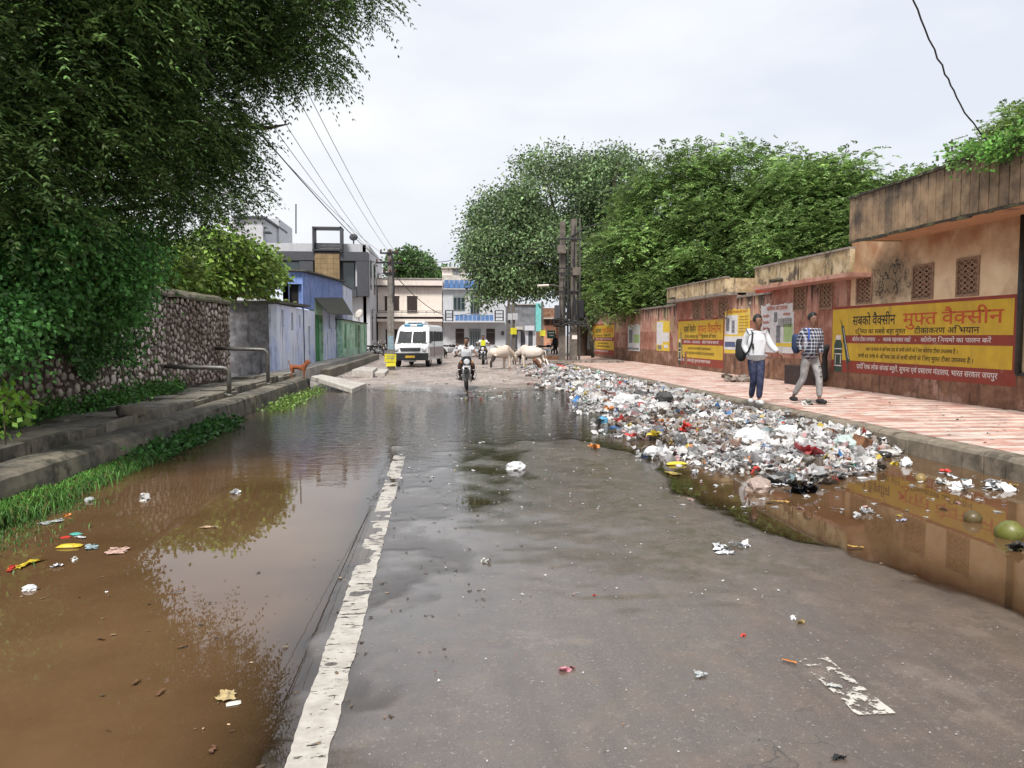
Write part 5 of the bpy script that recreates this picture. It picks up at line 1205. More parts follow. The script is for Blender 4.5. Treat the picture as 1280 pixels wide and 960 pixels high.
for k in range(12):
    x = random.choice((xa, xb)) + random.uniform(-.2, .25); z1 = zz_(random.uniform(280, 380)); mb.tube([(x, PCY - .35, z1), (x + random.uniform(-.1, .1), PCY - .4, (z1 + zz_(402)) / 2), (x + random.uniform(-.1, .1), PCY - .38, zz_(402))], .022, 5)
tag(mb.build('down_cables', m_wire, P2), kind='stuff')
MB().b(xb - .1, xb + .16, PCY - .33, PCY - .322, zz_(424), zz_(419)).build('notice', m_lwh, P2)
MB().b(xb - .06, xb + .12, PCY - .326, PCY - .3245, zz_(422), zz_(421)).build('notice_writing', m_blk, P2)
MB().tube([(xa, PCY - .3, zz_(360)), (xa - .55, PCY - .45, zz_(357)), (xa - 1.15, PCY - .6, zz_(358))], .03, 6).build('lamp_arm', m_pipe, P1)
MB().tube([(xa - .75, PCY - .52, zz_(357.6)), (xa - 1.3, PCY - .64, zz_(358.4))], .05, 8).build('tube_lamp', m_lwh, P1)
MB().tube([(xb - .4, PCY - .3, zz_(300)), (xb + .5, PCY - .4, zz_(286)), (xb + 1.3, PCY - .4, zz_(280))], .03, 5).build('stay_arm', m_dbar, P2)
MB().b(xa - .7, xb + 2.4, PCY - .8, PCY + .8, ZS - .02, ZS + .1).build('plinth', m_cope, thing('pole_plinth', 'low concrete pad under the pole cluster', 'pad', (xa, PCY, ZS)))
o = link_mesh('leaning_post', MB().tube([tuple(AY(741, 447, PCY)), tuple(AY(738, 420, PCY)), tuple(AY(733, 400, PCY)), tuple(AY(728, 385, PCY))], [.09, .08, .07, .06], 7).mesh('leaning_post', m_soot, smooth=True)); tag(o, 'black crooked post leaning beside the pole cluster in front of the wall end', 'post')
for k, (px, lb) in enumerate(((636, 'dark utility pole at the corner of the white house'), (642, 'second dark pole with a yellow box beside the white house corner'))):
    b_ = AY(px, 445, 64 - k); t_ = thing('corner_pole', lb, 'pole', (b_.x, b_.y, 0)); MB().b(b_.x - .11, b_.x + .11, b_.y - .1, b_.y + .1, 0, AY(px, 355 + k * 12, 64).z).build('shaft', m_poled, t_)
    if k: MB().b(b_.x - .28, b_.x + .22, b_.y - .3, b_.y - .16, AY(px, 418, 64).z, AY(px, 410, 64).z).build('yellow_box', m_ysign, t_)
    MB().b(b_.x - .1, b_.x + .3, b_.y - .3, b_.y - .16, AY(px, 400, 64).z, AY(px, 392, 64).z).build('meter_box', m_lgrey, t_)
b_ = AY(678, 445, 70); t_ = thing('lane_pole', 'thin dark pole with a small yellow sign in front of the teal wall', 'pole', (b_.x, 70, 0)); MB().b(b_.x - .1, b_.x + .1, 70, 70.2, 0, AY(678, 378, 70).z).build('shaft', m_poled, t_); MB().b(b_.x - .26, b_.x + .26, 69.9, 69.98, AY(678, 420, 70).z, AY(678, 413, 70).z).build('yellow_sign', m_ysign, t_)

# ---- posters pasted on the wall
def poster(label, pxa, pya, pxb, pyb, mbg, blocks, torn=True):
    y0, y1 = wy(pxb), wy(pxa); zT = wz(pxa, pya); zB = zT - abs(wz(pxa, pyb[0]) - zT) if False else wz(pxa, pyb)
    t_ = thing('poster', label, 'poster', (XW - .01, (y0 + y1) / 2, zB))
    n = 16; out = [(y1 - (y1 - y0) * i / n, zT + (random.uniform(-.07, .03) if torn else 0)) for i in range(n + 1)] + [(y0, zB), (y1, zB)]
    MB().prism(out, 'X', XW - .008, XW - .001).build('sheet', mbg, t_)
    for j, (u0, u1, v0, v1, mt) in enumerate(blocks):
        MB().b(XW - .0095 - .0012 * (j % 5), XW - .0082, y1 - (y1 - y0) * u1, y1 - (y1 - y0) * u0, zB + (zT - zB) * v0, zB + (zT - zB) * v1).build('printed_panel', mt, t_)
    P = lambda u, v: (XW - .0165, y1 - u, v); return t_, P, (y1 - y0), zB, zT - zB
m_pwh = M('white_paper', (.66, .66, .66), .7, var=.08, scale=9, col2=(.50, .50, .50), amount=.3); m_pye = M('yellow_paper', (.70, .50, .05), .7, var=.1, scale=7, col2=(.62, .48, .14), amount=.3)
m_pgr = M('pale_green_print', (.36, .50, .22), .7, var=.1, scale=8); m_pgy = M('grey_photo_print', (.24, .25, .27), .7, var=.5, scale=16); m_pblu = M('blue_print', (.08, .11, .20), .6)
t_, P, w, zb_, h = poster('white torn poster with red heading and pale green panel between the two walkers', 951, 381, 992, 440, m_pwh, [(.72, .98, .22, .58, m_pgr), (.42, .52, .62, .82, m_pgy), (.5, .62, .2, .55, m_pgy), (.1, .3, .25, .5, m_pgy), (.5, .98, .13, .2, m_pye)])
letter_on('lettering', 'कोरोना को हराना', m_lred, t_, P, w * .62, .11, w * .2, zb_ + h * .86)
for k in range(3): letter_on('lettering', 'वैक+सीन', m_lred, t_, P, w * .2, .07, w * (.08 + .0 * k), zb_ + h * (.72 - .13 * k))
letter_on('lettering', 'बचाव', m_lred, t_, P, w * .2, .07, w * .7, zb_ + h * .74)
for k in range(5): letter_on('lettering', 'दो गज की दूरी मास+क है जरूरी', m_blk, t_, P, w * .4, .035, w * .55, zb_ + h * (.66 - .035 * k))
t_, P, w, zb_, h = poster('yellow and white torn poster with grey photographs, left of the walker in white', 906, 387, 937, 441, m_pye, [(.02, .54, .42, .86, m_pwh), (.06, .2, .5, .8, m_pgy), (.3, .42, .46, .74, m_pgy), (.0, .98, .08, .38, m_pwh), (.02, .46, .14, .26, m_pblu), (.3, .98, .30, .34, m_pye)])
letter_on('lettering', 'कोरोना से बचाव के उपाय', m_lred, t_, P, w * .85, .07, w * .06, zb_ + h * .9)
for k in range(6): letter_on('lettering', 'मास+क पहनें', m_mred, t_, P, w * .36, .035, w * .6, zb_ + h * (.8 - .065 * k))
poster('narrow yellow and white torn poster right of the long stained wall stretch', 821, 401, 837, 438, m_pye, [(.0, .5, .2, .95, m_pwh), (.5, .98, .3, .6, m_pwh), (.1, .4, .05, .17, m_pgy), (.6, .9, .1, .2, m_pwh)])
poster('faded white and green poster on the stained wall stretch', 785, 406, 800, 438, m_pwh, [(.5, .98, .3, .62, m_pgr), (.1, .4, .3, .8, m_pgy), (.05, .95, .05, .12, m_pgy)])
poster('pale torn bill at the far end of the wall beside the poles', 729, 405, 738, 436, m_pwh, [(.2, .8, .5, .9, m_pye)])
# ================================================================== PEOPLE AND ANIMALS
def skin(name, J, E, root, mats, parent, sub=1, loc=None, smooth=True):
    """J {key: (x, y, z, r or (rx, ry))}, E list of key pairs: one continuous skinned surface, baked to a mesh"""
    ks = list(J); me = bpy.data.meshes.new(name); me.from_pydata([J[k][:3] for k in ks], [(ks.index(a), ks.index(b)) for a, b in E], [])
    o = bpy.data.objects.new(name, me); COL.objects.link(o); md = o.modifiers.new('s', 'SKIN'); md.use_smooth_shade = True
    sk = me.skin_vertices[0].data if me.skin_vertices else None
    if sk is None: me.skin_vertices.new() if hasattr(me.skin_vertices, 'new') else None; sk = me.skin_vertices[0].data
    for i, k in enumerate(ks):
        r = J[k][3]; sk[i].radius = r if isinstance(r, (tuple, list)) else (r, r); sk[i].use_root = (k == root)
    if sub: sm = o.modifiers.new('u', 'SUBSURF'); sm.levels = sub; sm.render_levels = sub
    bpy.context.view_layer.update(); dg = bpy.context.evaluated_depsgraph_get(); m2 = bpy.data.meshes.new_from_object(o.evaluated_get(dg)); m2.name = name
    bpy.data.objects.remove(o); bpy.data.meshes.remove(me)
    m2.materials.clear()
    for m in (mats if isinstance(mats, (list, tuple)) else [mats]): m2.materials.append(m)
    m2.polygons.foreach_set('use_smooth', [True] * len(m2.polygons)); return link_mesh(name, m2, parent, loc)
m_skin = M('brown_skin', (.19, .095, .06), .5, var=.06, obj=True); m_hair = M('black_hair', (.012, .010, .009), .5, var=.2, scale=60, obj=True, bump=.4)
m_wshirt = M('white_shirt_cloth', (.66, .67, .70), .85, var=.04, scale=8, obj=True, bump=.2); m_navy = M('navy_denim', (.022, .028, .068), .85, var=.2, scale=20, obj=True, col2=(.05, .06, .11), amount=.4)
m_gjean = M('grey_denim', (.25, .245, .245), .85, var=.15, scale=14, obj=True, col2=(.36, .35, .35), amount=.5); m_black = M('black_cloth', (.018, .018, .02), .75, var=.2, scale=20, obj=True); m_shoe = M('white_sneaker', (.55, .56, .55), .6, var=.1, scale=30, obj=True)
m_bluestrap = M('blue_strap', (.03, .08, .38), .7, var=.1, obj=True); m_eye = M('eye_dark', (.01, .01, .01), .3); m_lip = M('lip', (.10, .035, .03), .5)
m_ylw = M('yellow_vest', (.60, .62, .02), .8, var=.05, obj=True); m_brownp = M('dark_brown_trousers', (.045, .022, .018), .85, var=.15, obj=True)
t = NT('navy_white_check'); v = t.coords(True); sp = t.new('ShaderNodeSeparateXYZ'); t.link(v, sp.inputs[0])
def stripes(o, w): return t.math('GREATER_THAN', t.math('FRACT', t.math('MULTIPLY', o, 1 / w)), .66)
a = stripes(t.math('ADD', sp.outputs[0], t.math('MULTIPLY', sp.outputs[1], .6)), .062); b = stripes(sp.outputs[2], .066); s_ = t.math('MULTIPLY', t.math('ADD', a, b), .5)
t.link(t.mix(s_, (.014, .018, .04), (.46, .47, .52)), t.p.inputs['Base Color']); t.p.inputs['Roughness'].default_value = .85; m_check = t.m

def hand(J, E, wr, tip, side, key, curl=.5):
    """five tapering fingers off a palm; wr wrist key, tip palm direction"""
    w = Vector(J[wr][:3]); d = Vector(tip).normalized(); s = Vector(side).normalized(); p = w + d * .05; J[key + 'p'] = (*p, (.030, .018)); E.append((wr, key + 'p'))
    k = w + d * .085; J[key + 'k'] = (*k, (.034, .016)); E.append((key + 'p', key + 'k')); n = d.cross(s).normalized()
    for i, L in enumerate((.062, .074, .078, .066)):
        o = s * (.027 - .018 * i); a_ = k + o + d * .012; b_ = a_ + (d + n * curl * .4).normalized() * L * .5; c_ = b_ + (d + n * curl).normalized() * L * .5
        for q, P_, r in ((0, a_, .0098), (1, b_, .009), (2, c_, .0075)): J[f'{key}f{i}{q}'] = (*P_, r)
        E += [(key + 'k', f'{key}f{i}0'), (f'{key}f{i}0', f'{key}f{i}1'), (f'{key}f{i}1', f'{key}f{i}2')]
    a_ = p + s * .035; b_ = a_ + (d + s * .5).normalized() * .032; c_ = b_ + d * .026
    for q, P_, r in ((0, a_, .011), (1, b_, .010), (2, c_, .008)): J[f'{key}t{q}'] = (*P_, r)
    E += [(key + 'p', f'{key}t0'), (f'{key}t0', f'{key}t1'), (f'{key}t1', f'{key}t2')]
def person(label, loc, rz, scale, P, shirt, pants, shoes, sleeve=1.0, look=(0, 0), group=None, hairm=m_hair):
    """P: pose points hipc, chest, neck, head, and per side sh, el, wr, hi, kn, an, toe; x image right, -y forward"""
    t_ = thing('person', label, 'person', loc, rz); t_.scale = (scale * .93, scale * .95, scale)
    if group: t_['group'] = group
    V_ = {k: Vector(v_) for k, v_ in P.items() if k != 'grip'}; J = {}; E = []
    def add(k, p, r, fr=None):
        J[k] = (*p, r)
        if fr: E.append((fr, k))
    add('hipc', V_['hipc'], (.12, .10)); add('belly', V_['hipc'].lerp(V_['chest'], .45), (.115, .085), 'hipc'); add('chest', V_['chest'], (.14, .09), 'belly'); add('neckb', V_['neck'] - Vector((0, 0, .05)), (.07, .06), 'chest'); add('neck', V_['neck'], .048, 'neckb')
    h = V_['head']; fw = Vector((look[0], -1, look[1])).normalized(); sd = Vector((-fw.y, fw.x, 0)).normalized()
    add('jaw', h + fw * .03 - Vector((0, 0, .08)), (.064, .07), 'neck'); add('face', h + fw * .018, (.088, .102), 'jaw'); add('cran', h + Vector((0, 0, .06)) - fw * .012, (.09, .106), 'face'); add('crown', h + Vector((0, 0, .115)), (.055, .07), 'cran')
    for s_, sx in (('L', -1), ('R', 1)):
        sh, el, wr = V_['sh' + s_], V_['el' + s_], V_['wr' + s_]; add('sh' + s_, sh, .052, 'chest'); add('ua' + s_, sh.lerp(el, .5), .044, 'sh' + s_); add('el' + s_, el, .036, 'ua' + s_); add('fa' + s_, el.lerp(wr, .4), .036, 'el' + s_); add('wr' + s_, wr, .024, 'fa' + s_)
        d = (wr - el).normalized(); hd = V_.get('hd' + s_, d); hand(J, E, 'wr' + s_, hd, Vector((0, -1, .1)) if abs(hd.y) < .8 else Vector((-sx, 0, 0)), 'h' + s_, 1.3 if 'grip' in P else .5)
        hi, kn, an = V_['hi' + s_], V_['kn' + s_], V_['an' + s_]; add('hi' + s_, hi, .082, 'hipc'); add('th' + s_, hi.lerp(kn, .5), .068, 'hi' + s_); add('kn' + s_, kn, .05, 'th' + s_); add('ca' + s_, kn.lerp(an, .35), .047, 'kn' + s_); add('an' + s_, an, .034, 'ca' + s_)
        add('ft' + s_, V_['toe' + s_].lerp(an, .4) - Vector((0, 0, .02)), (.032, .022), 'an' + s_)
    b = skin('body', J, E, 'hipc', m_skin, t_)
    # face parts
    mb = MB(); n0 = h + fw * .1 - Vector((0, 0, .012)); mb.ball(tuple(n0), (.012, .016, .018), 8, 6); mb.ball(tuple(n0 + Vector((0, 0, .02)) - fw * .006), (.008, .010, .018), 6, 5); mb.build('nose', m_skin, b, smooth=True, world=False)
    for sx in (-1, 1):
        MB().ball(tuple(h + fw * .088 + sd * sx * .028 + Vector((0, 0, .022))), (.011, .008, .007), 8, 5).build('eye', m_eye, b, world=False); MB().ball(tuple(h + sd * sx * .078 - fw * .0 + Vector((0, 0, .005))), (.010, .018, .03), 8, 6).build('ear', m_skin, b, world=False, smooth=True)
        MB().ball(tuple(h + fw * .09 + sd * sx * .028 + Vector((0, 0, .042))), (.016, .006, .004), 8, 4).build('eyebrow', m_hair, b, world=False)
    MB().ball(tuple(h + fw * .088 - Vector((0, 0, .05))), (.022, .010, .008), 8, 5).build('mouth', m_lip, b, world=False)
    # hair cap
    mb = MB(); nu, nv = 20, 8; vs = []; c0 = h + Vector((0, 0, .04)) - fw * .012
    for i in range(nv + 1):
        th = math.pi * .60 * i / nv
        for j in range(nu):
            q = 2 * math.pi * j / nu; d = (sd * math.cos(q) + fw * math.sin(q)) * math.sin(th) + Vector((0, 0, math.cos(th)))
            front = max(0, d.dot(fw)); lift = 1 - .0 * front
            r = Vector((.097, .112, .112)); p = c0 + Vector((d.x * r.x, d.y * r.y, d.z * r.z)) * (1 + .04 * mnoise.noise(d * 9))
            if front > .45 and d.z < .42: p = c0 + (p - c0) * .8
            vs.append(p)
    mb.add(vs, [(i*nu + j, i*nu + (j+1) % nu, (i+1)*nu + (j+1) % nu, (i+1)*nu + j) for i in range(nv) for j in range(nu)]); mb.build('hair', hairm, t_, smooth=True, world=False)
    # shirt
    J = {}; E = []; add('bb', V_['hipc'] + Vector((0, 0, -.13 if 'grip' not in P else -.02)), (.215, .175)); add('b', V_['hipc'] + Vector((0, 0, .02)), (.205, .165), 'bb'); add('w', V_['hipc'].lerp(V_['chest'], .4), (.185, .14), 'b'); add('c', V_['chest'], (.20, .14), 'w'); add('cc', V_['chest'].lerp(V_['neck'], .5), (.135, .105), 'c'); add('n', V_['neck'] - Vector((0, 0, .04)), (.085, .078), 'cc')
    for s_ in 'LR':
        sh, el, wr = V_['sh' + s_], V_['el' + s_], V_['wr' + s_]; add('s' + s_, sh, .076, 'c'); add('u' + s_, sh.lerp(el, .55), .071, 's' + s_)
        if sleeve > .5: add('e' + s_, el, .068, 'u' + s_); add('f' + s_, el.lerp(wr, .55), .06, 'e' + s_); add('q' + s_, el.lerp(wr, sleeve - .08), .05, 'f' + s_)
    skin('shirt', J, E, 'w', shirt, t_)
    J = {}; E = []; add('w', V_['hipc'] + Vector((0, 0, .10)), (.15, .12)); add('h', V_['hipc'] + Vector((0, 0, -.02)), (.155, .13), 'w')
    for s_ in 'LR':
        hi, kn, an = V_['hi' + s_], V_['kn' + s_], V_['an' + s_]; add('a' + s_, hi - Vector((0, 0, .06 if 'grip' not in P else 0)), .108, 'h'); add('t' + s_, hi.lerp(kn, .5), .098, 'a' + s_); add('k' + s_, kn, .078, 't' + s_); add('c' + s_, kn.lerp(an, .4), .072, 'k' + s_); add('n' + s_, kn.lerp(an, .92), .060, 'c' + s_)
    skin('trousers', J, E, 'h', pants, t_)
    for s_ in 'LR':
        an, toe = V_['an' + s_], V_['toe' + s_]; d = (toe - an); d.z = 0; d.normalize(); J = {}; E = []
        add('a', an + Vector((0, 0, -.0)), .062); add('h', an - d * .05 - Vector((0, 0, .04)), (.058, .05), 'a'); add('m', an + d * .07 - Vector((0, 0, .035)), (.062, .052), 'a'); add('t', Vector((toe.x, toe.y, an.z - .045)) + d * .02, (.055, .042), 'm'); skin('shoe', J, E, 'a', shoes, t_)
    return t_
def put(px, py, z): p = G(px, py, z); return (p.x, p.y, z)
# walker in white
P1_ = dict(hipc=(0, .0, .93), chest=(0.0, -.02, 1.27), neck=(.0, -.02, 1.43), head=(.015, -.04, 1.56), shL=(-.165, 0, 1.37), elL=(-.235, .08, 1.12), wrL=(-.135, -.03, .93), hdL=(.35, -.3, -.85),
           shR=(.165, -.02, 1.36), elR=(.27, -.06, 1.12), wrR=(.40, -.16, .99), hdR=(.5, -.3, -.6), hiL=(-.085, 0, .88), knL=(-.045, -.03, .49), anL=(-.06, .14, .11), toeL=(-.08, .02, .03),
           hiR=(.085, 0, .88), knR=(.06, -.14, .49), anR=(.045, -.12, .10), toeR=(.09, -.26, .03))
sc1 = 1.0
A1 = person('young man in white long-sleeved top and navy jeans with a black bag', put(944, 506.5, ZS), R(-12), sc1, P1_, m_wshirt, m_navy, m_shoe, .98, (.45, -.08))
# black backpack hanging on his right shoulder
def bag(label, person_, cx, cy, cz, rx, ry, rz_, mt, straps):
    t_ = thing('shoulder_bag', label, 'bag', tuple(person_.location), person_.rotation_euler[2]); t_.scale = person_.scale
    J = {'a': (cx, cy, cz + rz_ * .8, (rx * .55, ry * .55)), 'b': (cx - .01, cy, cz + rz_ * .3, (rx, ry)), 'c': (cx, cy, cz - rz_ * .35, (rx * 1.05, ry * 1.05)), 'd': (cx + .02, cy, cz - rz_ * .85, (rx * .6, ry * .6))}
    skin('pack', J, [('a', 'b'), ('b', 'c'), ('c', 'd')], 'b', mt, t_)
    for st, mm in straps: MB().tube(st, .019, 6).build('strap', mm, t_, world=False, smooth=True)
    return t_
bag('black backpack slung behind the walker in white', A1, -.27, .17, 1.03, .13, .12, .27, m_black, [([(-.2, .2, 1.3), (-.13, .04, 1.42), (-.1, -.12, 1.36), (-.12, -.16, 1.2), (-.17, -.1, 1.02), (-.24, .06, .9)], m_black), ([(-.1, -.15, 1.16), (-.09, -.16, 1.05)], m_black)])
P2_ = dict(hipc=(0, .0, .95), chest=(.02, -.01, 1.30), neck=(.025, -.02, 1.47), head=(.03, -.03, 1.605), shL=(-.15, .02, 1.39), elL=(-.215, .10, 1.15), wrL=(-.12, -.02, .98), hdL=(.3, -.3, -.85),
           shR=(.19, -.02, 1.38), elR=(.235, .05, 1.12), wrR=(.215, -.02, .90), hdR=(-.05, -.1, -1), hiL=(-.08, 0, .90), knL=(-.10, .06, .50), anL=(-.24, .24, .12), toeL=(-.22, .10, .03),
           hiR=(.09, 0, .90), knR=(.15, -.12, .50), anR=(.15, -.16, .10), toeR=(.22, -.30, .03))
A2 = person('young man in navy and white checked shirt and ripped grey jeans', put(1011, 505, ZS), R(-5), 1.0, P2_, m_check, m_gjean, m_black, .8, (.1, -.05))
bag('dark blue backpack with bright blue strap on the walker in the checked shirt', A2, -.22, .18, 1.15, .10, .10, .24, M('navy_bag', (.02, .035, .09), .7, obj=True), [([(-.14, .17, 1.36), (-.09, .03, 1.445), (-.07, -.10, 1.42), (-.08, -.13, 1.28), (-.12, -.08, 1.12)], m_bluestrap)])
mb = MB()
for (x, y, z) in ((.16, -.2, .62), (.15, -.205, .54), (.13, -.17, .72)): mb.ball((x, y, z), (.03, .006, .012), 8, 4)
mb.build('jean_rips', m_black, A2, world=False)['kind'] = 'stuff'

# ---- motorbikes
m_tyre = M('tyre_rubber', (.018, .018, .018), .8, var=.1, obj=True); m_chrome = M('dull_chrome', (.45, .45, .46), .25, metal=.9, var=.05, obj=True); m_bikeblk = M('black_bike_paint', (.012, .012, .014), .25, coat=.6, var=.05, obj=True); m_lens = M('headlamp_glass', (.55, .56, .58), .15, spec=.8, obj=True)
m_bikegr = M('grey_bike_paint', (.22, .23, .24), .35, coat=.5, var=.05, obj=True)
def motorbike(label, loc, rz, sc, paint=m_bikeblk, group=None, guard=True):
    t_ = thing('motorbike', label, 'motorbike', loc, rz, group); t_.scale = (sc,) * 3; B = lambda mb, n, m, p=t_, **k: mb.build(n, m, p, world=False, **k)
    for y, nm in ((-.64, 'front_wheel'), (.62, 'rear_wheel')):
        q = 2 * math.pi / 24; wv = MB(); w_ = .045 if nm[0] == 'f' else .055
        tw = B(MB().tube([(0, y + .265 * math.cos(q*i), .30 + .265 * math.sin(q*i)) for i in range(25)], w_, 8, caps=False), nm, m_tyre, smooth=True)
        B(MB().tube([(0, y + .215 * math.cos(q*i), .30 + .215 * math.sin(q*i)) for i in range(25)], .016, 6, caps=False), 'rim', m_chrome, tw); B(MB().lathe([(.04, -.05), (.05, 0), (.04, .05)], (0, y, .3), 'X', 10), 'hub', m_chrome, tw)
        sp_ = MB(); [sp_.tube([(0, y, .3), (0, y + .21 * math.cos(a_ * .5236), .3 + .21 * math.sin(a_ * .5236))], .004, 4) for a_ in range(12)]; o_ = B(sp_, 'spokes', m_chrome, tw); o_['kind'] = 'stuff'
    for sx in (-.09, .09): B(MB().tube([(sx, -.64, .30), (sx, -.52, .62), (sx, -.42, .86)], [.02, .024, .024], 8), 'fork', m_chrome, smooth=True); B(MB().lathe([(.03, -.1), (.035, 0), (.03, .1)], (sx * 1.0, .5, .5), n=8), 'rear_shock', m_chrome)
    mg = MB(); [mg.b(-.055, .055, -.64 - .33 * math.cos(a_) - .03, -.64 - .33 * math.cos(a_) + .05, .3 + .33 * math.sin(a_) - .012, .3 + .33 * math.sin(a_) + .012) for a_ in np.linspace(.9, 2.6, 12)]; B(mg, 'front_mudguard', paint, bevel=.004)
    B(MB().lathe([(.02, .09), (.085, .06), (.105, 0), (.10, -.015)], (0, -.56, .86), 'Y', 16) if False else MB().lathe([(.10, -.62), (.108, -.60), (.10, -.54), (.05, -.48)], (0, 0, .86), 'Y', 16), 'headlamp_shell', paint, smooth=True)
    B(MB().lathe([(.001, -.632), (.06, -.63), (.092, -.62), (.092, -.615)], (0, 0, .86), 'Y', 16), 'headlight', m_lens, smooth=True)
    B(MB().prism([(-.13, .80), (.13, .80), (.15, .95), (.09, 1.03), (-.09, 1.03), (-.15, .95)], 'Y', -.50, -.44), 'cowl', paint, bevel=.01)
    B(MB().tube([(-.36, -.22, 1.0), (-.3, -.3, 1.03), (-.12, -.42, 1.0), (.12, -.42, 1.0), (.3, -.3, 1.03), (.36, -.22, 1.0)], .014, 8), 'handlebar', m_bikeblk, smooth=True)
    for sx in (-1, 1):
        B(MB().tube([(sx * .30, -.3, 1.03), (sx * .38, -.2, 1.0)], .02, 8), 'grip', m_tyre); B(MB().tube([(sx * .24, -.36, 1.03), (sx * .30, -.36, 1.16)], .006, 5), 'mirror_stem', m_chrome); B(MB().ball((sx * .31, -.36, 1.20), (.055, .012, .035), 10, 6), 'mirror', m_lens)
        B(MB().ball((sx * .17, -.54, .84), (.03, .04, .03), 8, 6), 'indicator', M('amber_lens', (.6, .2, .02), .3, obj=True) if 'amber_lens' not in bpy.data.materials else bpy.data.materials['amber_lens']); B(MB().b(min(sx*.12, sx*.27), max(sx*.12, sx*.27), -.02, .04, .28, .31), 'foot_peg', m_tyre)
    B(MB().ball((0, -.14, .80), (.14, .27, .13), 14, 10), 'fuel_tank', paint, smooth=True); B(MB().prism([(.05, .76), (.1, .84), (.75, .87), (.8, .80), (.6, .74)], 'X', -.13, .13), 'seat', m_tyre, bevel=.025)
    B(MB().b(-.12, .12, -.2, .2, .30, .62).lathe([(.09, -.17), (.1, -.1), (.1, .1), (.09, .17)], (0, 0, .42), 'X', 12), 'engine', m_chrome, bevel=.01); B(MB().tube([(.1, -.22, .45), (.15, -.1, .25), (.16, .3, .26), (.18, .8, .36)], [.02, .025, .045, .05], 8), 'exhaust', m_chrome, smooth=True)
    B(MB().tube([(0, -.42, .9), (0, -.3, .62), (0, .1, .3), (0, .62, .3)], .028, 6).tube([(0, -.4, .85), (0, .1, .72), (0, .8, .78)], .022, 6), 'frame', m_bikeblk)
    B(MB().prism([(.62, .60), (.9, .5), (.98, .56), (.8, .78), (.55, .8)], 'X', -.06, .06), 'rear_mudguard', paint)
    if guard: B(MB().tube([(-.1, -.3, .62), (-.27, -.33, .6), (-.30, -.33, .45), (-.26, -.30, .3), (-.1, -.26, .27)], .013, 6).tube([(.1, -.3, .62), (.27, -.33, .6), (.30, -.33, .45), (.26, -.30, .3), (.1, -.26, .27)], .013, 6), 'crash_guard', m_chrome, smooth=True)
    B(MB().b(-.09, .09, -.69, -.68, .70, .75), 'number_plate', m_lens)
    return t_
PR = dict(grip=1, hipc=(0, .22, .88), chest=(0, .12, 1.21), neck=(0, .08, 1.37), head=(0, .04, 1.465), shL=(-.18, .12, 1.30), elL=(-.33, .0, 1.09), wrL=(-.34, -.19, 1.06), hdL=(-.05, -.9, -.1), shR=(.18, .12, 1.30), elR=(.33, .0, 1.09), wrR=(.34, -.19, 1.06), hdR=(.05, -.9, -.1),
          hiL=(-.09, .18, .86), knL=(-.22, -.18, .72), anL=(-.2, .02, .36), toeL=(-.22, -.12, .30), hiR=(.09, .18, .86), knR=(.22, -.18, .72), anR=(.2, .02, .36), toeR=(.22, -.12, .30))
def on(px, py, zoff=0): p = G(px, py); z = max(float(road_h(p.x, p.y)), -.012); return (p.x, p.y, z + zoff)
b1 = on(583, 487); yaw1 = math.atan2(b1[0], b1[1])
MB1 = motorbike('black motorbike ridden towards the camera through the flood water', b1, -yaw1 + .02, .93)
R1 = person('man in white half-sleeved shirt riding the black motorbike towards the camera', b1, -yaw1 + .02, .93, PR, m_wshirt, m_brownp, m_black, .45)
b2 = on(604, 457); m_dk = m_black
MB2 = motorbike('dark motorbike farther back, coming between the first rider and the cows', b2, -.1, .95)
R2 = person('rider in white and yellow top on the motorbike farther back', b2, -.1, .95, PR, m_wshirt, m_black, m_black, .45)
MB().b(-.13, .13, -.05, -.035, 1.02, 1.32).build('yellow_vest', m_ylw, R2, world=False, bevel=.02)
for (px, py, a, lb) in ((466, 446, 1.2, 'dark parked motorbike in front of the brick gap, left of the cream house'), (474, 447, 1.0, 'second dark parked motorbike, half hidden behind the yellow signed pole'), (547, 447, 2.6, 'parked motorbike with grey fairing just right of the white van'), (563, 446, 1.5, 'parked motorbike below the window of the white house')):
    motorbike(lb, on(px, py), a, .95, m_bikegr if px == 547 else m_bikeblk, 'parked motorbikes along the end of the street', False)
PS = dict(hipc=(0, .0, .93), chest=(0.0, -.02, 1.27), neck=(.0, -.02, 1.43), head=(.0, -.04, 1.56), shL=(-.17, 0, 1.37), elL=(-.22, .04, 1.12), wrL=(-.2, -.03, .9), shR=(.17, -.0, 1.36), elR=(.22, .04, 1.12), wrR=(.2, -.04, .88), hiL=(-.085, 0, .88), knL=(-.09, -.02, .49), anL=(-.09, .04, .11), toeL=(-.1, -.1, .03), hiR=(.085, 0, .88), knR=(.09, -.08, .49), anR=(.09, -.05, .10), toeR=(.1, -.2, .03))
person('distant person in dark clothes standing beside the left thick pole of the cluster', on(694, 447.5), .3, .95, PS, m_black, m_black, m_black, .9)
motorbike('distant dark motorbike parked by the lane pole', on(684, 446.5), 1.9, .95, m_bikeblk, None, False)

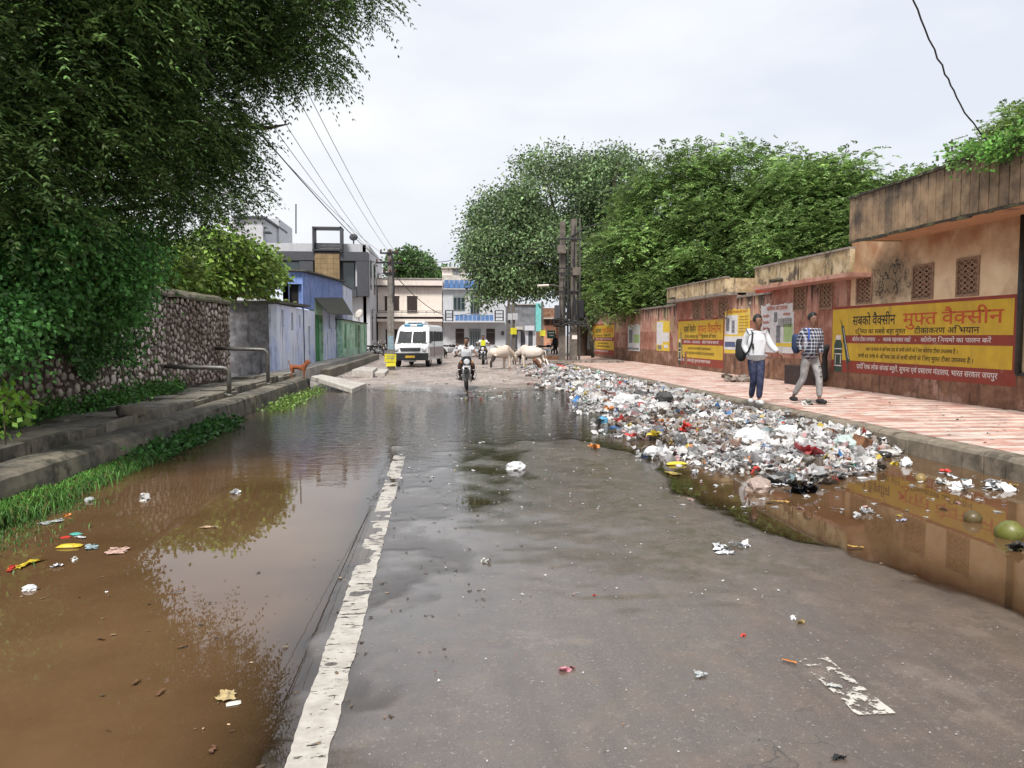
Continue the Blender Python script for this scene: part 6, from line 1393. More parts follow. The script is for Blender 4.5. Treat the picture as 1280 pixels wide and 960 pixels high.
# ---- animals
m_cowh = M('cream_white_hide', (.60, .52, .44), .85, var=.06, scale=3, obj=True, col2=(.46, .33, .24), amount=.45)
m_cowd = M('dark_hide', (.05, .04, .038), .85, var=.2, scale=9, obj=True); m_horn = M('horn', (.10, .09, .08), .5, obj=True); m_dog = M('red_brown_fur', (.24, .075, .03), .9, var=.15, scale=20, obj=True)
m_pied = M('cream_and_black_hide', (.60, .53, .46), .85, var=.06, scale=3, obj=True, big=(.04, .035, .035), big_scale=1.5, big_at=.60)
def cow(label, loc, rz, sc, mt, dark_leg=False, head_down=True):
    t_ = thing('cow', label, 'cow', loc, rz); t_.scale = (sc,) * 3; J = {}; E = []
    def add(k, p, r, fr=None):
        J[k] = (*p, r)
        if fr: E.append((fr, k))
    hz = .55 if head_down else 1.15                                  # faces +x
    add('mid', (0, 0, .95), (.31, .33)); add('rib', (.33, 0, .95), (.30, .34), 'mid'); add('sho', (.58, 0, 1.0), (.22, .30), 'rib'); add('hump', (.56, 0, 1.36), (.16, .15), 'sho'); add('nk', (.85, 0, .98 if head_down else 1.12), (.14, .20), 'sho'); add('nk2', (1.05, 0, .82 if head_down else 1.25), (.11, .14), 'nk')
    add('hd', (1.20, 0, hz + .12), (.12, .13), 'nk2'); add('mz', (1.32, 0, hz - .1), (.085, .08), 'hd'); add('mt', (1.37, 0, hz - .2), (.05, .045), 'mz'); add('dew', (.85, 0, .72), (.03, .08), 'nk')
    add('hip', (-.42, 0, 1.02), (.26, .27), 'mid'); add('rmp', (-.66, 0, 1.0), (.18, .19), 'hip')
    for s_, y in (('l', -.15), ('r', .15)):
        f = .08 if s_ == 'l' else -.06
        add('fa' + s_, (.55, y, .75), .125, 'sho'); add('fk' + s_, (.56 + f, y, .42), .075, 'fa' + s_); add('ff' + s_, (.54 + f, y, .12), .055, 'fk' + s_); add('fh' + s_, (.57 + f, y, .04), .065, 'ff' + s_)
        add('ha' + s_, (-.52, y, .78), .17, 'hip'); add('hs' + s_, (-.44 - f, y, .58), .11, 'ha' + s_); add('hk' + s_, (-.66 - f, y, .40), .068, 'hs' + s_); add('hc' + s_, (-.62 - f, y, .12), .052, 'hk' + s_); add('hh' + s_, (-.58 - f, y, .04), .065, 'hc' + s_)
        add('er' + s_, (1.12, y * 1.15, hz + .20), (.03, .02), 'hd')
    skin('body', J, E, 'mid', mt, t_)
    for y in (-1, 1): MB().tube([(1.16, y * .07, hz + .2), (1.15, y * .16, hz + .3), (1.2, y * .17, hz + .44)], [.03, .02, .006], 6).build('horn', m_horn, t_, world=False, smooth=True); MB().ball((1.24, y * .085, hz + .1), .014, 6, 5).build('eye', m_eye, t_, world=False)
    tl = MB().tube([(-.76, 0, 1.03), (-.84, .02, .8), (-.83, .05, .5)], [.028, .018, .013], 6).build('tail', mt, t_, world=False, smooth=True); MB().tube([(-.83, .05, .5), (-.83, .06, .36), (-.82, .06, .27)], [.015, .04, .01], 6).build('tail_tuft', m_cowd, tl, world=False)
    if dark_leg: J = {}; E = []; add('a', (-.54, -.19, .82), .17); add('s', (-.54, -.16, .58), .125, 'a'); add('k', (-.75, -.16, .40), .08, 's'); add('c', (-.71, -.16, .1), .064, 'k'); skin('dark_hind_leg', J, E, 'a', m_cowd, t_)
    return t_
cow('cream humped cow with one dark hind leg feeding at the far end of the garbage', on(624, 463.5), .62, .80, m_cowh, True)
cow('white cow with dark rump patch feeding from the right, facing the humped cow', on(666, 462.5), math.pi - .6, .80, m_pied)
cow('small dark brown calf between the two pale cows', on(648, 458), .9, .6, m_cowd)
def dog(label, loc, rz, sc, mt, curl=True, fat=1.35):
    t_ = thing('dog', label, 'dog', loc, rz); t_.scale = (sc,) * 3; J = {}; E = []
    def add(k, p, r, fr=None):
        J[k] = (*p, r)
        if fr: E.append((fr, k))
    add('mid', (0, 0, .44), (.075, .07)); add('rib', (.16, 0, .42), (.085, .10), 'mid'); add('sho', (.27, 0, .45), (.075, .09), 'rib'); add('nk', (.35, 0, .55), .055, 'sho'); add('hd', (.41, 0, .66), (.055, .06), 'nk'); add('mz', (.50, 0, .63), (.028, .03), 'hd'); add('ns', (.55, 0, .62), .02, 'mz')
    add('hip', (-.2, 0, .46), (.07, .08), 'mid')
    for s_, y in (('l', -.055), ('r', .06)):
        f = .02 if s_ == 'l' else -.03
        add('fa' + s_, (.27, y, .32), .036, 'sho'); add('fk' + s_, (.27 + f, y, .18), .022, 'fa' + s_); add('ff' + s_, (.26 + f, y, .03), .018, 'fk' + s_); add('fp' + s_, (.30 + f, y, .018), .02, 'ff' + s_)
        add('ha' + s_, (-.22, y, .36), .055, 'hip'); add('hs' + s_, (-.17, y, .25), .032, 'ha' + s_); add('hk' + s_, (-.27 + f, y, .16), .02, 'hs' + s_); add('hp' + s_, (-.25 + f, y, .03), .017, 'hk' + s_); add('hq' + s_, (-.21 + f, y, .018), .02, 'hp' + s_); add('er' + s_, (.38, y * .8, .74), .018, 'hd')
    if curl: 
        for i, (x, z) in enumerate(((-.28, .52), (-.34, .6), (-.34, .68), (-.29, .71))): add(f't{i}', (x, 0, z), .018 - .002 * i, 'hip' if i == 0 else f't{i-1}')
    else: add('t0', (-.3, 0, .42), .018, 'hip'); add('t1', (-.36, 0, .28), .012, 't0')
    J = {a_: (*v_[:3], tuple(q * fat for q in v_[3]) if isinstance(v_[3], tuple) else v_[3] * fat) for a_, v_ in J.items()}
    skin('body', J, E, 'mid', mt, t_)
    for y in (-1, 1): MB().ball((.45, y * .045, .68), .009, 6, 4).build('eye', m_eye, t_, world=False)
    MB().ball((.565, 0, .625), .014, 6, 5).build('nose', m_eye, t_, world=False); return t_
p = G(371, 468, .37); dog('reddish brown dog with raised curled tail standing on the end of the drain wall', (-3.98, YX(371, -3.98), .335), -.1, .72, m_dog)
dog('small black and white dog standing in the street right of the van', on(556, 449), -1.9, .95, m_cowd, False)
# ================================================================== VAN
m_van = M('white_van_paint', (.66, .67, .68), .3, coat=.5, var=.03, scale=3, obj=True, streak=(.3, .26, .2), streak_amt=.2); m_vblk = M('black_bumper', (.02, .021, .024), .5, obj=True); m_vgl = M('windscreen', (.04, .043, .047), .5, spec=.08, var=.3, scale=2, obj=True)
m_plate = M('yellow_plate', (.55, .35, .04), .5, obj=True); m_vblu = M('blue_light_cover', (.06, .22, .36), .2, obj=True); m_lav = M('grey_side_panel', (.36, .31, .31), .5, var=.1, obj=True)
vb = on(513, 461); VN = thing('white_van', 'white high-roofed van with blue light bar parked beside the yellow signed pole', 'van', vb, -.17); VN.scale = (.86, .95, .90)
B = lambda mb, n, m, p=VN, **k: mb.build(n, m, p, world=False, **k)
hw = .97; prof = [(0, .42), (-.02, .75), (.03, 1.08), (.35, 1.22), (.75, 1.98), (1.05, 2.2), (1.4, 2.27), (5.0, 2.27), (5.1, 2.1), (5.12, .5), (4.9, .36), (.2, .36)]
# body: loft across the width so that the sides curve in towards the roof
V_ = []; F = []; secs = [(-1.0, .0), (-.97, .55), (-.9, .92), (0, 1), (.9, .92), (.97, .55), (1.0, .0)]
secs = [(-hw, 0), (-hw * .985, .25), (-hw * .86, .8), (-hw * .6, 1), (hw * .6, 1), (hw * .86, .8), (hw * .985, .25), (hw, 0)]
n = len(prof)
for x, k in secs:
    for y, z in prof:
        zz2 = z - (1 - k) * .16 * max(0, (z - 1.4) / .9); V_.append((x * (1 - .10 * max(0, (z - 1.1) / 1.2)), y + (1 - k) * .10 * (1 if y < 2 else -1), zz2))
for i in range(len(secs) - 1):
    for j in range(n): F.append((i*n + j, i*n + (j+1) % n, (i+1)*n + (j+1) % n, (i+1)*n + j))
F += [tuple(range(n))[::-1], tuple(range((len(secs)-1)*n, len(secs)*n))]
mb = MB(); mb.add(V_, F); B(mb, 'body', m_van, bevel=.02)
def fq(u, z, s_=1):     # point on the windscreen plane
    y = .35 + (z - 1.22) / (1.98 - 1.22) * .40; return (u, y - .018, z)
for s_ in (-1, 1):
    mb = MB(); mb.add([fq(.02 * s_, 1.30), fq(.80 * s_, 1.30), fq(.74 * s_, 1.90), fq(.02 * s_, 1.90)], [(0, 1, 2, 3)]); B(mb, 'windscreen', m_vgl)
mb = MB(); mb.add([fq(-.86, 1.25), fq(.86, 1.25), fq(.86, 1.29), fq(-.86, 1.29)], [(0, 1, 2, 3)]); B(mb, 'wiper_panel', m_vblk)
for a in (-.45, .3): B(MB().tube([(a, .36, 1.28), (a + .3, .50, 1.5)], .01, 4), 'wiper', m_vblk)
B(MB().prism([(-.52, .86), (.52, .86), (.58, 1.02), (-.58, 1.02)], 'Y', -.06, -.01), 'grille', m_vblk, bevel=.008)
for k in range(3): B(MB().b(-.5, .5, -.075, -.058, .885 + .045 * k, .90 + .045 * k), 'grille_bar', m_chrome)
for s_ in (-1, 1):
    B(MB().ball((s_ * .77, .0, .93), (.13, .07, .11), 12, 8), 'headlight', m_lens, smooth=True)
    B(MB().b(s_ * 1.05 - .04, s_ * 1.05 + .04, .42, .5, 1.25, 1.55).tube([(s_ * .9, .5, 1.3), (s_ * 1.05, .46, 1.3)], .02, 5), 'mirror', m_vblk, bevel=.01)
B(MB().prism([(-.98, .38), (.98, .38), (1.0, .60), (.98, .76), (-.98, .76), (-1.0, .60)], 'Y', -.12, .06), 'bumper', m_vblk, bevel=.03)
B(MB().b(-.24, .28, -.14, -.122, .50, .62), 'number_plate', m_plate); B(MB().b(-.36, .36, -.13, -.10, .30, .37), 'lower_valance', m_chrome)
B(MB().b(-.55, .5, .95, 1.2, 2.13, 2.29), 'light_bar', m_vblu, bevel=.03); B(MB().b(-.2, .18, .93, .95, 2.15, 2.26), 'light_bar_centre', m_van)
B(MB().b(-.6, .55, 1.3, 2.3, 2.27, 2.44), 'roof_unit', m_van, bevel=.05); B(MB().b(-.42, .4, 1.285, 1.3, 2.31, 2.37), 'roof_vent', m_vblk)
for k, (a, b_) in enumerate(((.85, 1.7), (1.95, 2.9), (3.0, 3.9), (4.0, 4.8))):
    for s_ in (-1, 1): x = s_ * hw * .955; mb = MB(); mb.add([(x + .035 * s_, a, 1.35), (x + .035 * s_, b_, 1.35), (x - .0 * s_, b_, 1.9), (x - .0 * s_, a + .12, 1.9)], [(0, 1, 2, 3)]); B(mb, 'side_window', m_vgl)
for s_ in (-1, 1): B(MB().b(s_ * hw - .006, s_ * hw + .012, .7, 4.8, .55, 1.05), 'side_panel', m_lav); B(MB().b(s_ * hw - .004, s_ * hw + .02, 1.85, 1.88, .5, 1.9), 'door_gap', m_vblk)  # panels coloured darker and greyer than the white body along its lower sides
for y in (.75, 4.1):
    for s_ in (-1, 1):
        w_ = B(MB().lathe([(.2, -.1), (.36, -.11), (.38, -.07), (.38, .07), (.36, .11), (.2, .1)], (s_ * .86, y, .38), 'X', 20), 'wheel', m_tyre, smooth=False); B(MB().lathe([(.02, s_ * .115), (.2, s_ * .105), (.2, s_ * .09), (.02, s_ * .09)] if s_ > 0 else [(.2, -.09), (.2, -.105), (.02, -.115), (.02, -.12)], (s_ * .86, y, .38), 'X', 14), 'hubcap', m_chrome, w_)
# ================================================================== GARBAGE AND LITTER
m_trash = tint_mat('mixed_plastic_litter', .35, .5, .25); m_mound = M('rotting_garbage_base', (.10, .08, .062), .95, var=.4, scale=14, bump=.9, col2=(.24, .21, .18), amount=.5)
EDG = [(1112, 582), (1085, 592), (1035, 600), (1000, 606), (930, 594), (880, 580), (840, 574), (790, 560), (745, 548), (735, 535), (712, 520), (705, 505), (700, 494), (672, 484), (650, 472), (640, 465)]
eg = sorted([(G(a, b_).y, G(a, b_).x) for a, b_ in EDG[4:]]); en = sorted([(G(a, b_).x, G(a, b_).y) for a, b_ in ((930, 592), (1000, 604), (1040, 600), (1080, 592), (1100, 582), (1125, 572), (1150, 566))]); HY0, HY1 = min(e[1] for e in en) - .3, 36.0
def heap_h(X, Y):
    X = np.asarray(X, float); Y = np.asarray(Y, float); xl = np.interp(Y, [e[0] for e in eg], [e[1] for e in eg]) + .62 * sst(8.8, 11, Y) * (1 - .5 * sst(19, 24, Y)) + nse(X, Y, 1.6, 31) * .6; yn = np.interp(X, [e[0] for e in en], [e[1] for e in en]) + nse(X, Y, 2.1, 35) * .4
    u = np.clip((X - xl) / np.maximum(XC - xl, .3), -1, 1); s_ = sst(0, .35, u) * (1 - .35 * sst(.75, 1, u)); s_ = s_ * sst(0, 1.1, Y - yn); u = np.where(Y < yn, np.minimum(u, (Y - yn) * .8), u) * (1 - sst(33, 36, Y)) 
    amp = .125 - .03 * sst(17, 26, Y); h = s_ * (amp + nse(X, Y, 1.3, 32) * .12 + nse(X, Y, 3.5, 33) * .07)
    return h, u
xs = np.linspace(1.5, XC - .005, 90); ys = HY0 - .2 + (36.5 - HY0) * np.linspace(0, 1, 240) ** 1.3; X2, Y2 = np.meshgrid(xs, ys); H, U = heap_h(X2, Y2); Zb = np.where(U > 0, H - .015, -.35)
V = np.stack([X2.ravel(), Y2.ravel(), np.maximum(Zb, -.35).ravel()], 1); nx = 90; ii, jj = np.meshgrid(np.arange(nx - 1), np.arange(239)); a = (jj * nx + ii).ravel(); F = np.stack([a, a + 1, a + nx + 1, a + nx], 1)
F = F[(Zb.ravel()[F] > -.3).any(1)]; F = F[(V[F][:, :, 2].max(1) > .0)]
GH = link_mesh('garbage_base', fast_mesh('garbage_base', V, F, m_mound, smooth=True)); tag(GH, 'rotting dark mass under the plastic garbage along the right kerb', 'garbage', kind='stuff')
PAL = [((.72, .72, .73), 46), ((.58, .58, .59), 16), ((.78, .77, .75), 20), ((.36, .35, .34), 8), ((.52, .47, .42), 7), ((.50, .34, .30), 6), ((.60, .36, .36), 5), ((.05, .05, .05), 5), ((.12, .09, .07), 6), ((.55, .06, .05), 2), ((.60, .46, .06), 2), ((.07, .22, .50), 1.2), ((.08, .35, .20), .8), ((.65, .25, .08), 1.2), ((.30, .42, .45), 2)]
pc_ = np.array([p_[0] for p_ in PAL]); pw_ = np.array([p_[1] for p_ in PAL], float); pw_ /= pw_.sum()
def crumples(C, S_, rng, cols, flat=.0, n=4, rough=.30, asp=None):
    """crumpled sheets, n x n points each"""
    k = len(C); u = np.linspace(-.5, .5, n); U, W_ = np.meshgrid(u, u); base = np.stack([U.ravel(), W_.ravel(), np.zeros(n * n)], 1)
    P = np.repeat(base[None], k, 0); 
    if asp is not None: P[:, :, 1] *= asp[:, None]
    P = P + rng.normal(size=P.shape) * np.array([.07, .07, rough * .5])
    fold = rng.uniform(-1, 1, (k, 1)) * 1.3 * (1 - flat); P[:, :, 2] += np.abs(P[:, :, 0]) * fold * .6
    q = rng.uniform(0, 2 * math.pi, k); tl = rng.normal(size=k) * .42 * (1 - flat); tr = rng.normal(size=k) * .42 * (1 - flat)
    def rot(P, i, j, a): c, s_ = np.cos(a)[:, None], np.sin(a)[:, None]; x, y = P[:, :, i].copy(), P[:, :, j].copy(); P[:, :, i] = x * c - y * s_; P[:, :, j] = x * s_ + y * c
    rot(P, 1, 2, tl); rot(P, 0, 2, tr); rot(P, 0, 1, q); P = P * S_[:, None, None] + C[:, None, :]
    V = P.reshape(-1, 3); i, j = np.meshgrid(np.arange(n - 1), np.arange(n - 1)); a = (j * n + i).ravel(); f = np.stack([a, a + 1, a + n + 1, a + n], 1); F = (f[None] + (np.arange(k) * n * n)[:, None, None]).reshape(-1, 4)
    return V, F, np.repeat(cols, n * n, axis=0)
rng = np.random.default_rng(77); N = 190000
y = HY0 + (36 - HY0) * rng.random(N) ** 1.35; x = rng.uniform(1.5, XC, N); h, u = heap_h(x, y); dens = np.where(u > .02, 1, np.where(u > -.12, .12, 0)) * np.where(h > .02, 1, .3) * np.where(y > 24, .55, 1); keep = rng.random(N) < dens; x, y, h = x[keep], y[keep], h[keep]
keep = rng.random(len(x)) < .62; x, y, h = x[keep], y[keep], h[keep]; k = len(x)
sz = np.exp(rng.normal(size=k) * .5) * .062 * (1 + .7 * sst(13, 24, y)); sz = np.clip(sz, .02, .22); big = rng.random(k) < .05; sz[big] *= 2.1
cl_ = nse(x, y, 2.2, 41) + .5; ci_ = rng.choice(len(PAL), k, p=pw_); cols = pc_[ci_] * rng.uniform(.7, 1.12, (k, 1)); dirt = (nse(x, y, 1.2, 44) < -.18) & (rng.random(k) < .55); cols[dirt] = cols[dirt] * .42 * np.array([1, .85, .7])
cols[big] = np.maximum(cols[big], .45 * (rng.random((big.sum(), 1)) < .8)); C = np.stack([x, y, h + rng.uniform(-.01, .05, k) + .01], 1); a_ = crumples(C[~big], sz[~big], rng, cols[~big], asp=rng.uniform(.5, 1.2, (~big).sum())); C[big, 2] += .015; b_ = crumples(C[big], sz[big] * np.where(y[big] < 13, .95, 1.0), rng, cols[big], flat=.55, n=6, rough=.13, asp=rng.uniform(.4, 1.0, big.sum())); V, F, Cc = merge([a_, b_])
GP = link_mesh('garbage_heap', fast_mesh('garbage_heap', V, F, m_trash, Cc)); tag(GP, 'long heap of crumpled plastic bags and mixed household garbage along the right kerb', 'garbage', kind='stuff')
# limp, rounded plastic bags lying in the heap
rng = np.random.default_rng(95); bm = bmesh.new(); bmesh.ops.create_icosphere(bm, subdivisions=2, radius=1); bv = np.array([tuple(v_.co) for v_ in bm.verts]); bf = np.array([tuple(v_.index for v_ in f_.verts) for f_ in bm.faces]); bm.free()
V = []; F = []; Cc = []; n0 = 0; cnt_ = 0
while cnt_ < 420:
    y = HY0 + (34 - HY0) * rng.random() ** 1.3; x = rng.uniform(2, XC - .1); h, u = heap_h(x, y)
    if u < .08: continue
    s_ = rng.uniform(.05, .13) * (1 + .5 * (y > 14)); ph = rng.uniform(0, 50, 3); f = np.array([1 + .45 * mnoise.noise(Vector(tuple(d * 1.6 + ph))) + .25 * abs(mnoise.noise(Vector(tuple(d * 4.5 + ph)))) for d in bv])
    P = bv * f[:, None] * s_ * np.array([rng.uniform(.8, 1.6), rng.uniform(.7, 1.1), rng.uniform(.3, .6)]); q = rng.uniform(0, 6.28); P = np.stack([P[:, 0] * math.cos(q) - P[:, 1] * math.sin(q), P[:, 0] * math.sin(q) + P[:, 1] * math.cos(q), P[:, 2]], 1) + np.array([x, y, float(h) + .035])
    c = pc_[rng.choice([0, 0, 0, 2, 2, 1, 3, 7, 7, 4, 5])] * rng.uniform(.75, 1.1); V.append(P); F.append(bf + n0); Cc.append(np.repeat(c[None], len(P), 0)); n0 += len(P); cnt_ += 1
o = link_mesh('garbage_bags', fast_mesh('garbage_bags', np.concatenate(V), np.concatenate(F), m_trash, np.concatenate(Cc), smooth=True)); tag(o, 'limp plastic bags matted into the garbage heap', 'garbage', kind='stuff')
# loose small scraps on the road, the water and the footpath
def scatter(n, px0, py0, px1, py1, smin, smax, seed, z=None):
    rng = np.random.default_rng(seed); C = []
    for _ in range(n): 
        p = G(rng.uniform(px0, px1), rng.uniform(py0, py1), z or 0); zz2 = z if z is not None else max(0.0, float(road_h(p.x, p.y))); C.append((p.x, p.y, zz2 + .008))
    return np.array(C), rng.uniform(smin, smax, n), rng
parts = []
for args in ((260, 560, 455, 700, 500, .03, .12, 1), (140, 400, 462, 560, 482, .03, .10, 2), (90, 840, 590, 1270, 650, .02, .07, 3), (150, 540, 560, 1000, 760, .006, .02, 4), (150, 450, 760, 1280, 960, .003, .010, 5), (60, 500, 500, 720, 600, .02, .05, 6), (120, 560, 500, 860, 640, .01, .03, 7), (140, 395, 455, 480, 475, .04, .14, 9)):
    C, s_, rng = scatter(*args); k = len(C); parts.append(crumples(C, s_, rng, pc_[rng.choice(len(PAL), k, p=pw_)] * rng.uniform(.6, 1, (k, 1)), flat=.8, n=3, rough=.2, asp=rng.uniform(.3, 1, k)))
rng = np.random.default_rng(91); Xq, Yq = rng.uniform(-1.5, 5.5, 60000), rng.uniform(2.4, 13, 60000); hq = road_h(Xq, Yq); ok = np.abs(hq + .001) < .0035; Xq, Yq = Xq[ok][:420], Yq[ok][:420]; k = len(Xq)
parts.append(crumples(np.stack([Xq, Yq, np.full(k, .005)], 1), rng.uniform(.006, .03, k), rng, np.array([.10, .07, .045]) * np.exp(rng.normal(size=(k, 1)) * .6), flat=.9, n=3, rough=.15, asp=rng.uniform(.2, .8, k)))
rng = np.random.default_rng(92); k = 420; Xq, Yq = rng.uniform(-3.6, -.6, k), rng.uniform(3.0, 12, k); cl2 = nse(Xq, Yq, .8, 93) > -.05; Xq, Yq = Xq[cl2], Yq[cl2]; k = len(Xq)
parts.append(crumples(np.stack([Xq, Yq, np.full(k, .006)], 1), rng.uniform(.006, .028, k), rng, np.array([.14, .10, .06]) * np.exp(rng.normal(size=(k, 1)) * .7), flat=.95, n=3, rough=.1, asp=rng.uniform(.2, .8, k)))
C, s_, rng = scatter(160, 740, 462, 1270, 570, .02, .06, 8, ZS); ok = (C[:, 0] > XI) & (C[:, 0] < XW - .1); C, s_ = C[ok], s_[ok]; k = len(C); parts.append(crumples(C, s_, rng, pc_[rng.choice([3, 4, 7, 8, 1], k)] * .8, flat=.8, n=3, rough=.2, asp=rng.uniform(.3, 1, k)))
V, F, Cc = merge(parts); o = link_mesh('litter_scraps', fast_mesh('litter_scraps', V, F, m_trash, Cc)); tag(o, 'tiny scraps of litter strewn over road, water and footpath', 'litter', kind='stuff')

# ---- individual pieces
def piece(kind_, px, py, size, col, label, cat, asp=1.0, z=0.0, rz=None, group=None, seed=None):
    rng = np.random.default_rng(seed or (px * 7 + py)); p = G(px, py, z)
    if kind_.endswith('@'): hh, _ = heap_h(p.x, p.y); z = float(hh) + .04; p = G(px, py, z); kind_ = kind_[:-1]
    elif z == 0: z = max(0.0, float(road_h(p.x, p.y)))
    z0 = z; mt = NTc(col)
    if kind_ == 'bag':
        bm = bmesh.new(); bmesh.ops.create_icosphere(bm, subdivisions=3, radius=1)
        for v_ in bm.verts:
            d = v_.co.copy(); f = 1 + .34 * mnoise.noise(d * 2.2 + Vector((px, py, 0))) + .22 * abs(mnoise.noise(d * 5 + Vector((py, 0, px)))); v_.co = Vector((d.x * f, d.y * f * asp, max(d.z * f * .62, -.18)))
        me = bpy.data.meshes.new(cat); bm.to_mesh(me); bm.free(); me.materials.append(mt); o = link_mesh('plastic_bag', me); o.scale = (size / 2,) * 3; z += size * .08
    elif kind_ == 'sheet':
        V, F, _ = crumples(np.zeros((1, 3)), np.array([size]), rng, np.zeros((1, 3)), flat=.9, n=8, rough=.035, asp=np.array([asp])); o = link_mesh('plastic_sheet', fast_mesh('plastic_sheet', V, F, mt, smooth=False)); z += .012
    elif kind_ == 'wad':
        V, F, _ = crumples(rng.normal(size=(7, 3)) * size * np.array([.22, .22 * asp, .06]), np.full(7, size * .5), rng, np.zeros((7, 3)), n=6, rough=.11, asp=np.full(7, .8)); o = link_mesh('crumpled_wrapper', fast_mesh('crumpled_wrapper', V, F, mt)); z += size * .12
    elif kind_ == 'packet':
        mb = MB(); n = 7; vs = []
        for s_ in (1, -1):
            for i in range(n):
                for j in range(n):
                    u, w = i / (n - 1) * 2 - 1, j / (n - 1) * 2 - 1; vs.append((u * .5, w * .5 * asp, s_ * .10 * (1 - u ** 4) * (1 - w ** 4) + .02 * mnoise.noise(Vector((u * 3, w * 3, s_)))))
        fs = [(s_*49 + i*7 + j, s_*49 + (i+1)*7 + j, s_*49 + (i+1)*7 + j + 1, s_*49 + i*7 + j + 1) for s_ in (0, 1) for i in range(6) for j in range(6)]; mb.add(vs, fs); me = mb.mesh('packet', mt, smooth=True); o = link_mesh('food_packet', me); o.scale = (size,) * 3; z += size * .05
    elif kind_ == 'coconut':
        mb = MB(); mb.lathe([(.02, -.55), (.30, -.48), (.46, -.25), (.5, 0), (.46, .22), (.33, .42), (.15, .52), (.02, .55)], n=14); me = mb.mesh('coconut', mt, smooth=True)
        for v_ in me.vertices: v_.co *= 1 + .08 * mnoise.noise(v_.co * 3)
        o = link_mesh('green_coconut', me); o.scale = (size,) * 3; z += size * .22; o.rotation_euler = (1.3, .2, rz or .5); o.location = (p.x, p.y, z); tag(o, label, cat, group); return o
    o.location = (p.x, p.y, z); o.rotation_euler = (0, 0, rz if rz is not None else rng.uniform(0, 6)); tag(o, label, cat, group); return o
_mc = {}
def NTc(col):
    if col not in _mc:
        _mc[col] = M('litter_colour', col, .42, var=.12, scale=18, obj=True, col2=tuple(c * .5 for c in col), amount=.2, spec=.5)
    return _mc[col]
WHT, OFF, YEL, RED, PNK, BLU, TEA, BLK, BRN, ORG, GRY = (.66, .67, .68), (.5, .49, .46), (.62, .47, .04), (.55, .05, .035), (.62, .25, .30), (.05, .25, .55), (.10, .42, .36), (.014, .014, .016), (.17, .085, .045), (.60, .22, .05), (.36, .38, .38)
piece('bag', 645, 586, .21, WHT, 'white knotted plastic bag standing alone in the middle of the wet road', 'bag')
piece('wad', 709, 843, .055, PNK, 'small pink and white crumpled wrapper on the near road', 'wrapper')
piece('wad', 873, 853, .05, GRY, 'small clear crumpled scrap on the near road, right of the pink wrapper', 'wrapper')
piece('sheet', 903, 692, .26, WHT, 'flat white plastic sheet on the road edge of the right puddle', 'plastic sheet', .35, rz=.1); piece('wad', 925, 686, .12, WHT, 'white crumpled plastic lying just behind the flat white sheet', 'plastic', .6)
piece('sheet', 987, 836, .06, ORG, 'small orange and white strip on the near right road', 'wrapper', .25, rz=.1); piece('wad', 929, 802, .03, RED, 'tiny red scrap above the orange strip on the road', 'scrap'); piece('wad', 991, 780, .045, WHT, 'small white scrap on the road near the faded dash mark', 'scrap', .5); piece('wad', 1000, 786, .045, (.45, .34, .14), 'small tan scrap beside the white one near the faded dash mark', 'scrap', .6)
piece('wad', 608, 703, .07, OFF, 'dirty pale scrap on the middle of the road behind the pink wrapper', 'scrap', .5); piece('wad', 743, 747, .022, RED, 'tiny red speck on the middle of the road', 'scrap'); piece('wad', 548, 852, .018, WHT, 'tiny white speck on the road left of the pink wrapper', 'scrap')
piece('wad', 1045, 957, .05, BLK, 'small black scrap at the bottom border of the picture', 'scrap', .6); piece('sheet', 722, 745, .03, OFF, 'thin pale straw-like scrap left of the tiny red speck', 'scrap', .3)
piece('sheet', 1043, 868, .06, OFF, 'thin pale flake left of the faded dash mark', 'scrap', .5)
# left water
piece('sheet', 33, 706, .22, YEL, 'long yellow and orange wrapper floating by the left border', 'wrapper', .38, rz=.25); piece('sheet', 14, 712, .12, RED, 'red end of torn wrapper floating at the left border', 'wrapper', .3, rz=.3)
piece('sheet', 147, 690, .16, (.60, .40, .33), 'flat pinkish paper sheet floating in the left puddle', 'paper', .75, rz=.25); piece('packet', 87, 684, .17, YEL, 'yellow packet floating left of the pinkish paper', 'packet', .4, rz=.05); piece('sheet', 114, 685, .13, (.30, .40, .42), 'pale blue-grey sheet floating between the yellow packet and the pinkish paper', 'plastic sheet', .5, rz=.1)
piece('packet', 95, 668, .085, TEA, 'small teal cap floating above the yellow packet', 'packet', .8); piece('packet', 82, 672, .07, RED, 'small red scrap floating left of the teal cap', 'scrap', .7); piece('sheet', 100, 673, .09, WHT, 'thin white strip floating beside the teal cap', 'scrap', .3, rz=.4)
piece('bag', 37, 737, .075, WHT, 'little white crumpled plastic floating alone near the left border', 'plastic'); piece('sheet', 63, 654, .16, GRY, 'pale grey flat sheet floating beside the grass', 'plastic sheet', .4, rz=.1); piece('wad', 84, 645, .05, ORG, 'small orange scrap floating beside the grass', 'scrap'); piece('bag', 112, 626, .085, GRY, 'small clear bottle-like plastic at the grass edge', 'plastic')
piece('wad', 180, 625, .16, OFF, 'dirty pale floating plastic below the drain wall weeds', 'plastic', .3); piece('wad', 68, 709, .06, WHT, 'small white flake floating right of the long yellow wrapper', 'scrap', .4); piece('wad', 93, 700, .06, OFF, 'thin pale flake floating below the yellow packet', 'scrap', .3)
piece('packet', 292, 880, .06, (.62, .60, .52), 'crumpled cream wrapper half sunk in the near left puddle', 'wrapper', .6, rz=.3); piece('sheet', 283, 872, .10, (.50, .38, .18), 'tan sunk sheet just behind the cream wrapper', 'wrapper', .7, rz=.3)
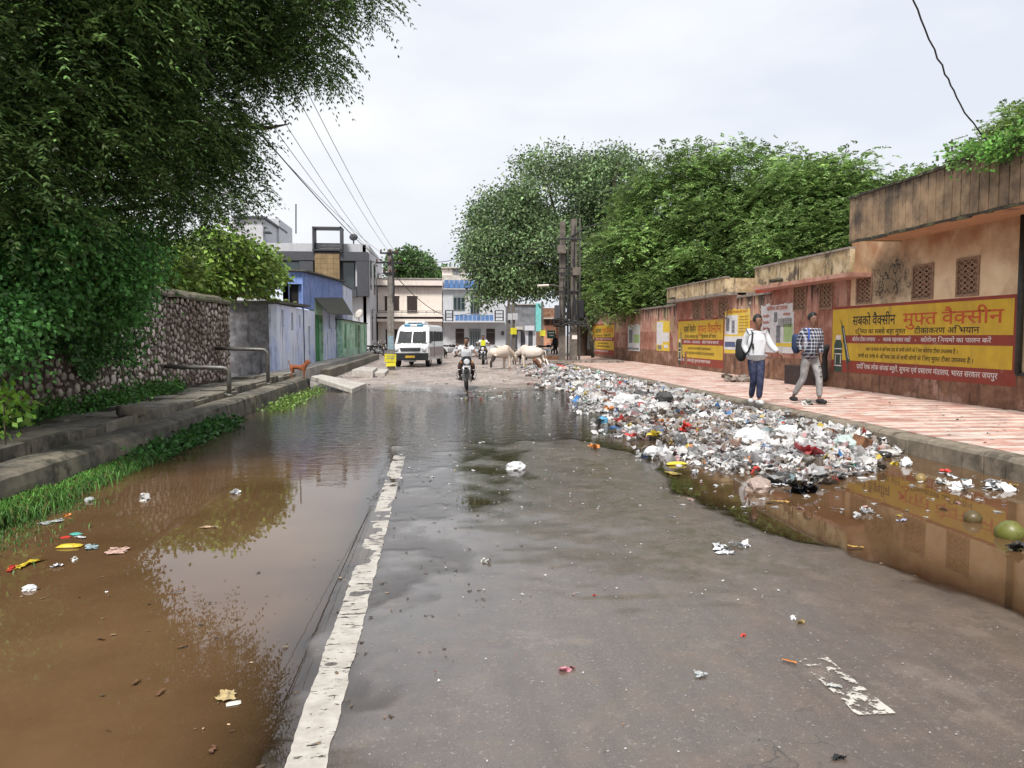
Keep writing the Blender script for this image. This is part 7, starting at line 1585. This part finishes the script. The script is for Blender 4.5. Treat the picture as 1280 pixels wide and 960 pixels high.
piece('wad', 295, 617, .10, WHT, 'white scrap floating near the weeds of the drain wall', 'scrap', .4); piece('sheet', 262, 660, .12, (.52, .36, .22), 'tan scrap floating in the tree reflection', 'scrap', .3); piece('wad', 134, 740, .02, WHT, 'tiny white dot floating left of the tree reflection', 'scrap'); piece('sheet', 222, 740, .07, BRN, 'thin brown leaf floating in the left puddle', 'leaf', .3)
for k, (px, py, lb) in enumerate(((228, 810, 'brown leaf floating topmost in the near left puddle'), (125, 800, 'brown leaf floating leftmost in the near left puddle'), (200, 868, 'brown leaf floating left of the cream wrapper'), (265, 940, 'brown leaf floating closest to the bottom border'), (170, 855, 'brown leaf left of the one beside the cream wrapper'))): piece('sheet', px, py, .05, BRN, lb, 'leaf', .3, group='brown leaves floating in the near left puddle')
# right water
piece('packet', 846, 581, .26, (.66, .52, .04), 'bright yellow plastic packet at the water edge of the garbage', 'packet', .32, rz=.05); piece('sheet', 840, 592, .28, (.58, .44, .12), 'flat ochre wrapper floating in front of the bright yellow packet', 'wrapper', .25, rz=.05); piece('wad', 868, 592, .14, WHT, 'white scrap floating right of the ochre wrapper', 'scrap', .4)
piece('bag', 948, 612, .30, (.34, .26, .22), 'large translucent brownish bag standing in the right puddle', 'bag', .8); piece('sheet', 978, 607, .28, WHT, 'long white strip right of the translucent bag', 'plastic', .15, rz=.0)
piece('wad', 1003, 615, .34, BLK, 'shiny black torn plastic floating in the right puddle', 'plastic', .5); piece('wad', 1010, 600, .18, BLK, 'smaller black plastic behind the shiny black one', 'plastic', .5); piece('packet', 1018, 601, .12, WHT, 'white cup lying on the black plastic', 'cup', .8); piece('sheet', 975, 628, .16, (.55, .32, .08), 'orange-brown stick-like wrapper in front of the translucent bag', 'wrapper', .25, rz=0.0)
piece('packet', 1078, 598, .11, WHT, 'white box-like scrap floating at the end of the garbage', 'scrap', .5, rz=.0); piece('wad', 1062, 593, .08, YEL, 'small yellow scrap floating left of the white box-like scrap', 'scrap'); piece('wad', 1045, 581, .12, YEL, 'yellow wrapper at the water end of the garbage heap', 'wrapper', .5)
piece('wad', 1130, 581, .22, WHT, 'white and clear plastic floating by the kerb after the heap end', 'plastic', .5); piece('wad', 1118, 580, .09, YEL, 'yellow-green scrap on the floating clear plastic by the kerb', 'scrap'); piece('sheet', 1185, 594, .36, WHT, 'long thin white stick-like plastic floating along the kerb', 'plastic', .12, rz=-.1); piece('wad', 1181, 590, .10, RED, 'small red scrap behind the long thin white plastic', 'scrap', .5)
piece('wad', 1175, 604, .16, OFF, 'pale scrap floating in front of the long thin white plastic', 'scrap', .5); piece('wad', 1198, 611, .22, WHT, 'white torn plastic floating left of the far right white plastic', 'plastic', .35); piece('wad', 1243, 611, .30, WHT, 'white torn plastic floating farthest right by the kerb', 'plastic', .3); piece('wad', 1268, 608, .08, (.5, .36, .1), 'small ochre lump at the end of the floating white plastic', 'scrap')
piece('sheet', 1128, 651, .12, (.45, .45, .6), 'pale violet scrap floating in the reflection of the mural', 'scrap', .3, rz=0); piece('wad', 1080, 641, .12, WHT, 'white forked scrap floating in the right puddle', 'scrap', .4); piece('sheet', 1070, 685, .10, (.6, .38, .08), 'thin yellow scrap floating in the near right puddle', 'scrap', .25, rz=-.1); piece('wad', 1097, 645, .03, WHT, 'tiny white dot floating beside the forked scrap', 'scrap')
piece('coconut', 1262, 672, .185, (.13, .135, .025), 'large yellow-green coconut half sunk at the right border', 'coconut'); piece('coconut', 1216, 652, .13, (.09, .065, .022), 'smaller brown-green coconut left of the large one', 'coconut', rz=1.2); piece('coconut', 1151, 601, .11, (.25, .17, .06), 'small tan coconut floating near the kerb', 'coconut', rz=2)
piece('wad', 1268, 688, .16, BLK, 'black plastic scrap under the large coconut', 'scrap', .5)
# on the heap
piece('bag@', 754, 528, 0.26, (.10, .34, .55), 'light blue plastic bag on the left flank of the garbage heap', 'bag', .6); piece('wad@', 861, 537, 0.26, RED, 'bright red wrapper in the middle of the garbage heap', 'wrapper', .6); piece('wad@', 925, 522, 0.26, (.50, .03, .06), 'crimson cloth on the garbage heap near the kerb', 'cloth', .6)
piece('wad@', 818, 545, 0.21, YEL, 'yellow wrapper on the middle of the garbage heap', 'wrapper', .5); piece('wad@', 787, 533, 0.16, (.45, .33, .06), 'mustard scrap standing in the garbage heap', 'scrap', .6); piece('wad@', 787, 546, 0.15, (.55, .07, .06), 'red scrap below the mustard one in the garbage heap', 'scrap', .5); piece('wad@', 742, 560, 0.16, ORG, 'orange scrap at the left edge of the garbage heap', 'scrap', .4)
piece('wad@', 1012, 567, 0.31, (.60, .12, .13), 'pink-red printed wrapper near the end of the garbage heap', 'wrapper', .4); piece('wad@', 990, 553, 0.19, (.62, .22, .18), 'salmon wrapper behind the pink-red printed one', 'wrapper', .4); piece('bag@', 1056, 560, 0.40, (.42, .50, .48), 'large clear greenish bag at the near end of the garbage heap', 'bag', .8); piece('wad@', 970, 528, 0.15, YEL, 'yellow-green scrap on the heap beside the crimson cloth', 'scrap')
piece('bag@', 940, 553, 0.45, WHT, 'large bundle of white plastic sheeting on the garbage heap', 'bag', .9); piece('bag@', 985, 545, 0.40, WHT, 'white crumpled sheeting next to the kerb on the heap', 'bag', .9); piece('bag@', 830, 500, 0.43, (.05, .05, .05), 'black bag on the far middle of the garbage heap', 'bag', .6); piece('bag@', 800, 497, 0.40, (.06, .055, .055), 'second black bag left of the first on the far heap', 'bag', .6); piece('bag@', 780, 505, 0.50, WHT, 'big white bag on the far part of the garbage heap', 'bag')
piece('bag@', 850, 553, 0.29, (.10, .10, .10), 'grey-black open bag in the near middle of the heap', 'bag', .6); piece('wad@', 925, 548, 0.15, (.62, .3, .25), 'pale salmon scrap on the heap', 'scrap'); piece('bag@', 722, 482, 0.36, OFF, 'grey-white bag at the far kerb side of the heap', 'bag'); piece('bag@', 815, 568, 0.26, WHT, 'white torn bag at the water side of the heap', 'bag', .6); piece('wad@', 762, 512, 0.19, ORG, 'orange-red scrap on the left flank of the heap', 'scrap')
piece('bag', 700, 466, .7, (.55, .06, .04), 'bright red bag at the kerb corner near the pole cluster', 'bag', .6); piece('bag@', 690, 462, 0.58, (.30, .30, .33), 'grey bundle of clothes beside the red bag', 'bag', .7); piece('wad', 665, 462, .5, TEA, 'green sheet under the white cow', 'sheet', .5)
st = thing('clay_block', 'reddish brown broken block against the kerb where the garbage ends', 'block', put(1075, 562, .1)); p = st.location; mb = MB(); mb.rb((p.x, p.y, .13), (.26, .16, .28), (.2, .3, .6)); mb.build('block', m_rust, st, bevel=.02)
# cart board and box by the cows
cb = thing('tilted_board', 'brown board tilted over the garbage beside the white cow', 'board', on(676, 467)); a0, a1 = AY(669, 452, cb.location.y + .3), AY(684, 468, cb.location.y - .3)
mb = MB(); c = (a0 + a1) / 2; mb.rb(tuple(c), ((a1 - a0).length, .5, .07), (0, math.atan2(a0.z - a1.z, a1.x - a0.x), .15)); mb.build('board', m_rust, cb); MB().tube([tuple(a0 + Vector((.5, .3, .1))), tuple(a1 + Vector((.3, .3, -.1)))], .03, 6).build('rim_rail', m_lwh, cb)
mb = MB(); mb.lathe([(.1, -.05), (.22, -.06), (.24, 0), (.22, .06), (.1, .05)], tuple(AY(674, 470, cb.location.y - .5)), 'Y', 14); mb.build('small_wheel', m_tyre, cb)
cx = thing('rusty_trough', 'dark brown open box behind the tilted board', 'box', on(688, 458)); p = cx.location; MB().b(p.x - .85, p.x + .55, p.y - .4, p.y + .4, p.z, p.z + .5).build('box', m_rust, cx, bevel=.02); MB().b(p.x - .75, p.x + .45, p.y - .3, p.y + .3, p.z + .5, p.z + .503).build('inside', m_dark, cx)
# footpath odds and ends
rb_ = thing('rubble_pile', 'small grey rubble pile at the wall foot left of the walker in white', 'rubble', put(922, 477, ZS)); p = rb_.location; rr = random.Random(4)
for k in range(12):
    mb = MB(); mb.rb((p.x + rr.uniform(-.35, .25), p.y + rr.uniform(-.4, .4), ZS + .05 + rr.uniform(0, .1)), (rr.uniform(.12, .3), rr.uniform(.1, .25), rr.uniform(.05, .12)), (rr.uniform(-.4, .4), rr.uniform(-.4, .4), rr.uniform(0, 3))); mb.build('rubble_stone', m_mort if k % 2 else m_cope, rb_)
db = thing('dark_bin', 'dark brown box standing at the wall behind the walker in the checked shirt', 'box', (XW - .35, wy(1020) + .2, ZS)); p = db.location; MB().b(p.x - .25, p.x + .3, p.y - .45, p.y + .35, ZS, ZS + .52).build('box', m_brown, db, bevel=.015)
sb = thing('black_sack', 'tall black sack-like stump leaning on the wall between the checked shirt and the mural', 'sack', (XW - .25, wy(1037), ZS)); J = {'a': (0, 0, .1, .24), 'b': (0, -.1, .5, .17), 'c': (-.05, -.25, .85, .12), 'd': (-.05, -.5, 1.08, .07)}; skin('sack', J, [('a', 'b'), ('b', 'c'), ('c', 'd')], 'a', m_black, sb)
for k, (px, py, lb) in enumerate(((1118, 491, 'black plastic scrap lying at the foot of the wall under the mural'), (1197, 525, 'tiny black scrap alone on the near footpath'), (1010, 506, 'pale paper scraps between the feet of the walkers'))): piece('wad', px, py, (.3, .06, .3)[k], (BLK, BLK, OFF)[k], lb, 'scrap', .4, z=ZS)
